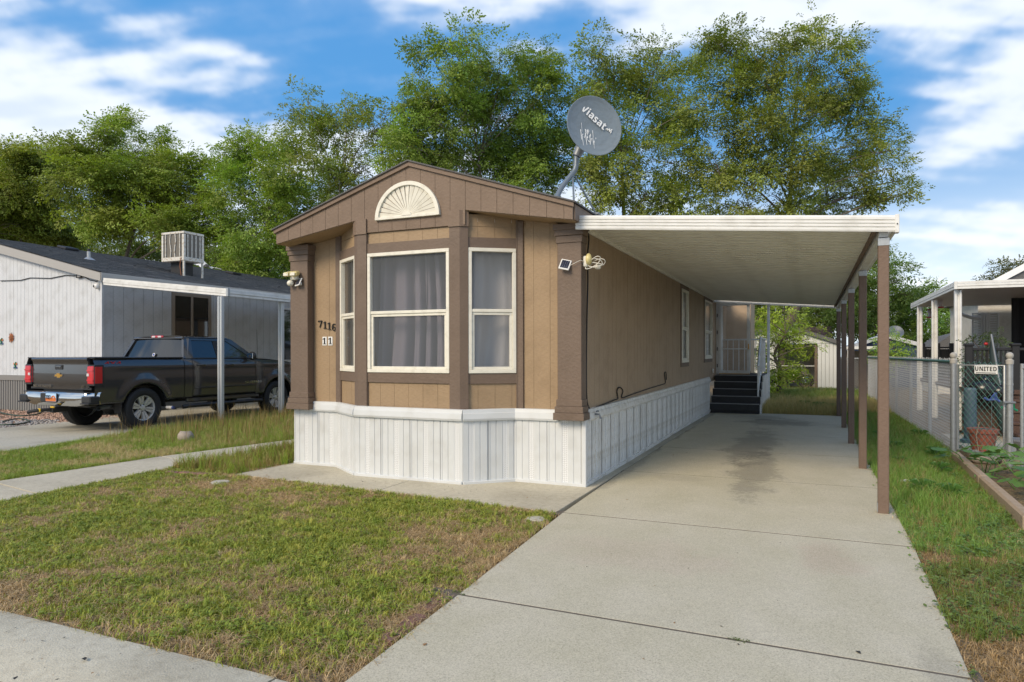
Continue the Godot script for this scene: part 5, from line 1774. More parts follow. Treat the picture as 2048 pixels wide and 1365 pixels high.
func side_skin(par: Node3D, called: String, s0: float, s1: float, base: float, sgn: float) -> MeshInstance3D:
	var mb := MB.new()
	var rows := []
	var n := maxi(int((s1 - s0) / 0.035), 6)
	var nr := 18
	for j in nr + 2:
		var row := []
		for i in n + 1:
			var s := lerpf(s0, s1, float(i) / n)
			var lo := body_low(s, base)
			var hi := body_top(s)
			if j == 0: row.append(Vector3(sgn * (body_x(lo, s) - 0.06), lo + 0.012, -s))
			else:
				var y := lerpf(lo, hi, float(j - 1) / nr)
				row.append(Vector3(sgn * body_x(y, s), y, -s))
		rows.append(row)
	var top := []
	for i in n + 1:
		var s := lerpf(s0, s1, float(i) / n)
		top.append(Vector3(sgn * (body_x(body_top(s), s) - 0.035), body_top(s) + 0.012, -s))
	rows.append(top)
	mb.grid(rows, sgn < 0)
	return obj(mb, called, M.truck_paint, par)
func gx(y: float) -> float:
	return lerpf(0.945, 0.765, (y - 1.375) / 0.415)
func side_plate(par: Node3D, called: String, m: Material, pts: Array, o: float, thick: float, sgn: float) -> MeshInstance3D:
	var mb := MB.new()
	var a := []
	var b := []
	var c := Vector3.ZERO
	for p in pts:
		a.append(Vector3(sgn * (gx(p.y) + o), p.y, -p.x))
		b.append(Vector3(sgn * (gx(p.y) + o - thick), p.y, -p.x))
		c += a[-1] + b[-1]
	c /= pts.size() * 2.0
	mb.face(a, c)
	mb.face(b, c)
	for i in pts.size():
		var k := (i + 1) % pts.size()
		mb.face([a[i], a[k], b[k], b[i]], c)
	return obj(mb, called, m, par)
func loc(p: Vector3) -> Vector3:
	return p - Vector3(TX, 0, TZ)

func truck() -> void:
	var t := thing("pickup_truck", "dark grey four door pickup truck with chrome rear bumper under the canopy", "pickup truck", Vector3(TX, 0, TZ))
	for sg in [-1.0, 1.0]:
		side_skin(t, "bed_side", 0.13, 2.085, 0.535, sg)
		side_skin(t, "cab_corner", 2.10, 2.30, 0.53, sg)
		var d1 := side_skin(t, "rear_door", 2.312, 3.055, 0.55, sg)
		var d2 := side_skin(t, "front_door", 3.068, 4.085, 0.55, sg)
		side_skin(t, "front_fender", 4.098, 5.72, 0.52, sg)
		bx("sill", M.truck_paint, t, Vector3(sg * 0.935, 0.495, -3.2), Vector3(0.07, 0.10, 2.05), 0.02)
		for q in [[2.42, d1], [3.22, d2]]:
			var hd := MB.new()
			hd.xf = Transform3D(Basis(), Vector3(sg * 0.995, 1.225, -q[0]))
			hd.tube([Vector3(0, 0, -0.0), Vector3(sg * 0.03, 0.006, -0.05), Vector3(sg * 0.03, 0.006, -0.15), Vector3(0, 0, -0.2)], 0.018, 8)
			obj(hd, "handle", M.truck_paint, q[1])
		# body moulding
		bx("door_moulding", M.truck_paint, t, Vector3(sg * 0.993, 0.745, -3.2), Vector3(0.016, 0.035, 1.72), 0.006)
		# greenhouse
		side_plate(t, "rear_pillar", M.truck_paint, [Vector2(2.10, 1.372), Vector2(2.35, 1.372), Vector2(2.43, 1.765), Vector2(2.33, 1.82), Vector2(2.26, 1.79)], 0.0, 0.06, sg)
		side_plate(t, "middle_pillar", M.black_plastic, [Vector2(3.0, 1.372), Vector2(3.13, 1.372), Vector2(3.13, 1.775), Vector2(3.0, 1.775)], -0.003, 0.04, sg)
		side_plate(t, "windscreen_pillar", M.truck_paint, [Vector2(4.00, 1.372), Vector2(4.16, 1.365), Vector2(3.56, 1.79), Vector2(3.40, 1.83), Vector2(3.36, 1.775)], 0.0, 0.05, sg)
		side_plate(t, "roof_rail", M.truck_paint, [Vector2(2.30, 1.76), Vector2(3.42, 1.76), Vector2(3.44, 1.83), Vector2(2.28, 1.83)], 0.002, 0.05, sg)
		side_plate(t, "rear_side_window", M.tinted_glass, [Vector2(2.34, 1.372), Vector2(3.02, 1.372), Vector2(3.02, 1.77), Vector2(2.41, 1.77)], -0.014, 0.01, sg)
		side_plate(t, "front_side_window", M.cab_glass, [Vector2(3.11, 1.372), Vector2(4.06, 1.372), Vector2(3.42, 1.77), Vector2(3.11, 1.77)], -0.014, 0.01, sg)
		side_plate(t, "window_strip", M.black_plastic, [Vector2(2.34, 1.366), Vector2(4.08, 1.366), Vector2(4.05, 1.386), Vector2(2.345, 1.386)], 0.004, 0.02, sg)
		# mirror
		var mi := Node3D.new()
		mi.name = "mirror"
		t.add_child(mi, true)
		mi.position = Vector3(sg * 1.08, 1.42, -3.86)
		var mh := MB.new()
		mh.ball(Vector3(0, 0, -0.02), Vector3(0.12, 0.10, 0.075), 10, 14)
		obj(mh, "housing", M.black_plastic, mi)
		bx("mirror_glass", M.chrome, mi, Vector3(0, 0, 0.045), Vector3(0.17, 0.13, 0.012), 0.005)
		bx("arm", M.black_plastic, mi, Vector3(-sg * 0.12, -0.04, 0), Vector3(0.12, 0.06, 0.06), 0.02)
		# side step
		var stp := MB.new()
		stp.tube([Vector3(sg * 0.98, 0.36, -2.05), Vector3(sg * 1.0, 0.375, -2.2), Vector3(sg * 1.0, 0.375, -4.15), Vector3(sg * 0.98, 0.36, -4.28)], 0.042, 8)
		obj(stp, "side_step", M.black_plastic, t)
		# tail lamp
		var tl := Node3D.new()
		tl.name = "tail_lamp"
		t.add_child(tl, true)
		var lm := MB.new()
		lm.box(Vector3(sg * 0.905, 1.075, -0.20), Vector3(0.20, 0.36, 0.20), 0.03)
		obj(lm, "lens", M.lens_red, tl)
		bx("reverse_lens", M.lens_clear, tl, Vector3(sg * 0.85, 1.08, -0.097), Vector3(0.06, 0.05, 0.01), 0.004)
		bx("lens_band", M.lens_red, tl, Vector3(sg * 0.905, 1.16, -0.098), Vector3(0.17, 0.03, 0.012), 0.005)
		bx("lens_band", M.lens_red, tl, Vector3(sg * 0.905, 0.98, -0.098), Vector3(0.17, 0.03, 0.012), 0.005)
		bx("lens_shadow_gap", M.black_plastic, tl, Vector3(sg * 0.905, 1.07, -0.21), Vector3(0.194, 0.39, 0.19), 0.01)  # black box painted in as the shadow gap around the lens
		# wheel housing
		for ax in [AX_R, AX_F]:
			var wh := MB.new()
			var rows := []
			for k in 13:
				var a := PI * k / 12
				rows.append([Vector3(sg * 0.60, 0.40 + sin(a) * 0.485, -ax - cos(a) * 0.485), Vector3(sg * 0.965, 0.40 + sin(a) * 0.485, -ax - cos(a) * 0.485)])
			wh.grid(rows)
			obj(wh, "wheel_housing", M.black_plastic, t)
			bx("mud_flap", M.black_rubber, t, Vector3(sg * 0.87, 0.43, -ax + 0.49 if ax < 2 else -ax - 0.49 + 0.98), Vector3(0.2, 0.2, 0.02), 0.006)
	# bed
	bx("bed_floor", M.black_plastic, t, Vector3(0, 0.82, -1.1), Vector3(1.75, 0.04, 1.9), 0.0)
	for sg in [-1, 1]:
		bx("bed_inner_wall", M.black_plastic, t, Vector3(sg * 0.80, 1.10, -1.1), Vector3(0.03, 0.55, 1.9), 0.0)
		bx("rail_cap", M.black_plastic, t, Vector3(sg * 0.885, 1.392, -1.11), Vector3(0.17, 0.022, 1.94), 0.01)
	bx("bed_front_wall", M.truck_paint, t, Vector3(0, 1.1, -2.06), Vector3(1.75, 0.58, 0.04), 0.01)
	bx("cab_back", M.truck_paint, t, Vector3(0, 0.98, -2.13), Vector3(1.86, 0.84, 0.05), 0.02)
	# tailgate with its furniture
	var tg := Node3D.new()
	tg.name = "tailgate"
	t.add_child(tg)
	var pn := MB.new()
	var rows := []
	for j in 17:
		var y := lerpf(0.80, 1.395, j / 16.0)
		var back := 0.125 + 0.012 * pow((y - 1.08) / 0.3, 2.0)
		if y > 1.31: back -= 0.035 * smoothstep(1.31, 1.345, y)
		if y < 0.92: back += 0.014 * smoothstep(0.92, 0.88, y)
		var row := []
		for i in 13:
			var x := lerpf(-0.80, 0.80, i / 12.0)
			row.append(Vector3(x, y, -(back + 0.010 * pow(x / 0.8, 4.0))))
		rows.append(row)
	var cap := []
	for i in 13: cap.append(Vector3(lerpf(-0.80, 0.80, i / 12.0), 1.40, -0.2))
	rows.append(cap)
	pn.grid(rows)
	obj(pn, "panel", M.truck_paint, tg)
	bx("handle_bezel", M.black_plastic, tg, Vector3(0, 1.215, -0.122), Vector3(0.22, 0.085, 0.016), 0.012)
	bx("handle_grip", M.truck_paint, tg, Vector3(0, 1.232, -0.112), Vector3(0.16, 0.035, 0.016), 0.008)
	var em := MB.new()
	em.xf = Transform3D(Basis(), Vector3(0, 1.06, -0.125))
	var bow := PackedVector2Array([Vector2(-0.06, 0.05), Vector2(0.045, 0.05), Vector2(0.04, 0.022), Vector2(0.125, 0.022), Vector2(0.105, -0.022), Vector2(0.05, -0.022), Vector2(0.055, -0.05), Vector2(-0.05, -0.05), Vector2(-0.045, -0.022), Vector2(-0.13, -0.022), Vector2(-0.11, 0.022), Vector2(-0.055, 0.022)])
	em.prism(bow, 0.0, 0.012)
	obj(em, "emblem_border", M.chrome, tg)
	var em2 := MB.new()
	em2.xf = Transform3D(Basis().scaled(Vector3(0.86, 0.80, 1)), Vector3(0, 1.06, -0.125))
	em2.prism(bow, 0.0, 0.016)
	obj(em2, "emblem", M.gold, tg)
	word("SILVERADO", "lettering", M.chrome, tg, 0.05, 0.008, Transform3D(Basis().scaled(Vector3(1.45, 1, 1)), Vector3(-0.50, 0.855, -0.128)))
	word("LT", "trim_letters", M.chrome, tg, 0.05, 0.008, Transform3D(Basis(), Vector3(0.66, 0.855, -0.13)))
	# rear bumper
	var bp := Node3D.new()
	bp.name = "rear_bumper"
	t.add_child(bp)
	var br := []
	for j in 9:
		var q := j / 8.0
		var y := lerpf(0.50, 0.745, q)
		var out := 0.03 * sin(q * PI) + 0.015 * q
		var row := []
		for i in 41:
			var u := lerpf(-1.0, 1.0, i / 40.0)
			var x := u * 1.01
			var s := 0.035 + 0.05 * pow(absf(u), 2.5) + 0.16 * pow(maxf(0.0, absf(u) - 0.82) / 0.18, 2.0)
			var drop := 0.06 * (1.0 - smoothstep(0.20, 0.36, absf(u))) * (1.0 - q) - 0.05 * smoothstep(0.5, 0.95, absf(u)) * (1.0 - q) * -1.0
			row.append(Vector3(x, y - drop * 0.0 + 0.04 * smoothstep(0.55, 0.9, absf(u)) * (1.0 - q), -(s - out)))
		br.append(row)
	var bm := MB.new()
	bm.grid(br)
	var tp := []
	for i in 41:
		var pnt: Vector3 = br[8][i]
		tp.append(pnt + Vector3(0, 0.012, -0.02))
	bm.grid([br[8], tp])
	obj(bm, "chrome_bar", M.chrome, bp)
	bx("step_pad", M.black_plastic, bp, Vector3(0, 0.752, -0.12), Vector3(1.86, 0.02, 0.16), 0.008)
	for sg in [-1, 1]:
		bx("corner_step", M.black_plastic, bp, Vector3(sg * 0.90, 0.625, -0.115), Vector3(0.25, 0.13, 0.20), 0.02)
		bx("corner_tread", M.black_plastic, bp, Vector3(sg * 0.90, 0.555, -0.10), Vector3(0.24, 0.025, 0.22), 0.008)
	bx("plate_recess", M.black_plastic, bp, Vector3(-0.10, 0.645, -0.04), Vector3(0.46, 0.17, 0.12), 0.012)
	bx("licence_plate", M.plate_blue, bp, Vector3(0.0, 0.655, 0.026), Vector3(0.30, 0.15, 0.008), 0.004)
	bx("plate_band", M.orange_paint, bp, Vector3(0.0, 0.615, 0.0295), Vector3(0.296, 0.062, 0.003), 0.001)
	var arch := MB.new()
	arch.xf = Transform3D(Basis(), Vector3(0.075, 0.625, 0.0305))
	var ap := []
	for k in 9: ap.append(Vector3(0.05 * cos(PI * k / 8), 0.055 * sin(PI * k / 8), 0))
	arch.tube(ap, 0.014, 5)
	obj(arch, "plate_arch", M.orange_paint, bp)
	word("T83", "plate_letters", M.print_black, bp, 0.075, 0.003, Transform3D(Basis().scaled(Vector3(0.8, 1, 1)), Vector3(-0.07, 0.655, 0.034)))
	# hitch with tow hook
	var hk := Node3D.new()
	hk.name = "tow_hitch"
	t.add_child(hk)
	bx("receiver", M.black_plastic, hk, Vector3(0, 0.42, -0.12), Vector3(0.10, 0.10, 0.3), 0.01)
	var hook := MB.new()
	hook.tube(smooth_path([Vector3(0, 0.43, 0.0), Vector3(-0.03, 0.43, 0.14), Vector3(-0.10, 0.42, 0.24), Vector3(-0.20, 0.40, 0.30), Vector3(-0.25, 0.38, 0.27)], 4), 0.03, 8)
	obj(hook, "hook", M.black_rubber, hk)
	bx("yellow_clip", M.yellow_plastic, hk, Vector3(-0.06, 0.43, 0.2), Vector3(0.07, 0.06, 0.03), 0.01)
	bx("yellow_clip", M.yellow_plastic, hk, Vector3(0.05, 0.475, 0.03), Vector3(0.1, 0.03, 0.03), 0.008)
	# cab roof and screens
	var rf := []
	for i in 15:
		var s := lerpf(2.235, 3.50, i / 14.0)
		var row := []
		for j in 15:
			var u := lerpf(-1.0, 1.0, j / 14.0)
			var e := smoothstep(3.25, 3.52, s)
			var b := 1.0 - smoothstep(2.235, 2.34, s)
			row.append(Vector3(u * 0.775, 1.815 + 0.062 * (1.0 - pow(absf(u), 3.0)) - 0.03 * e - 0.035 * b, -s))
		rf.append(row)
	var rm := MB.new()
	rm.grid(rf)
	obj(rm, "roof", M.truck_paint, t)
	var rw := MB.new()
	var rr_ := []
	for j in 5:
		var q := j / 4.0
		var row := []
		for i in 9:
			var u := lerpf(-1, 1, i / 8.0)
			row.append(Vector3(u * lerpf(0.87, 0.75, q), lerpf(1.37, 1.80, q), -(lerpf(2.115, 2.265, q) + 0.03 * u * u)))
		rr_.append(row)
	rw.grid(rr_)
	obj(rw, "rear_window", M.tinted_glass, t)
	for sg in [-1, 1]:
		var cpil := MB.new()
		cpil.face([Vector3(sg * 0.85, 1.37, -2.118), Vector3(sg * 0.945, 1.37, -2.20), Vector3(sg * 0.79, 1.80, -2.37), Vector3(sg * 0.735, 1.80, -2.27)], Vector3(sg * 0.8, 1.5, -2.6))
		obj(cpil, "rear_pillar_face", M.truck_paint, t)
	bx("rear_header", M.truck_paint, t, Vector3(0, 1.808, -2.265), Vector3(1.5, 0.045, 0.06), 0.015)
	var bl := bx("brake_lamp", M.lens_red, t, Vector3(0, 1.838, -2.245), Vector3(0.36, 0.05, 0.05), 0.015)
	for sg in [-1, 1]: bx("cargo_lens", M.lens_clear, bl, Vector3(sg * 0.09, 1.838, -2.218), Vector3(0.10, 0.035, 0.01), 0.004)
	var stk := MB.new()
	stk.xf = Transform3D(Basis(Vector3.RIGHT, PI / 2 - 0.33), Vector3(0.05, 1.45, -2.112))
	stk.lathe([Vector2(0.0, 0.004), Vector2(0.038, 0.004), Vector2(0.038, 0.0)], 18)
	obj(stk, "window_sticker", M.print_white, t)
	var stk2 := MB.new()
	stk2.xf = Transform3D(Basis(Vector3.RIGHT, PI / 2 - 0.33), Vector3(0.05, 1.45, -2.110))
	stk2.lathe([Vector2(0.0, 0.004), Vector2(0.028, 0.004), Vector2(0.028, 0.0)], 18)
	obj(stk2, "sticker_crest", M.blue_plastic, t)
	var ws := MB.new()
	ws.quad(Vector3(-0.86, 1.36, -4.17), Vector3(-0.72, 1.80, -3.50), Vector3(0.72, 1.80, -3.50), Vector3(0.86, 1.36, -4.17))
	obj(ws, "windscreen", M.tinted_glass, t)
	# hood and front
	var hd := []
	for i in 13:
		var s := lerpf(4.05, 5.74, i / 12.0)
		var row := []
		for j in 13:
			var u := lerpf(-1, 1, j / 12.0)
			row.append(Vector3(u * (body_x(1.2, s) - 0.03), body_top(s) + 0.01 + 0.055 * (1.0 - pow(absf(u), 4.0)), -s))
		hd.append(row)
	var hm := MB.new()
	hm.grid(hd)
	obj(hm, "hood", M.truck_paint, t)
	bx("front_end", M.black_plastic, t, Vector3(0, 0.82, -5.66), Vector3(1.55, 0.7, 0.2), 0.05)
	bx("underbody", M.black_plastic, t, Vector3(0, 0.56, -2.95), Vector3(1.12, 0.22, 5.2), 0.0)
	bx("cab_floor", M.black_plastic, t, Vector3(0, 0.55, -3.15), Vector3(1.78, 0.10, 2.1), 0.0)
	bx("cab_lining", M.black_plastic, t, Vector3(0, 0.97, -3.15), Vector3(1.84, 0.72, 2.05), 0.0)
	bx("engine_mass", M.black_plastic, t, Vector3(0, 0.85, -4.9), Vector3(1.15, 0.6, 1.5), 0.0)
	bx("bed_mass", M.black_plastic, t, Vector3(0, 0.72, -1.15), Vector3(1.15, 0.16, 1.9), 0.0)
	bx("rear_apron", M.black_plastic, t, Vector3(0, 0.52, -0.26), Vector3(1.5, 0.08, 0.2), 0.02)
	var axl := MB.new()
	axl.tube([Vector3(-0.75, 0.40, -AX_R), Vector3(0.75, 0.40, -AX_R)], 0.06, 10)
	axl.ball(Vector3(0, 0.40, -AX_R), Vector3(0.16, 0.16, 0.18), 8, 12)
	obj(axl, "rear_axle", M.black_plastic, t)
	var ex := MB.new()
	ex.tube([Vector3(0.62, 0.47, -0.75), Vector3(0.66, 0.45, -0.48), Vector3(0.70, 0.43, -0.40)], 0.042, 10, false)
	obj(ex, "exhaust_pipe", M.metal_grey, t)
	var ant := MB.new()
	ant.tube([Vector3(0.80, 1.32, -4.35), Vector3(0.79, 2.05, -4.33)], 0.004, 5)
	obj(ant, "antenna", M.black_paint, t)
	# lettering on the flanks
	var side := Basis(Vector3(0, 0, -1), Vector3.UP, Vector3(1, 0, 0))
	var dp := loc(PX(507, 764, TX + 0.995))
	word("SILVERADO", "lettering", M.chrome, t, 0.045, 0.006, Transform3D(side.scaled_local(Vector3(1.6, 1, 1)), Vector3(0.996, dp.y, dp.z)))
	var d4 := loc(PX(226, 727, TX + 0.98))
	word("4X4", "decal", M.red_plastic, t, 0.085, 0.003, Transform3D(side.scaled_local(Vector3(1.7, 0.75, 1)), Vector3(body_x(d4.y, -d4.z) + 0.002, d4.y, d4.z)))
	# wheels
	for sg in [-1.0, 1.0]:
		for ax in [AX_R, AX_F]:
			var w := Node3D.new()
			w.name = "wheel"
			t.add_child(w, true)
			w.transform = Transform3D(Basis(Vector3.UP, 0.0 if sg > 0 else PI), Vector3(sg * 0.835, 0.402, -ax))
			var turn := Transform3D(Basis(Vector3(0, 0, 1), -PI / 2), Vector3.ZERO)
			var ty := MB.new()
			ty.xf = turn
			ty.lathe([Vector2(0.235, -0.12), Vector2(0.30, -0.135), Vector2(0.36, -0.135), Vector2(0.392, -0.115), Vector2(0.402, -0.07), Vector2(0.402, 0.07), Vector2(0.392, 0.115), Vector2(0.36, 0.137), Vector2(0.33, 0.141), Vector2(0.285, 0.138), Vector2(0.245, 0.118), Vector2(0.232, 0.10)], 48)
			obj(ty, "tyre", M.black_rubber, w)
			var treads := MB.new()
			for k in 56:
				var a := TAU * k / 56
				for row in 3:
					treads.box(Basis(Vector3.RIGHT, a + row * 0.05) * Vector3(-0.075 + 0.075 * row, 0.401, 0), Vector3(0.066, 0.012, 0.033), 0.003, Basis(Vector3.RIGHT, a + row * 0.05))
			obj(treads, "tread", M.black_rubber, w)
			var rim := MB.new()
			rim.xf = turn
			rim.lathe([Vector2(0.225, -0.10), Vector2(0.225, 0.09), Vector2(0.238, 0.115), Vector2(0.246, 0.118), Vector2(0.246, 0.108), Vector2(0.24, 0.10)], 40)
			obj(rim, "rim", M.alloy, w)
			var back := MB.new()
			back.xf = turn
			back.lathe([Vector2(0.0, 0.01), Vector2(0.16, 0.01), Vector2(0.225, -0.02)], 32)
			obj(back, "brake_disc", M.black_plastic, w)
			for k in 6:
				var a := TAU * k / 6 + 0.25
				var sp := MB.new()
				sp.xf = Transform3D(Basis(Vector3.RIGHT, a), Vector3.ZERO)
				for s2 in [-1, 1]:
					sp.face([Vector3(0.082, 0.05, s2 * 0.004), Vector3(0.082, 0.05, s2 * 0.03), Vector3(0.112, 0.228, s2 * 0.066), Vector3(0.112, 0.228, s2 * 0.012)], Vector3(0.0, 0.14, 0))
					sp.face([Vector3(0.082, 0.05, s2 * 0.03), Vector3(0.112, 0.228, s2 * 0.066), Vector3(0.06, 0.228, s2 * 0.070), Vector3(0.045, 0.05, s2 * 0.034)], Vector3(0.07, 0.14, 0))
					sp.face([Vector3(0.082, 0.05, s2 * 0.004), Vector3(0.112, 0.228, s2 * 0.012), Vector3(0.085, 0.228, s2 * 0.004), Vector3(0.066, 0.05, 0.0)], Vector3(0.08, 0.14, s2 * 0.05))
				sp.face([Vector3(0.066, 0.05, 0.0), Vector3(0.085, 0.228, -0.004), Vector3(0.085, 0.228, 0.004)], Vector3(0, 0.14, 0))
				obj(sp, "spoke", M.alloy, w)
				var nut := MB.new()
				var an := a + PI / 6
				nut.xf = Transform3D(Basis(), Vector3(0.0, cos(an) * 0.070, sin(an) * 0.070)) * turn
				nut.lathe([Vector2(0.014, 0.06), Vector2(0.014, 0.088), Vector2(0.008, 0.094), Vector2(0.0, 0.094)], 6)
				obj(nut, "lug_nut", M.black_plastic, w)
			var hubm := MB.new()
			hubm.xf = turn
			hubm.lathe([Vector2(0.09, 0.04), Vector2(0.088, 0.072), Vector2(0.045, 0.085), Vector2(0.042, 0.10), Vector2(0.0, 0.104)], 24)
			obj(hubm, "hub", M.alloy, w)

# ---------- fittings on the brown home ----------
func home_fittings() -> void:
	# satellite dish on its bent mast
	var foot := Vector3(-0.30, 3.195, 0.02)
	var zc := -0.22
	var ctr := PZ(1186, 254, zc)
	var dish := thing("satellite_dish", "large blue grey satellite dish on a bent mast at the roof's edge", "satellite dish", foot)
	var view := (CAM - ctr).normalized()
	var rx := view.cross(Vector3.UP).normalized() * -1.0
	if rx.dot(rgt) < 0: rx = -rx
	var uy := view.cross(rx)
	if uy.y < 0: uy = -uy
	var nrm := (view * 0.80 + (rx * 0.72 + uy * 0.55) * 0.62).normalized()
	# the dish's own x axis runs down to the right in the picture
	var ax := (rx * 0.80 - uy * 0.60)
	ax = (ax - nrm * ax.dot(nrm)).normalized()
	var ay := nrm.cross(ax)
	var R := 0.345
	var D := Transform3D(Basis(ax, ay, nrm), ctr - foot)
	var refl := MB.new()
	refl.xf = D * Transform3D(Basis(Vector3.RIGHT, PI / 2), Vector3.ZERO)
	refl.lathe([Vector2(0.0, -0.01), Vector2(0.12, -0.004), Vector2(0.22, 0.010), Vector2(0.30, 0.030), Vector2(R - 0.006, 0.045), Vector2(R, 0.044), Vector2(R, 0.034), Vector2(0.30, 0.018), Vector2(0.2, -0.003), Vector2(0.0, -0.022)].map(func(q): return q), 56)
	obj(refl, "reflector", M.dish_blue, dish)
	word("Viasat", "lettering", M.print_white, dish, 0.086, 0.006, D * Transform3D(Basis(), Vector3(-0.055, 0.095, 0.012)) * Transform3D(Basis().scaled(Vector3(1.0, 1.05, 1)), Vector3.ZERO))
	var wav := MB.new()
	wav.xf = D
	var bits := [Vector2(0.115, 0.083), Vector2(0.135, 0.080), Vector2(0.148, 0.098), Vector2(0.158, 0.082), Vector2(0.172, 0.118), Vector2(0.184, 0.084), Vector2(0.198, 0.130), Vector2(0.206, 0.080)]
	for k in range(1, bits.size() - 1):
		wav.tube([Vector3(bits[k].x, bits[k].y, 0.017), Vector3(bits[k + 1].x, bits[k + 1].y, 0.020)], 0.006, 4)
	obj(wav, "wave_mark", M.print_white, dish)
	# droppings and streaks
	var dr := MB.new()
	dr.xf = D
	rng.seed = 99
	for k in 34:
		var p := Vector2(rr(-0.06, 0.10), rr(-0.18, -0.06))
		if k < 5: p = Vector2(rr(-0.24, 0.10), rr(-0.2, 0.0))
		var down := Vector2(0.62, -0.78)
		var l := rr(0.01, 0.05) if k > 9 else rr(0.06, 0.16)
		var w := rr(0.002, 0.007)
		var q := p + down * l
		var sd := Vector2(-down.y, down.x) * w
		var z := func(v: Vector2) -> float: return -0.006 + 0.42 * v.length_squared() + 0.003
		if q.length() > 0.30: continue
		dr.quad(Vector3(p.x - sd.x, p.y - sd.y, z.call(p)), Vector3(q.x - sd.x * 0.5, q.y - sd.y * 0.5, z.call(q)), Vector3(q.x + sd.x * 0.5, q.y + sd.y * 0.5, z.call(q)), Vector3(p.x + sd.x, p.y + sd.y, z.call(p)))
	tag(obj(dr, "bird_droppings", M.print_white, dish), "", "", "", "stuff")
	var back := ctr - nrm * 0.10 - foot
	var top := back + Vector3(-0.02, -0.22, -0.02)
	top = PZ(1153, 316, zc - 0.02) - foot
	var bend := PZ(1149, 343, zc + 0.02) - foot
	var mast := MB.new()
	mast.tube(smooth_path([Vector3(0, 0.03, 0), (bend + Vector3(-0.10, -0.14, 0.09)) * 0.75, bend + Vector3(-0.015, -0.02, 0.01), bend + Vector3(0.012, 0.05, -0.01), top, top + Vector3(0.01, 0.10, -0.04)], 5), 0.031, 12)
	obj(mast, "mast", M.mast_grey, dish)
	var bk := MB.new()
	bk.tube([top + Vector3(0, 0.02, 0), back], [0.05, 0.09], 10)
	obj(bk, "bracket", M.metal_grey, dish)
	var plate := MB.new()
	plate.xf = Transform3D(Basis(Vector3(0, 0, 1), -atan(0.3226)), Vector3(0, 0.015, 0))
	plate.lathe([Vector2(0.0, 0.02), Vector2(0.06, 0.02), Vector2(0.10, 0.0)], 20)
	obj(plate, "foot_plate", M.mast_grey, dish)
	for q in [[Vector3(0.20, -0.045, -0.02), bend + Vector3(-0.02, -0.02, 0)], [Vector3(0.33, -0.09, -0.45), bend + Vector3(0.0, -0.05, -0.02)]]:
		var st := MB.new()
		st.tube([q[0], q[1]], 0.011, 8)
		obj(st, "strut", M.mast_grey, dish)
		bx("strut_foot", M.metal_grey, dish, q[0], Vector3(0.09, 0.03, 0.09), 0.008)
	# solar floodlights
	var fl := thing("solar_floodlight", "yellowed twin head floodlight on the column beside the house number", "light", PZ(592, 556, 0.125))
	for k in 2:
		var hd := MB.new()
		hd.xf = Transform3D(Basis.from_euler(Vector3(0.3, -0.3 + 0.5 * k, 0)), Vector3(-0.065 + 0.11 * k, 0.045, 0.075))
		hd.box(Vector3.ZERO, Vector3(0.10, 0.06, 0.10), 0.015)
		obj(hd, "lamp_head", M.yellowed, fl)
		bx("lamp_lens", M.frame_cream, fl, Vector3(-0.065 + 0.11 * k, 0.035, 0.128), Vector3(0.08, 0.04, 0.006), 0.004)
	bx("mount", M.frame_cream, fl, Vector3(0.0, 0.0, 0.035), Vector3(0.11, 0.07, 0.07), 0.015)
	var sn := MB.new()
	sn.ball(Vector3(-0.045, -0.075, 0.06), Vector3(0.045, 0.04, 0.045), 8, 12)
	obj(sn, "sensor", M.frame_cream, fl)
	var fl2 := thing("solar_floodlight", "yellowed floodlight with coiled white cable at the carport corner", "light", Vector3(0.035, PX(1172, 526, 0.03).y, 0.05))
	bx("mount", M.frame_cream, fl2, Vector3(0.02, 0, 0.0), Vector3(0.05, 0.12, 0.09), 0.012)
	var lh := MB.new()
	lh.ball(Vector3(0.06, 0.025, 0.02), Vector3(0.035, 0.065, 0.05), 8, 12)
	obj(lh, "lamp_head", M.yellowed, fl2)
	bx("sensor", M.frame_cream, fl2, Vector3(0.15, -0.06, -0.03), Vector3(0.06, 0.05, 0.05), 0.012)
	var coil := MB.new()
	for k in 4:
		var ring := []
		for j in 17:
			var a := TAU * j / 16
			ring.append(Vector3(0.11 + 0.085 * cos(a + k) + 0.012 * k, -0.02 + (0.045 + 0.012 * k) * sin(a) + 0.05 * cos(a + k * 0.7), 0.03 + 0.02 * sin(a * 2 + k) - 0.02 * k))
		coil.tube(ring, 0.005, 5, false)
	obj(coil, "coiled_cable", M.cable_white, fl2)
	for q in [[603, 569, 0.125, 0.12, "small white framed solar panel on the column near the house number", 0.06], [1131, 535, 0.125, -0.26, "tilted white framed solar panel on the carport side column", 0.07]]:
		var p := PZ(q[0], q[1], q[2])
		var sp := thing("solar_charger", q[4], "solar panel", p)
		var B := Basis.from_euler(Vector3(-0.5, 0.25 if q[0] > 1000 else -0.35, q[3]))
		sp.basis = B
		var h: float = q[5]
		bx("frame", M.white_plain, sp, Vector3(0, 0, 0.05), Vector3(h * 1.7, h * 1.9, 0.016), 0.006)
		for k in 4: bx("cell", M.cell_blue, sp, Vector3((k - 1.5) * h * 0.33, 0, 0.0592), Vector3(h * 0.30, h * 1.45, 0.002), 0.0)
		bx("bracket", M.white_plain, sp, Vector3(0, 0, 0.02), Vector3(0.03, 0.04, 0.05), 0.008)
	var lead := MB.new()
	lead.tube([PZ(1141, 531, 0.17), PZ(1160, 521, 0.16), Vector3(0.05, PX(1172, 526, 0.03).y, 0.09)], 0.003, 5)
	tag(obj(lead, "panel_lead", M.cable_white, self), "thin white lead from the tilted solar panel to the floodlight", "cable")
	# black cable down the corner and along the skirting
	var cab := MB.new()
	var cp := []
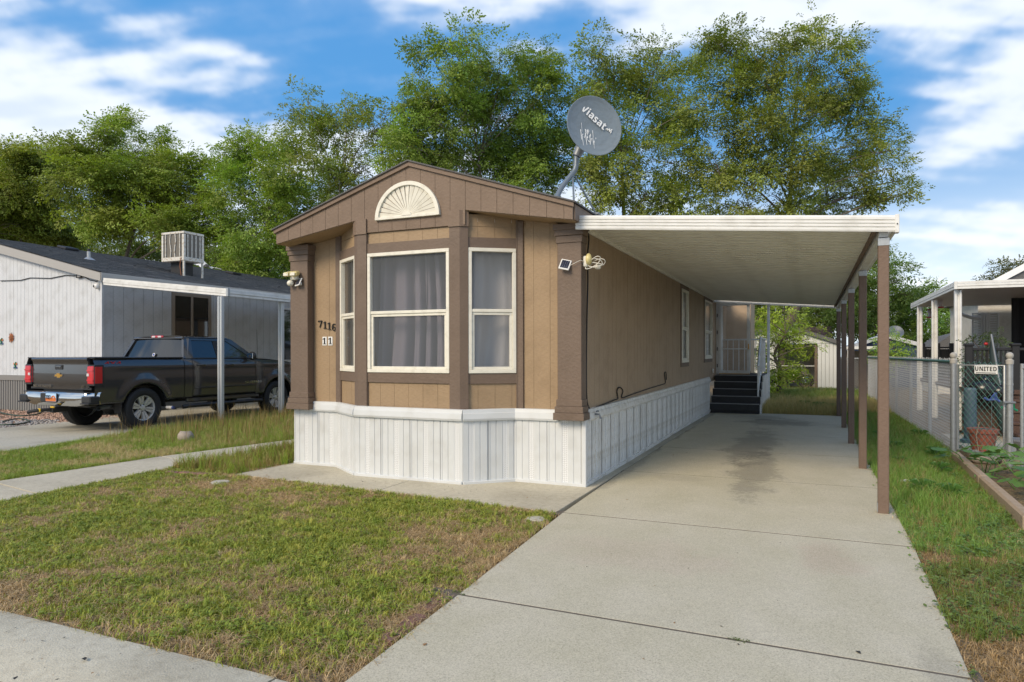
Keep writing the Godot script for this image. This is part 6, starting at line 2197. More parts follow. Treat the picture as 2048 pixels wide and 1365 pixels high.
	for q in [[1176, 456], [1178, 480], [1175, 515], [1176, 560], [1174, 640], [1173, 740], [1174, 800], [1180, 820]]: cp.append(PX(q[0], q[1], 0.012))
	cab.tube(smooth_path(cp, 3), 0.008, 6)
	var cp2 := []
	for q in [[1180, 820], [1200, 812], [1230, 800], [1236, 797], [1234, 782], [1240, 775], [1246, 782], [1244, 796], [1262, 790], [1300, 777], [1326, 769], [1331, 765], [1329, 748], [1332, 745], [1333, 760]]: cp2.append(PX(q[0], q[1], 0.014))
	cab.tube(smooth_path(cp2, 4), 0.008, 5)
	tag(obj(cab, "black_cable", M.cable_black, self), "black cable looped along the tan side wall above the skirting", "cable")
	# outdoor tap
	var tp := thing("outdoor_tap", "small weathered tap on the skirting near the front corner", "tap", PX(1190, 829, 0.06))
	var tb := MB.new()
	tb.tube([Vector3(-0.03, 0, 0), Vector3(0.05, 0, 0), Vector3(0.07, -0.05, 0)], 0.012, 8)
	obj(tb, "spout", M.metal_grey, tp)
	bx("handle", M.metal_grey, tp, Vector3(0.03, 0.035, 0), Vector3(0.02, 0.02, 0.07), 0.004)
	var ob := bx("outlet_box", M.frame_cream, self, PX(1426, 742, 0.02), Vector3(0.03, 0.12, 0.09), 0.006)
	tag(ob, "small cream outlet box low on the tan side wall by the steps", "outlet")
	bx("outlet_cover", M.white_plain, ob, PX(1426, 742, 0.037), Vector3(0.006, 0.09, 0.06), 0.002)

# ---------- small things ----------
func small_things() -> void:
	rng.seed = 31
	# covers flush with the lawn
	for q in [[440, 965, 0.105, "round pale cover flush with the lawn near the front pad"], [1071, 1039, 0.085, "round pale cover in the lawn beside the driveway joint"]]:
		var c := thing("valve_cover", q[3], "cover", G(q[0], q[1]) + Vector3(0, -0.02, 0))
		var m := MB.new()
		m.lathe([Vector2(0.0, 0.035), Vector2(q[2] * 0.85, 0.032), Vector2(q[2], 0.02), Vector2(q[2], -0.03)], 24)
		obj(m, "lid", M.concrete_grey, c)
		var k := MB.new()
		k.lathe([Vector2(q[2] * 0.98, 0.0), Vector2(q[2] * 1.15, 0.012), Vector2(q[2] * 1.2, -0.03)], 24)
		obj(k, "rim", M.concrete_path, c)
	# bricks set in the lawn's edge
	for q in [[830, 1243, 0.62], [800, 1268, 0.62], [872, 1208, 0.7]]:
		var b := bx("edging_brick", M.brick_red, self, Vector3.ZERO, Vector3(0.20, 0.06, 0.09), 0.008)
		b.position = G(q[0], q[1]) + Vector3(-0.03, -0.030, 0)
		b.rotation = Vector3(0, PI / 2 + rr(-0.12, 0.12), rr(-0.05, 0.05))
		tag(b, "worn red brick set along the lawn edge beside the driveway", "brick", "bricks edging the driveway")
	for q in [[345, 946], [372, 947], [398, 949]]:
		var b := bx("edging_brick", M.brick_red, self, Vector3.ZERO, Vector3(0.19, 0.05, 0.09), 0.008)
		b.position = G(q[0], q[1]) + Vector3(0, -0.01, 0)
		b.rotation = Vector3(0, rr(-0.3, 0.3), 0)
		tag(b, "red brick half sunk in the lawn next to the walkway", "brick", "bricks by the walkway")
	# stone in the grass strip
	var rk := MB.new()
	rk.ball(Vector3.ZERO, Vector3(0.15, 0.11, 0.12), 6, 8)
	for i in rk.v.size(): rk.v[i] = rk.v[i] * (1.0 + 0.25 * sin(rk.v[i].x * 31.0) * cos(rk.v[i].z * 27.0 + rk.v[i].y * 19.0))
	var ro := obj(rk, "rock", M.stone, self)
	ro.position = G(371, 881) + Vector3(0, 0.04, 0)
	tag(ro, "tan rock lying in the tall grass strip", "rock")
	# bits of leaf and grit scattered on the concrete
	var bit := MB.new()
	bit.face([Vector3(-0.5, 0.03, -0.22), Vector3(0.1, 0.10, -0.30), Vector3(0.5, 0.03, 0.05), Vector3(0.0, 0.12, 0.28)], Vector3(0, -2, 0))
	var list := []
	for i in 260:
		var p := Vector3(rr(0.5, 2.9), 0.002, rr(-9.0, 5.4))
		if i % 3 == 0: p = Vector3(rr(-4.0, 0.2), 0.0, rr(4.95, 5.4))
		if i % 5 == 0: p = Vector3(rr(-3.9, 0.1), 0.0, rr(0.5, 1.0))
		var s := rr(0.008, 0.022)
		if i % 17 == 0: s = rr(0.03, 0.045)
		var dark := rng.randf() < 0.7
		list.append([Transform3D(Basis(Vector3.UP, rr(0, TAU)).scaled(Vector3(s, s, s)), p), Color(0.03, 0.028, 0.025) if dark else Color(0.30, 0.16, 0.06)])
	var lm := mat("litter", Color.WHITE, 0.8)
	lm.vertex_color_use_as_albedo = true
	tag(copies(bit.mesh(), lm, list, "leaf_litter", self), "tiny dark leaf bits scattered over the concrete", "litter")
	# timber edging and the bed behind it
	var te := thing("timber_edging", "weathered timber beam edging the squash bed", "timber")
	var a := G(1912, 921)
	var b2 := G(2062, 1062)
	var T := along(a, b2)
	for k in 2:
		var m := MB.new()
		var L := a.distance_to(b2)
		m.box(Vector3(L * (0.25 + 0.5 * k), 0.05, 0), Vector3(L / 2 - 0.01, 0.15, 0.10), 0.02)
		var o := obj(m, "beam", M.timber, te)
		o.transform = T
	# flower pot behind the gate
	var pot := thing("flower_pot", "large terracotta plastic pot behind the chain link gate", "pot", Vector3(4.66, 0.03, -4.72))
	var pm := MB.new()
	pm.lathe([Vector2(0.0, 0.0), Vector2(0.135, 0.0), Vector2(0.180, 0.27), Vector2(0.198, 0.275), Vector2(0.203, 0.335), Vector2(0.186, 0.34), Vector2(0.175, 0.33), Vector2(0.0, 0.32)], 28)
	obj(pm, "pot_body", M.terracotta, pot)
	var so := MB.new()
	so.lathe([Vector2(0.0, 0.334), Vector2(0.172, 0.332)], 20)
	obj(so, "soil", M.joint_dirt, pot)
	var stem := MB.new()
	stem.tube([Vector3(-0.1, 0.0, 0.28), Vector3(-0.13, 0.25, 0.26), Vector3(-0.09, 0.45, 0.25)], 0.007, 5)
	obj(stem, "dry_stem", M.timber, pot)
	# glass birds on stakes
	for q in [[Vector3(4.80, 0, -4.9), 0.78, M.blue_plastic, "blue garden bird ornament on a stake behind the gate"], [Vector3(4.98, 0, -4.75), 0.66, M.green_plastic, "green garden bird ornament on a stake behind the gate"]]:
		var bd := thing("bird_ornament", q[3], "ornament", q[0])
		var bm := MB.new()
		bm.tube(smooth_path([Vector3(-0.09, q[1] + 0.03, 0), Vector3(-0.03, q[1], 0), Vector3(0.05, q[1] + 0.01, 0), Vector3(0.11, q[1] - 0.02, 0)], 4), 0.017, 8)
		obj(bm, "body", q[2], bd)
		for s in [-1, 1]:
			var wg := MB.new()
			wg.face([Vector3(-0.02, q[1] + 0.02, 0), Vector3(0.06, q[1] + 0.12, s * 0.05), Vector3(0.08, q[1] + 0.02, s * 0.02)], Vector3(0, q[1], -s))
			obj(wg, "wing", q[2], bd)
		var sk := MB.new()
		sk.tube([Vector3(0, 0, 0), Vector3(0.01, q[1], 0)], 0.004, 5)
		obj(sk, "stake", M.metal_grey, bd)
	# stone bowl on a foot
	var bowl := thing("stone_bowl", "grey stone bowl on a short foot behind the gate", "bowl", Vector3(5.05, 0.03, -4.35))
	var bm2 := MB.new()
	bm2.lathe([Vector2(0.0, 0.0), Vector2(0.12, 0.0), Vector2(0.10, 0.04), Vector2(0.06, 0.08), Vector2(0.07, 0.12), Vector2(0.17, 0.17), Vector2(0.19, 0.22), Vector2(0.16, 0.25), Vector2(0.0, 0.24)], 24)
	obj(bm2, "basin", M.stone_grey, bowl)
	for q in [[Vector3(4.50, 0.02, -4.35), Vector3(0.07, 0.07, 0.07), "pale round stone beside the terracotta pot"], [Vector3(4.55, 0.0, -4.1), Vector3(0.20, 0.07, 0.15), "flat tan rock by the foot of the gate"], [Vector3(4.75, 0.02, -4.25), Vector3(0.13, 0.06, 0.1), "brown rock between the pot and the stone bowl"]]:
		var rm := MB.new()
		rm.ball(Vector3.ZERO, q[1], 7, 10)
		for i in rm.v.size(): rm.v[i] = rm.v[i] * (1.0 + 0.12 * sin(rm.v[i].x * 41.0 + rm.v[i].y * 23.0))
		var o := obj(rm, "rock", M.stone, self)
		o.position = q[0]
		tag(o, q[2], "rock")
	# black bags on the deck steps
	var bag := MB.new()
	bag.ball(Vector3(0, 0.14, 0), Vector3(0.26, 0.18, 0.2), 8, 12)
	bag.ball(Vector3(0.22, 0.11, 0.03), Vector3(0.2, 0.14, 0.16), 8, 12)
	bag.ball(Vector3(0.03, 0.30, 0), Vector3(0.08, 0.09, 0.07), 6, 8)
	var nz := FastNoiseLite.new()
	nz.seed = 8; nz.frequency = 5.0
	for i in bag.v.size(): bag.v[i] += bag.n[i] * 0.05 * nz.get_noise_3dv(bag.v[i])
	var bo := obj(bag, "rubbish_bag", M.black_gloss, self)
	bo.position = Vector3(PZ(1972, 760, -6.75).x, 0.70, -6.88)
	tag(bo, "black rubbish bag slumped on the brown steps", "rubbish bag")
	# folded parasol and bin beside the steps
	var um := thing("folded_parasol", "folded dark green parasol leaning by the patio post", "parasol", Vector3(5.25, 0.03, -7.0))
	var ub := MB.new()
	ub.tube([Vector3(0.16, 0.1, 0.3), Vector3(0.08, 0.7, 0.1), Vector3(0.0, 1.5, 0.0), Vector3(-0.01, 1.72, 0)], [0.10, 0.12, 0.05, 0.01], 10)
	obj(ub, "canopy", M.parasol_dark, um)
	var up := MB.new()
	up.tube([Vector3(0.17, -0.02, 0.33), Vector3(-0.02, 1.78, 0)], 0.018, 8)
	obj(up, "pole", M.metal_grey, um)
	var bin := thing("round_post_bin", "slim blue grey cylinder standing by the brown steps", "cylinder", Vector3(PZ(1941, 830, -5.8).x, 0.03, -5.8))
	var bm3 := MB.new()
	bm3.lathe([Vector2(0.0, 0.0), Vector2(0.14, 0.0), Vector2(0.14, 0.05), Vector2(0.09, 0.07), Vector2(0.09, 0.86), Vector2(0.075, 0.89), Vector2(0.0, 0.89)], 20)
	obj(bm3, "tube", M.slate_blue, bin)
	# hummingbird feeders under the patio cover
	for q in [[1881, 607, -9.4, "red capped hummingbird feeder hanging between the patio posts"], [1860, 628, -11.5, "second red hummingbird feeder hanging farther under the patio cover"]]:
		var p := PX(q[0], q[1], 5.0 + (0.25 if q[0] < 1870 else 0.2))
		var fd := thing("bird_feeder", q[3], "bird feeder", p)
		var cap := MB.new()
		cap.lathe([Vector2(0.0, 0.13), Vector2(0.05, 0.125), Vector2(0.055, 0.10), Vector2(0.0, 0.10)], 14)
		obj(cap, "cap", M.red_plastic, fd)
		var gl := MB.new()
		gl.lathe([Vector2(0.05, 0.10), Vector2(0.06, 0.05), Vector2(0.04, 0.01), Vector2(0.045, -0.08)], 14)
		obj(gl, "bottle", M.lens_clear, fd)
		var base := MB.new()
		base.lathe([Vector2(0.0, -0.07), Vector2(0.08, -0.085), Vector2(0.085, -0.11), Vector2(0.05, -0.12), Vector2(0.0, -0.12)], 16)
		obj(base, "dish", M.red_plastic, fd)
		bx("perch_flower", M.yellow_plastic, fd, Vector3(-0.075, -0.08, 0.03), Vector3(0.03, 0.025, 0.03), 0.008)
		var hw := MB.new()
		hw.tube([Vector3(0, 0.12, 0), Vector3(0, 2.73 - p.y, 0)], 0.004, 4)
		obj(hw, "hanger", M.metal_grey, fd)
	# plumbing odds and ends
	var tj := bx("paper_scrap", M.white_plain, self, Vector3.ZERO, Vector3(0.10, 0.006, 0.06), 0.001)
	tj.position = G(1811, 971) + Vector3(0, 0.05, 0)
	tj.rotation = Vector3(0.2, 0.5, 0.1)
	tag(tj, "white paper scrap lying in the grass by the carport post", "paper")
	var bt := thing("blue_bottle", "blue capped bottle lying under the pickup truck", "bottle", G(340, 823) + Vector3(-0.5, 0.05, -0.4))
	var b1 := MB.new()
	b1.tube([Vector3(-0.1, 0, 0), Vector3(0.08, 0, 0), Vector3(0.11, 0, 0)], [0.045, 0.045, 0.02], 10)
	obj(b1, "body", M.white_plain, bt)
	var b3 := MB.new()
	b3.tube([Vector3(0.10, 0, 0), Vector3(0.16, 0, 0)], 0.04, 10)
	obj(b3, "cap", M.blue_plastic, bt)

# ---------- trees ----------
func leaf_spray(sd: int, n: int, ll: float, lw: float, spread := 0.5) -> ArrayMesh:
	var r := RandomNumberGenerator.new()
	r.seed = sd
	var mb := MB.new()
	mb.col = Color(0.55, 0.42, 0.30)
	mb.tube([Vector3.ZERO, Vector3(0.5, 0.02, 0.01), Vector3(1.0, -0.05, 0.0)], [0.010, 0.007, 0.003], 3, false)
	for i in n:
		var t := 0.06 + 0.94 * float(i) / (n - 1)
		var side := 1.0 if i % 2 else -1.0
		var p := Vector3(t, -0.05 * t * t, 0)
		# a side twig carries each leaf away from the main one
		var q := p + Vector3(r.randf_range(0.0, 0.12), r.randf_range(-0.10, 0.14), side * r.randf_range(0.02, spread) * (1.1 - 0.6 * t))
		var d := (Vector3(r.randf_range(0.2, 1.0), r.randf_range(-0.7, 0.3), side * r.randf_range(0.2, 1.0))).normalized()
		var up := Vector3(r.randf_range(-0.6, 0.6), 1.0, r.randf_range(-0.6, 0.6)).normalized()
		var w := d.cross(up).normalized()
		var nn := w.cross(d)
		var l := ll * r.randf_range(0.7, 1.25)
		var ww := lw * r.randf_range(0.8, 1.2)
		var k := r.randf_range(0.75, 1.2)
		mb.col = Color(k * r.randf_range(0.92, 1.1), k, k * r.randf_range(0.8, 1.1))
		var a := q; var b := q + d * l * 0.5 + w * ww * 0.5 + nn * ww * 0.15; var c := q + d * l; var e := q + d * l * 0.5 - w * ww * 0.5 + nn * ww * 0.15
		mb.tri(a, b, c)
		mb.tri(a, c, e)
	return mb.mesh()

var sprays := []
func tree(called: String, label: String, Z: float, base_u: float, clumps: Array, tone: Color, dens: float, size: float, wind: float, group: String, deep := 2.0) -> void:
	var root := thing(called, label, "tree", Vector3.ZERO, group)
	var base := CAM + ray(base_u, 708) * Z
	base.y = -0.1
	root.position = base
	var pts := []
	var mean := Vector3.ZERO
	var ymax := 0.0
	for c in clumps:
		var z := Z + rr(-deep, deep)
		var p := CAM + ray(c[0], c[1]) * z - base
		var r: float = c[2] * z / FOCAL
		pts.append([p, r])
		mean += p
		ymax = maxf(ymax, p.y + r)
	mean /= clumps.size()
	# trunk and limbs
	var tr := MB.new()
	var fork := Vector3(mean.x * 0.35 + rr(-0.8, 0.8), ymax * 0.28, mean.z * 0.35)
	var crown_top := Vector3(mean.x + rr(-0.6, 0.6), ymax * 0.66, mean.z)
	var r0 := 0.018 * ymax + 0.05
	var spine := smooth_path([Vector3.ZERO, Vector3(0.05, ymax * 0.12, 0), fork, fork.lerp(crown_top, 0.5) + Vector3(rr(-0.3, 0.3), 0, rr(-0.3, 0.3)), crown_top], 4)
	var rad := []
	for i in spine.size(): rad.append(lerpf(r0, 0.03, pow(float(i) / (spine.size() - 1), 0.8)))
	tr.tube(spine, rad, 9)
	obj(tr, "trunk", M.bark, root)
	var lists := [[], [], []]
	for q in pts:
		var p: Vector3 = q[0]
		var r: float = q[1]
		var best := 0
		for i in spine.size():
			if spine[i].y < p.y - 0.3 * Vector2(p.x - spine[i].x, p.z - spine[i].z).length(): best = i
		var s: Vector3 = spine[best]
		var lb := MB.new()
		var mid := s.lerp(p, 0.5) + Vector3(rr(-0.2, 0.2), 0.08 * s.distance_to(p), rr(-0.2, 0.2))
		var rl: float = maxf(0.025, float(rad[best]) * 0.55)
		lb.tube(smooth_path([s, mid, p, p + (p - mid).normalized() * r * 0.6], 3), [rl, rl * 0.9, rl * 0.75, rl * 0.62, rl * 0.5, rl * 0.42, rl * 0.34, rl * 0.27, rl * 0.2, 0.008], 5, false)
		for k in 9:
			var d := Vector3(rr(-1, 1), rr(-0.5, 1), rr(-1, 1)).normalized()
			var st := p.lerp(mid, rr(0, 0.5))
			lb.tube([st, st + d * r * 0.5 + Vector3(0, 0.1 * r, 0), st + d * r * rr(0.8, 1.05)], [rl * 0.4, rl * 0.25, 0.006], 4, false)
		obj(lb, "limb", M.bark_pale if rng.randf() < 0.4 else M.bark, root)
		# leaf sprays gathered in knots through the clump
		var n := int(dens * 1.35 * PI * r * r)
		var knots := []
		var nk := maxi(4, int(r * r * 6.0))
		for k in nk:
			var d := Vector3(rng.randfn(), rng.randfn(), rng.randfn()).normalized()
			knots.append([p + d * r * pow(rng.randf(), 0.45) * Vector3(1.1, 0.95, 1.1), rr(0.75, 1.25), rr(-0.08, 0.08)])
		for i in n:
			var kn = knots[rng.randi() % nk]
			var off := Vector3(rng.randfn(), rng.randfn() * 0.8, rng.randfn()) * (0.13 + 0.15 * r)
			var pos: Vector3 = kn[0] + off
			var out := (pos - p) / maxf(r, 0.1)
			var dir := (out * 0.8 + Vector3(rr(-1, 1), rr(-0.9, 0.5), rr(-1, 1)) * 0.7 + rgt * wind + Vector3(0, -0.25, 0)).normalized()
			var sc := size * 0.9 * rr(0.65, 1.25)
			var zax := dir.cross(Vector3(rr(-0.5, 0.5), 1, rr(-0.5, 0.5))).normalized()
			var b := Basis(dir, zax.cross(dir), zax).scaled(Vector3(sc, sc, sc))
			var v: float = kn[1] * rr(0.85, 1.15)
			lists[rng.randi() % 3].append([Transform3D(b, pos), Color(tone.r * v * 2.7 * (1.0 + kn[2]), tone.g * v * 2.75, tone.b * v * 2.5 * (1.0 - kn[2]))])
	for k in 3:
		if lists[k].size(): copies(sprays[k], M.leaf, lists[k], "crown", root)

func trees() -> void:
	rng.seed = 404
	for k in 3: sprays.append(leaf_spray(100 + k, 22, 0.23, 0.125))
	var olive := Color(0.105, 0.125, 0.026)
	var bright := Color(0.115, 0.155, 0.030)
	var grp := "leafy elms standing behind the homes"
	tree("elm_tree", "broad windswept elm at the far left behind the white house", 36.0, 40, [[10, 330, 42], [50, 315, 40], [85, 300, 34], [20, 390, 60], [90, 380, 60], [40, 450, 60], [110, 450, 55], [-40, 380, 70], [-30, 460, 60], [125, 330, 45]], olive, 60.0, 0.62, 0.55, grp)
	tree("elm_tree", "tall windswept elm with pale leaning trunk behind the rooftop cooler", 33.0, 222, [[235, 250, 26], [215, 275, 34], [185, 310, 42], [250, 300, 40], [300, 300, 34], [160, 360, 55], [230, 360, 60], [300, 360, 60], [340, 330, 34], [375, 350, 30], [350, 400, 50], [395, 410, 36], [180, 430, 60], [270, 430, 60], [340, 460, 55], [400, 470, 46]], Color(0.11, 0.135, 0.026), 62.0, 0.58, 0.6, grp)
	tree("elm_tree", "airy elm between the white house and the brown gable", 30.0, 520, [[450, 330, 34], [490, 310, 40], [540, 290, 40], [470, 390, 50], [530, 370, 55], [590, 350, 50], [460, 460, 55], [530, 450, 60], [600, 430, 55], [480, 520, 50], [560, 510, 55], [640, 400, 45]], bright, 52.0, 0.55, 0.25, grp)
	tree("elm_tree", "slender open elm rising just behind the gable's left slope", 29.0, 660, [[585, 225, 30], [615, 205, 26], [650, 230, 32], [690, 215, 30], [725, 225, 26], [620, 270, 42], [690, 275, 45], [750, 270, 40], [770, 235, 26], [640, 330, 42], [710, 340, 48], [780, 320, 44], [680, 390, 40], [810, 270, 30]], olive, 34.0, 0.50, 0.2, grp)
	tree("elm_tree", "big dense elm towering behind the gable peak", 27.0, 980, [[905, 78, 24], [930, 65, 20], [860, 110, 30], [835, 150, 22], [900, 130, 40], [960, 110, 34], [1000, 125, 36], [1045, 105, 28], [1085, 125, 30], [1120, 140, 22], [870, 190, 45], [945, 185, 55], [1020, 190, 55], [1085, 195, 45], [1125, 190, 24], [840, 240, 45], [910, 265, 60], [1000, 270, 62], [1080, 270, 55], [1130, 260, 34], [800, 290, 40], [860, 310, 55], [950, 340, 55], [1040, 345, 58], [1115, 340, 46], [1000, 400, 40], [1090, 400, 46], [800, 220, 24]], Color(0.10, 0.135, 0.028), 58.0, 0.52, 0.2, grp)
	tree("elm_tree", "tall loose elm directly behind the satellite dish", 28.0, 1250, [[1175, 110, 24], [1200, 95, 24], [1230, 130, 34], [1190, 165, 38], [1290, 120, 34], [1320, 110, 26], [1260, 175, 45], [1330, 175, 48], [1180, 230, 38], [1240, 245, 52], [1320, 250, 55], [1390, 220, 50], [1190, 310, 45], [1270, 325, 58], [1350, 325, 58], [1200, 385, 44], [1290, 400, 50], [1370, 400, 52], [1160, 180, 20]], olive, 46.0, 0.50, 0.15, grp)
	tree("elm_tree", "widest elm above the carport roof's outer end", 28.0, 1560, [[1395, 95, 30], [1420, 75, 22], [1470, 80, 26], [1450, 120, 40], [1510, 110, 36], [1560, 105, 34], [1590, 75, 24], [1625, 60, 22], [1645, 85, 30], [1680, 105, 30], [1600, 140, 50], [1530, 170, 55], [1450, 190, 55], [1670, 165, 46], [1715, 165, 28], [1735, 205, 30], [1690, 230, 48], [1615, 230, 60], [1530, 250, 62], [1450, 270, 58], [1760, 245, 26], [1745, 290, 36], [1690, 310, 52], [1610, 320, 60], [1520, 340, 60], [1440, 350, 55], [1770, 340, 30], [1790, 395, 26], [1735, 385, 44], [1660, 400, 50], [1570, 410, 52], [1470, 415, 50], [1785, 300, 16], [1810, 360, 14]], Color(0.102, 0.118, 0.026), 46.0, 0.50, 0.12, grp)
	# the lower belt of green farther back
	var far := "trees on the far side of the lots"
	tree("shade_tree", "dense green tree seen under the carport beyond the shed", 44.0, 1590, [[1500, 630, 40], [1550, 600, 40], [1600, 600, 46], [1650, 610, 46], [1560, 650, 40], [1620, 640, 40], [1670, 640, 40], [1500, 580, 40], [1580, 560, 40], [1660, 560, 40]], Color(0.085, 0.11, 0.03), 26.0, 0.75, 0.1, far, 3.0)
	tree("shade_tree", "round topped tree right of the carport posts, taller of two", 40.0, 1760, [[1735, 560, 36], [1770, 545, 30], [1795, 565, 30], [1740, 610, 40], [1785, 610, 40], [1815, 590, 26], [1750, 660, 40], [1800, 650, 40], [1830, 625, 28], [1700, 620, 36], [1705, 560, 36], [1720, 500, 30], [1760, 505, 22]], Color(0.088, 0.12, 0.03), 34.0, 0.65, 0.1, far, 3.0)
	tree("shade_tree", "bright green tree low behind the patio posts", 38.0, 1880, [[1850, 600, 26], [1840, 650, 36], [1880, 640, 36], [1920, 640, 36], [1860, 690, 36], [1910, 690, 36], [1890, 600, 24], [1945, 630, 30], [1960, 660, 36], [1930, 600, 20]], Color(0.10, 0.15, 0.03), 34.0, 0.65, 0.1, far, 3.0)
	tree("shade_tree", "dark tree crown showing above the patio cover", 34.0, 2010, [[1985, 545, 16], [2005, 545, 16], [2025, 535, 20], [2050, 540, 26], [2030, 570, 30], [2000, 590, 26], [2060, 590, 36]], Color(0.06, 0.065, 0.025), 44.0, 0.5, 0.1, far, 1.0)
	tree("shade_tree", "dark green tree filling the gap behind the white house roof", 46.0, 480, [[420, 500, 46], [480, 520, 46], [540, 530, 46], [600, 520, 46], [450, 560, 46], [560, 560, 46]], Color(0.07, 0.095, 0.026), 26.0, 0.8, 0.1, far, 3.0)
	tree("shade_tree", "low green tree behind the white house's ridge", 48.0, 130, [[10, 480, 50], [80, 490, 50], [150, 490, 50], [220, 500, 46], [290, 500, 50], [360, 510, 46], [-60, 480, 50]], Color(0.075, 0.10, 0.026), 26.0, 0.8, 0.1, far, 3.0)
	# sapling beside the porch, close and light green
	tree("elm_sapling", "bright yellow green elm sapling growing between porch and shed", 23.2, 1556, [[1530, 640, 26], [1560, 640, 30], [1590, 645, 26], [1540, 690, 34], [1580, 690, 34], [1610, 680, 18], [1560, 735, 36], [1525, 740, 24], [1600, 730, 20], [1570, 620, 22], [1630, 692, 10], [1615, 750, 12], [1505, 700, 24], [1545, 765, 24], [1500, 650, 24], [1480, 690, 20], [1640, 660, 10]], Color(0.17, 0.21, 0.03), 62.0, 0.30, 0.25, "", 0.8)
	tree("round_bush", "round light green bush before the dark blue house", 28.0, 1778, [[1770, 700, 16], [1788, 698, 16], [1778, 685, 12], [1765, 712, 14], [1792, 712, 14]], Color(0.13, 0.19, 0.03), 90.0, 0.4, 0.0, "", 0.3)

# ---------- grass and plants ----------
func tuft(sd: int, n: int, h0: float, h1: float, w: float, lean: float, rad: float, c0: Color, c1: Color) -> ArrayMesh:
	var r := RandomNumberGenerator.new()
	r.seed = sd
	var mb := MB.new()
	for i in n:
		var a := r.randf() * TAU
		var b := Vector3(cos(a), 0, sin(a)) * rad * sqrt(r.randf())
		var d := Vector3(cos(a * 1.7 + 1.0), 0, sin(a * 1.7 + 1.0))
		var h := r.randf_range(h0, h1)
		var l := lean * r.randf_range(0.3, 1.3)
		var s := Vector3(-d.z, 0, d.x).rotated(Vector3.UP, r.randf_range(-1, 1)) * w * 0.5
		var m := b + Vector3.UP * h * 0.6 + d * l * h * 0.35
		var t := b + Vector3.UP * h * (1.0 - 0.25 * l) + d * l * h
		var k := r.randf()
		mb.col = c0 if k < 0.5 else c1  # green or straw: one colour for the whole blade, root to tip
		mb.quad(b - s, b + s, m + s * 0.8, m - s * 0.8)
		mb.tri(m - s * 0.8, m + s * 0.8, t)
	return mb.mesh()
func clover(sd: int, n: int, size: float) -> ArrayMesh:
	var r := RandomNumberGenerator.new()
	r.seed = sd
	var mb := MB.new()
	for i in n:
		var a := r.randf() * TAU
		var p := Vector3(cos(a), 0, sin(a)) * 0.055 * sqrt(r.randf()) + Vector3.UP * r.randf_range(0.012, 0.04)
		var d := Vector3(cos(a * 3.1), r.randf_range(-0.2, 0.5), sin(a * 3.1)).normalized()
		var w := d.cross(Vector3.UP).normalized()
		var l := size * r.randf_range(0.7, 1.3)
		var k := r.randf_range(0.8, 1.2)
		mb.col = Color(k, k, k * 0.9)
		mb.tri(p, p + d * l * 0.55 + w * l * 0.38, p + d * l)
		mb.tri(p, p + d * l, p + d * l * 0.55 - w * l * 0.38)
	return mb.mesh()

func in_poly(p: Vector2, poly: PackedVector2Array) -> bool:
	return Geometry2D.is_point_in_polygon(p, poly)

func scatter(poly: Array, count: int, box: Rect2) -> Array:
	var pp := PackedVector2Array(poly)
	var out := []
	var tries := 0
	while out.size() < count and tries < count * 12:
		tries += 1
		var p := Vector2(rr(box.position.x, box.end.x), rr(box.position.y, box.end.y))
		if in_poly(p, pp): out.append(p)
	return out

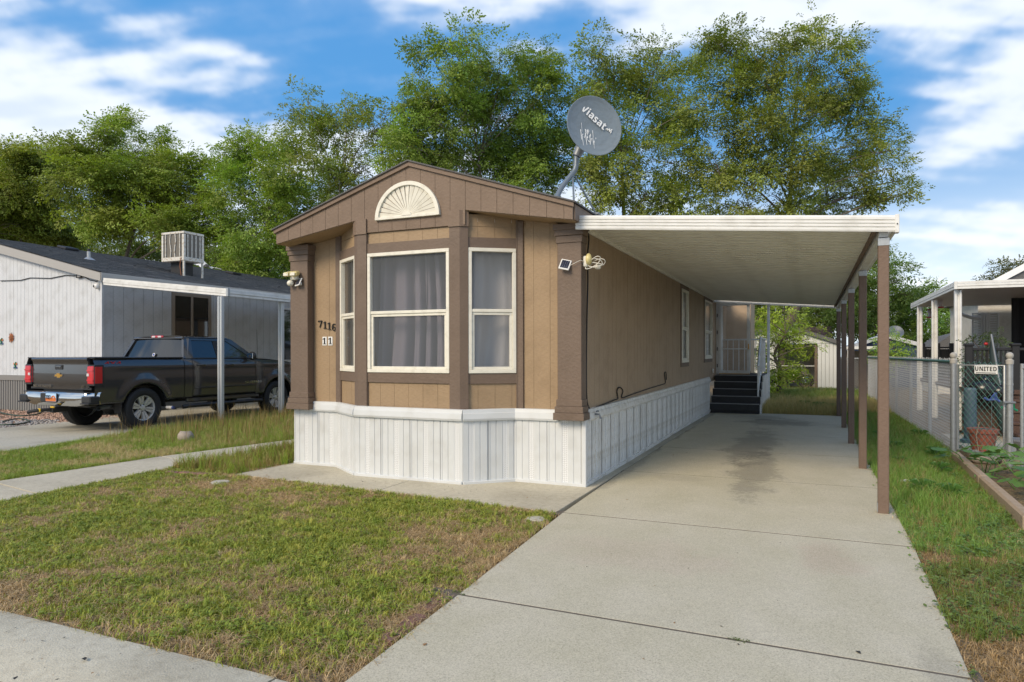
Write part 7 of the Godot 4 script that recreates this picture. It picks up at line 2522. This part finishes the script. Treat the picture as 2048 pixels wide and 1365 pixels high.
func plants() -> void:
	rng.seed = 2024
	var patch := FastNoiseLite.new()
	patch.seed = 9; patch.frequency = 0.55; patch.fractal_octaves = 4
	var fine := FastNoiseLite.new()
	fine.seed = 10; fine.frequency = 2.4; fine.fractal_octaves = 3
	var green := [tuft(1, 13, 0.03, 0.065, 0.0055, 0.7, 0.045, Color(0.9, 1.0, 0.9), Color(1.15, 1.05, 0.8)), tuft(2, 13, 0.025, 0.075, 0.005, 0.9, 0.05, Color(0.85, 1.0, 0.9), Color(1.3, 1.1, 0.9))]
	var dry := [tuft(3, 12, 0.02, 0.05, 0.0045, 1.6, 0.05, Color(0.8, 0.78, 0.75), Color(1.25, 1.15, 1.0)), tuft(4, 12, 0.015, 0.06, 0.004, 2.2, 0.055, Color(0.7, 0.68, 0.66), Color(1.3, 1.2, 1.05))]
	var clov := clover(5, 18, 0.017)
	var tall := [tuft(6, 16, 0.10, 0.24, 0.006, 0.55, 0.06, Color(0.9, 1.0, 0.9), Color(1.25, 1.1, 0.8)), tuft(7, 14, 0.12, 0.30, 0.005, 0.45, 0.06, Color(0.85, 1.0, 0.85), Color(1.3, 1.15, 0.9))]
	var seed_stalk := tuft(8, 5, 0.28, 0.46, 0.006, 0.3, 0.05, Color(1.0, 0.9, 0.7), Color(1.2, 1.0, 0.8))
	var gc := Color(0.25, 0.31, 0.042)
	var dc := Color(0.72, 0.56, 0.30)
	# front lawn
	var L := [[], [], [], [], []]
	for p in scatter(LAWN_FRONT, 30000, Rect2(-5.3, -3.0, 5.8, 7.9)):
		var g := 0.75 * patch.get_noise_2d(p.x, p.y) + 0.55 * fine.get_noise_2d(p.x, p.y)
		var edge := smoothstep(4.84, 4.45, p.y)
		g += 0.30 - 0.35 * (1.0 - edge) - 0.40 * smoothstep(-0.5, 0.25, p.x - (p.y - 1.3) * 0.07 - 0.05) * smoothstep(1.6, 2.4, p.y)
		if p.x < -4.0 and p.y < 1.2: g -= 0.25
		if rng.randf() > 0.45 + 0.6 * edge: continue
		if g < -0.25 and rng.randf() < 0.45: continue
		var b := Basis(Vector3.UP, rr(0, TAU)).scaled(Vector3.ONE * rr(0.7, 1.25))
		var x := Transform3D(b, Vector3(p.x, -0.027, p.y))
		var v := rr(0.75, 1.25)
		if rng.randf() < smoothstep(-0.36, 0.72, g):
			var mix := clampf(0.5 + fine.get_noise_2d(p.x * 2.0, p.y * 2.0), 0, 1)
			var c := gc.lerp(Color(0.45, 0.43, 0.085), mix) * v
			if rng.randf() < 0.12: L[4].append([x, Color(0.25 * v, 0.32 * v, 0.04 * v)])
			else: L[rng.randi() % 2].append([x, c])
		else:
			var c := dc.lerp(Color(0.52, 0.36, 0.19), rng.randf()) * v
			L[2 + rng.randi() % 2].append([x, c])
	tag(copies(green[0], M.grass_blade, L[0], "lawn_grass", self), "short green grass of the patchy front lawn", "grass")
	tag(copies(green[1], M.grass_blade, L[1], "lawn_grass", self), "finer green blades mixed through the front lawn", "grass")
	tag(copies(dry[0], M.grass_blade, L[2], "dry_grass", self), "straw coloured dead grass in the front lawn's bare patches", "grass")
	tag(copies(dry[1], M.grass_blade, L[3], "dry_grass", self), "flattened dead blades scattered over the front lawn", "grass")
	tag(copies(clov, M.grass_blade, L[4], "lawn_clover", self), "small broad clover leaves spread through the front lawn", "clover")
	# taller dry and green growth between walkway and home
	var W := [[], [], []]
	for p in scatter(LAWN_FRONT, 1500, Rect2(-5.3, -3.0, 1.3, 4.0)):
		var b := Basis(Vector3.UP, rr(0, TAU)).scaled(Vector3.ONE * rr(0.45, 0.95))
		var x := Transform3D(b, Vector3(p.x, -0.027, p.y))
		if rng.randf() < 0.5: W[0].append([x, Color(0.36, 0.25, 0.10) * rr(0.8, 1.2)])
		else: W[1].append([x, gc * rr(0.9, 1.4)])
	# strip beside the neighbour's driveway
	for p in scatter(LAWN_LEFT, 26000, Rect2(-10.7, -9.0, 6.6, 13.8)):
		var g := patch.get_noise_2d(p.x + 30.0, p.y) + 0.3 * fine.get_noise_2d(p.x, p.y)
		var lush := smoothstep(0.6, -2.2, p.y)
		var b := Basis(Vector3.UP, rr(0, TAU))
		var v := rr(0.8, 1.25)
		if rng.randf() < 0.12 + 0.5 * lush:
			var s := rr(0.4, 0.75) + 0.45 * lush
			var x := Transform3D(b.scaled(Vector3.ONE * s * 0.62), Vector3(p.x, -0.027, p.y))
			if rng.randf() < 0.72: W[0 + (rng.randi() % 2)].append([x, Color(0.30, 0.37, 0.07) * v])
			else: W[rng.randi() % 2].append([x, Color(0.45, 0.34, 0.16) * v])
			if lush > 0.5 and rng.randf() < 0.05: W[2].append([Transform3D(b.scaled(Vector3.ONE * rr(0.8, 1.3)), x.origin), Color(0.28, 0.22, 0.11) * v])
		else:
			var x := Transform3D(b.scaled(Vector3.ONE * rr(0.9, 1.6)), Vector3(p.x, -0.027, p.y))
			if g > -0.12: W[0].append([Transform3D(b.scaled(Vector3(0.6, 0.35, 0.6)), x.origin), gc * v * 1.1])
			else: W[1].append([Transform3D(b.scaled(Vector3(0.6, 0.3, 0.6)), x.origin), dc * v * 0.8])
	tag(copies(tall[0], M.grass_blade, W[0], "tall_grass", self), "long green grass in the strip beside the neighbouring driveway", "grass")
	tag(copies(tall[1], M.grass_blade, W[1], "tall_grass", self), "thin mixed grass around the walkway and the canopy posts", "grass")
	tag(copies(seed_stalk, M.grass_blade, W[2], "seed_stalks", self), "brown seed stalks standing in the long grass by the canopy posts", "weeds")
	# the right hand strip and the yard behind
	var Rr := [[], [], [], [], []]
	for p in scatter(LAWN_RIGHT, 20000, Rect2(2.95, -11.0, 3.6, 15.9)):
		var g := patch.get_noise_2d(p.x + 60.0, p.y) + 0.3 * fine.get_noise_2d(p.x, p.y)
		var v := rr(0.8, 1.25)
		var b := Basis(Vector3.UP, rr(0, TAU))
		var o := Vector3(p.x, -0.027, p.y)
		var near := smoothstep(0.9, 1.9, p.y)
		var edge := smoothstep(3.04, 3.40, p.x)
		if near > 0.5:
			if rng.randf() < 0.28 and g > -0.1: Rr[0].append([Transform3D(b.scaled(Vector3.ONE * rr(0.25, 0.6)), o), Color(0.17, 0.22, 0.045) * v])
			elif rng.randf() < 0.3 and g > 0.0: Rr[4].append([Transform3D(b.scaled(Vector3.ONE * rr(0.8, 1.6)), o), Color(0.16, 0.23, 0.05) * v])
			elif rng.randf() < 0.75: Rr[2].append([Transform3D(b.scaled(Vector3.ONE * rr(0.7, 1.3)), o), Color(0.42, 0.29, 0.14) * v])
		else:
			var lush := smoothstep(0.9, -0.6, p.y) * (0.45 + 0.55 * edge)
			if rng.randf() < 0.72:
				Rr[rng.randi() % 2].append([Transform3D(b.scaled(Vector3.ONE * (rr(0.25, 0.5) + 0.35 * lush) * (1.0 - 0.45 * smoothstep(3.6, 3.9, p.x) * smoothstep(-5.0, -3.5, p.y))), o), Color(0.21, 0.33, 0.065) * v if rng.randf() < 0.8 else Color(0.35, 0.27, 0.12) * v])
			elif rng.randf() < 0.6: Rr[4].append([Transform3D(b.scaled(Vector3.ONE * rr(0.8, 1.7)), o), Color(0.16, 0.27, 0.055) * v])
			else: Rr[2].append([Transform3D(b.scaled(Vector3.ONE * rr(0.8, 1.4)), o), dc * v])
	for p in scatter(LAWN_RIGHT, 9000, Rect2(0.9, -22.0, 3.3, 11.4)):
		var v := rr(0.8, 1.25)
		var o := Vector3(p.x, -0.027, p.y)
		var b := Basis(Vector3.UP, rr(0, TAU)).scaled(Vector3.ONE * rr(0.6, 1.3))
		var straw := smoothstep(-16.5, -12.5, p.y) + 0.5 * patch.get_noise_2d(p.x, p.y)
		if rng.randf() < straw: Rr[1].append([Transform3D(b, o), Color(0.56, 0.43, 0.20) * v])
		else: Rr[0].append([Transform3D(b, o), Color(0.19, 0.24, 0.05) * v])
	tag(copies(tall[0], M.grass_blade, Rr[0], "weedy_grass", self), "lush weedy grass growing along the fence beside the carport", "grass")
	tag(copies(tall[1], M.grass_blade, Rr[1], "weedy_grass", self), "straw and green grass of the back yard before the shed", "grass")
	tag(copies(dry[0], M.grass_blade, Rr[2], "dry_mulch", self), "dry straw mulch on the bare ground right of the driveway", "mulch")
	tag(copies(clov, M.grass_blade, Rr[4], "weed_leaves", self), "low broadleaf weeds beside the driveway's right edge", "weeds")
	# small weeds rooted in the driveway's joints
	var J := []
	for q in [[922, 1190], [915, 1187], [1465, 1278], [1478, 1281], [1490, 1284]]:
		for k in 3: J.append([Transform3D(Basis(Vector3.UP, rr(0, TAU)).scaled(Vector3.ONE * rr(0.25, 0.5)), G(q[0] + rr(-5, 5), q[1] + rr(-1, 1)) + Vector3(0, -0.012, 0)), Color(0.16, 0.22, 0.05) * rr(0.7, 1.2)])
	tag(copies(clov, M.grass_blade, J, "joint_weeds", self), "tiny green weeds growing in the driveway's joints", "weeds")
	# squash plants in the timber edged bed: each big leaf a piece of its own
	var lf := MB.new()
	var ctr := Vector3(0.5, 0.10, 0)
	var rim := []
	for k in 25:
		var a := TAU * k / 24
		var rad := 0.5 * (1.0 + 0.16 * cos(a * 5.0)) * (0.55 if k in [11, 12, 13] else 1.0)
		rim.append(Vector3(0.5 + cos(a) * rad, 0.02 + 0.05 * sin(a * 3.0) - 0.10 * rad * rad, sin(a) * rad))
	for k in 24: lf.tri(ctr, rim[k + 1], rim[k])
	lf.tube([Vector3(-0.9, -0.9, 0), Vector3(-0.4, -0.2, 0), Vector3(0.02, 0.02, 0)], [0.03, 0.026, 0.02], 5, false)
	var leafm := lf.mesh()
	var lms := []
	for k in 3:
		var m := mat("squash_leaf_%d" % k, [lin(0.10, 0.20, 0.035), lin(0.075, 0.165, 0.035), lin(0.13, 0.23, 0.045)][k], 0.5)
		m.backlight_enabled = true
		m.backlight = lin(0.12, 0.22, 0.03)
		lms.append(m)
	for q in [[Vector3(4.38, 0.0, -2.9), "squash plant with big lobed leaves nearest the gate posts", 15], [Vector3(4.55, 0.0, -2.0), "spreading squash plant in the middle of the timber edged bed", 17], [Vector3(4.62, 0.0, -1.0), "squash plant toward the open end of the timber edging", 12]]:
		var sp := thing("squash_plant", q[1], "plant", q[0])
		for k in q[2]:
			var a := rr(0, TAU)
			var d := rr(0.08, 0.45)
			var s := rr(0.12, 0.24)
			var h := rr(0.10, 0.36)
			var xf := Transform3D(Basis(Vector3.UP, a) * Basis(Vector3(0, 0, 1), rr(-0.5, 0.15)) * Basis(Vector3.RIGHT, rr(-0.3, 0.3)), Vector3(cos(a) * d, h, -sin(a) * d))
			xf.basis = xf.basis.scaled(Vector3.ONE * s)
			place(leafm, "leaf", lms[rng.randi() % 3], sp, xf)
	# broad weeds along the fence and in the yard
	var wl := MB.new()
	for k in 7:
		var a := TAU * k / 7
		var d := Vector3(cos(a), 0, sin(a))
		var w := Vector3(-d.z, 0, d.x) * 0.16
		wl.quad(Vector3.ZERO, d * 0.5 + w + Vector3.UP * 0.30, d * 1.0 + Vector3.UP * 0.22, d * 0.5 - w + Vector3.UP * 0.30)
	var wm := wl.mesh()
	for q in [[1790, 905, 0.22], [1840, 880, 0.25], [1870, 915, 0.2], [1800, 935, 0.16], [1640, 820, 0.35], [1610, 815, 0.30], [1880, 950, 0.2], [1845, 990, 0.22], [1900, 1000, 0.22], [1760, 880, 0.2], [1670, 822, 0.3]]:
		var o := thing("broadleaf_weed", "dark leafy weed rosette growing " + ("in the back yard's straw" if q[0] < 1700 else "in the strip along the fence"), "weed", G(q[0], q[1]) + Vector3(0, -0.02, 0), "weeds in the back yard" if q[0] < 1700 else "weeds along the fence")
		for k in 3:
			var b := Basis(Vector3.UP, rr(0, TAU)).scaled(Vector3(1, 0.7 + 0.7 * k, 1) * q[2] * (1.0 - 0.2 * k))
			place(wm, "leaf_whorl", lms[1], o, Transform3D(b, Vector3(0, 0.05 * k, 0)))
	# rose behind the railing
	var rs := thing("rose_bush", "rose bush with red bloom climbing behind the black railing", "plant", Vector3(PZ(1965, 760, -7.6).x, 0.8, -7.6))
	var st := MB.new()
	for k in 5: st.tube([Vector3(rr(-0.2, 0.2), 0, 0), Vector3(rr(-0.25, 0.25), 0.5, rr(-0.1, 0.1)), Vector3(rr(-0.3, 0.3), rr(0.7, 1.1), rr(-0.1, 0.1))], 0.008, 4)
	obj(st, "stems", M.bark, rs)
	var rl := []
	for k in 90: rl.append([Transform3D(Basis.from_euler(Vector3(rr(-1, 1), rr(0, TAU), rr(-1, 1))).scaled(Vector3.ONE * rr(0.12, 0.22)), Vector3(rr(-0.35, 0.35), rr(0.05, 1.05), rr(-0.15, 0.15))), Color(0.10, 0.15, 0.04) * rr(0.8, 1.2)])
	copies(sprays[0], M.leaf, rl, "foliage", rs)
	var bl := MB.new()
	bl.ball(Vector3(0.05, 0.85, 0.05), Vector3(0.035, 0.03, 0.035), 6, 10)
	obj(bl, "bloom", M.red_plastic, rs)
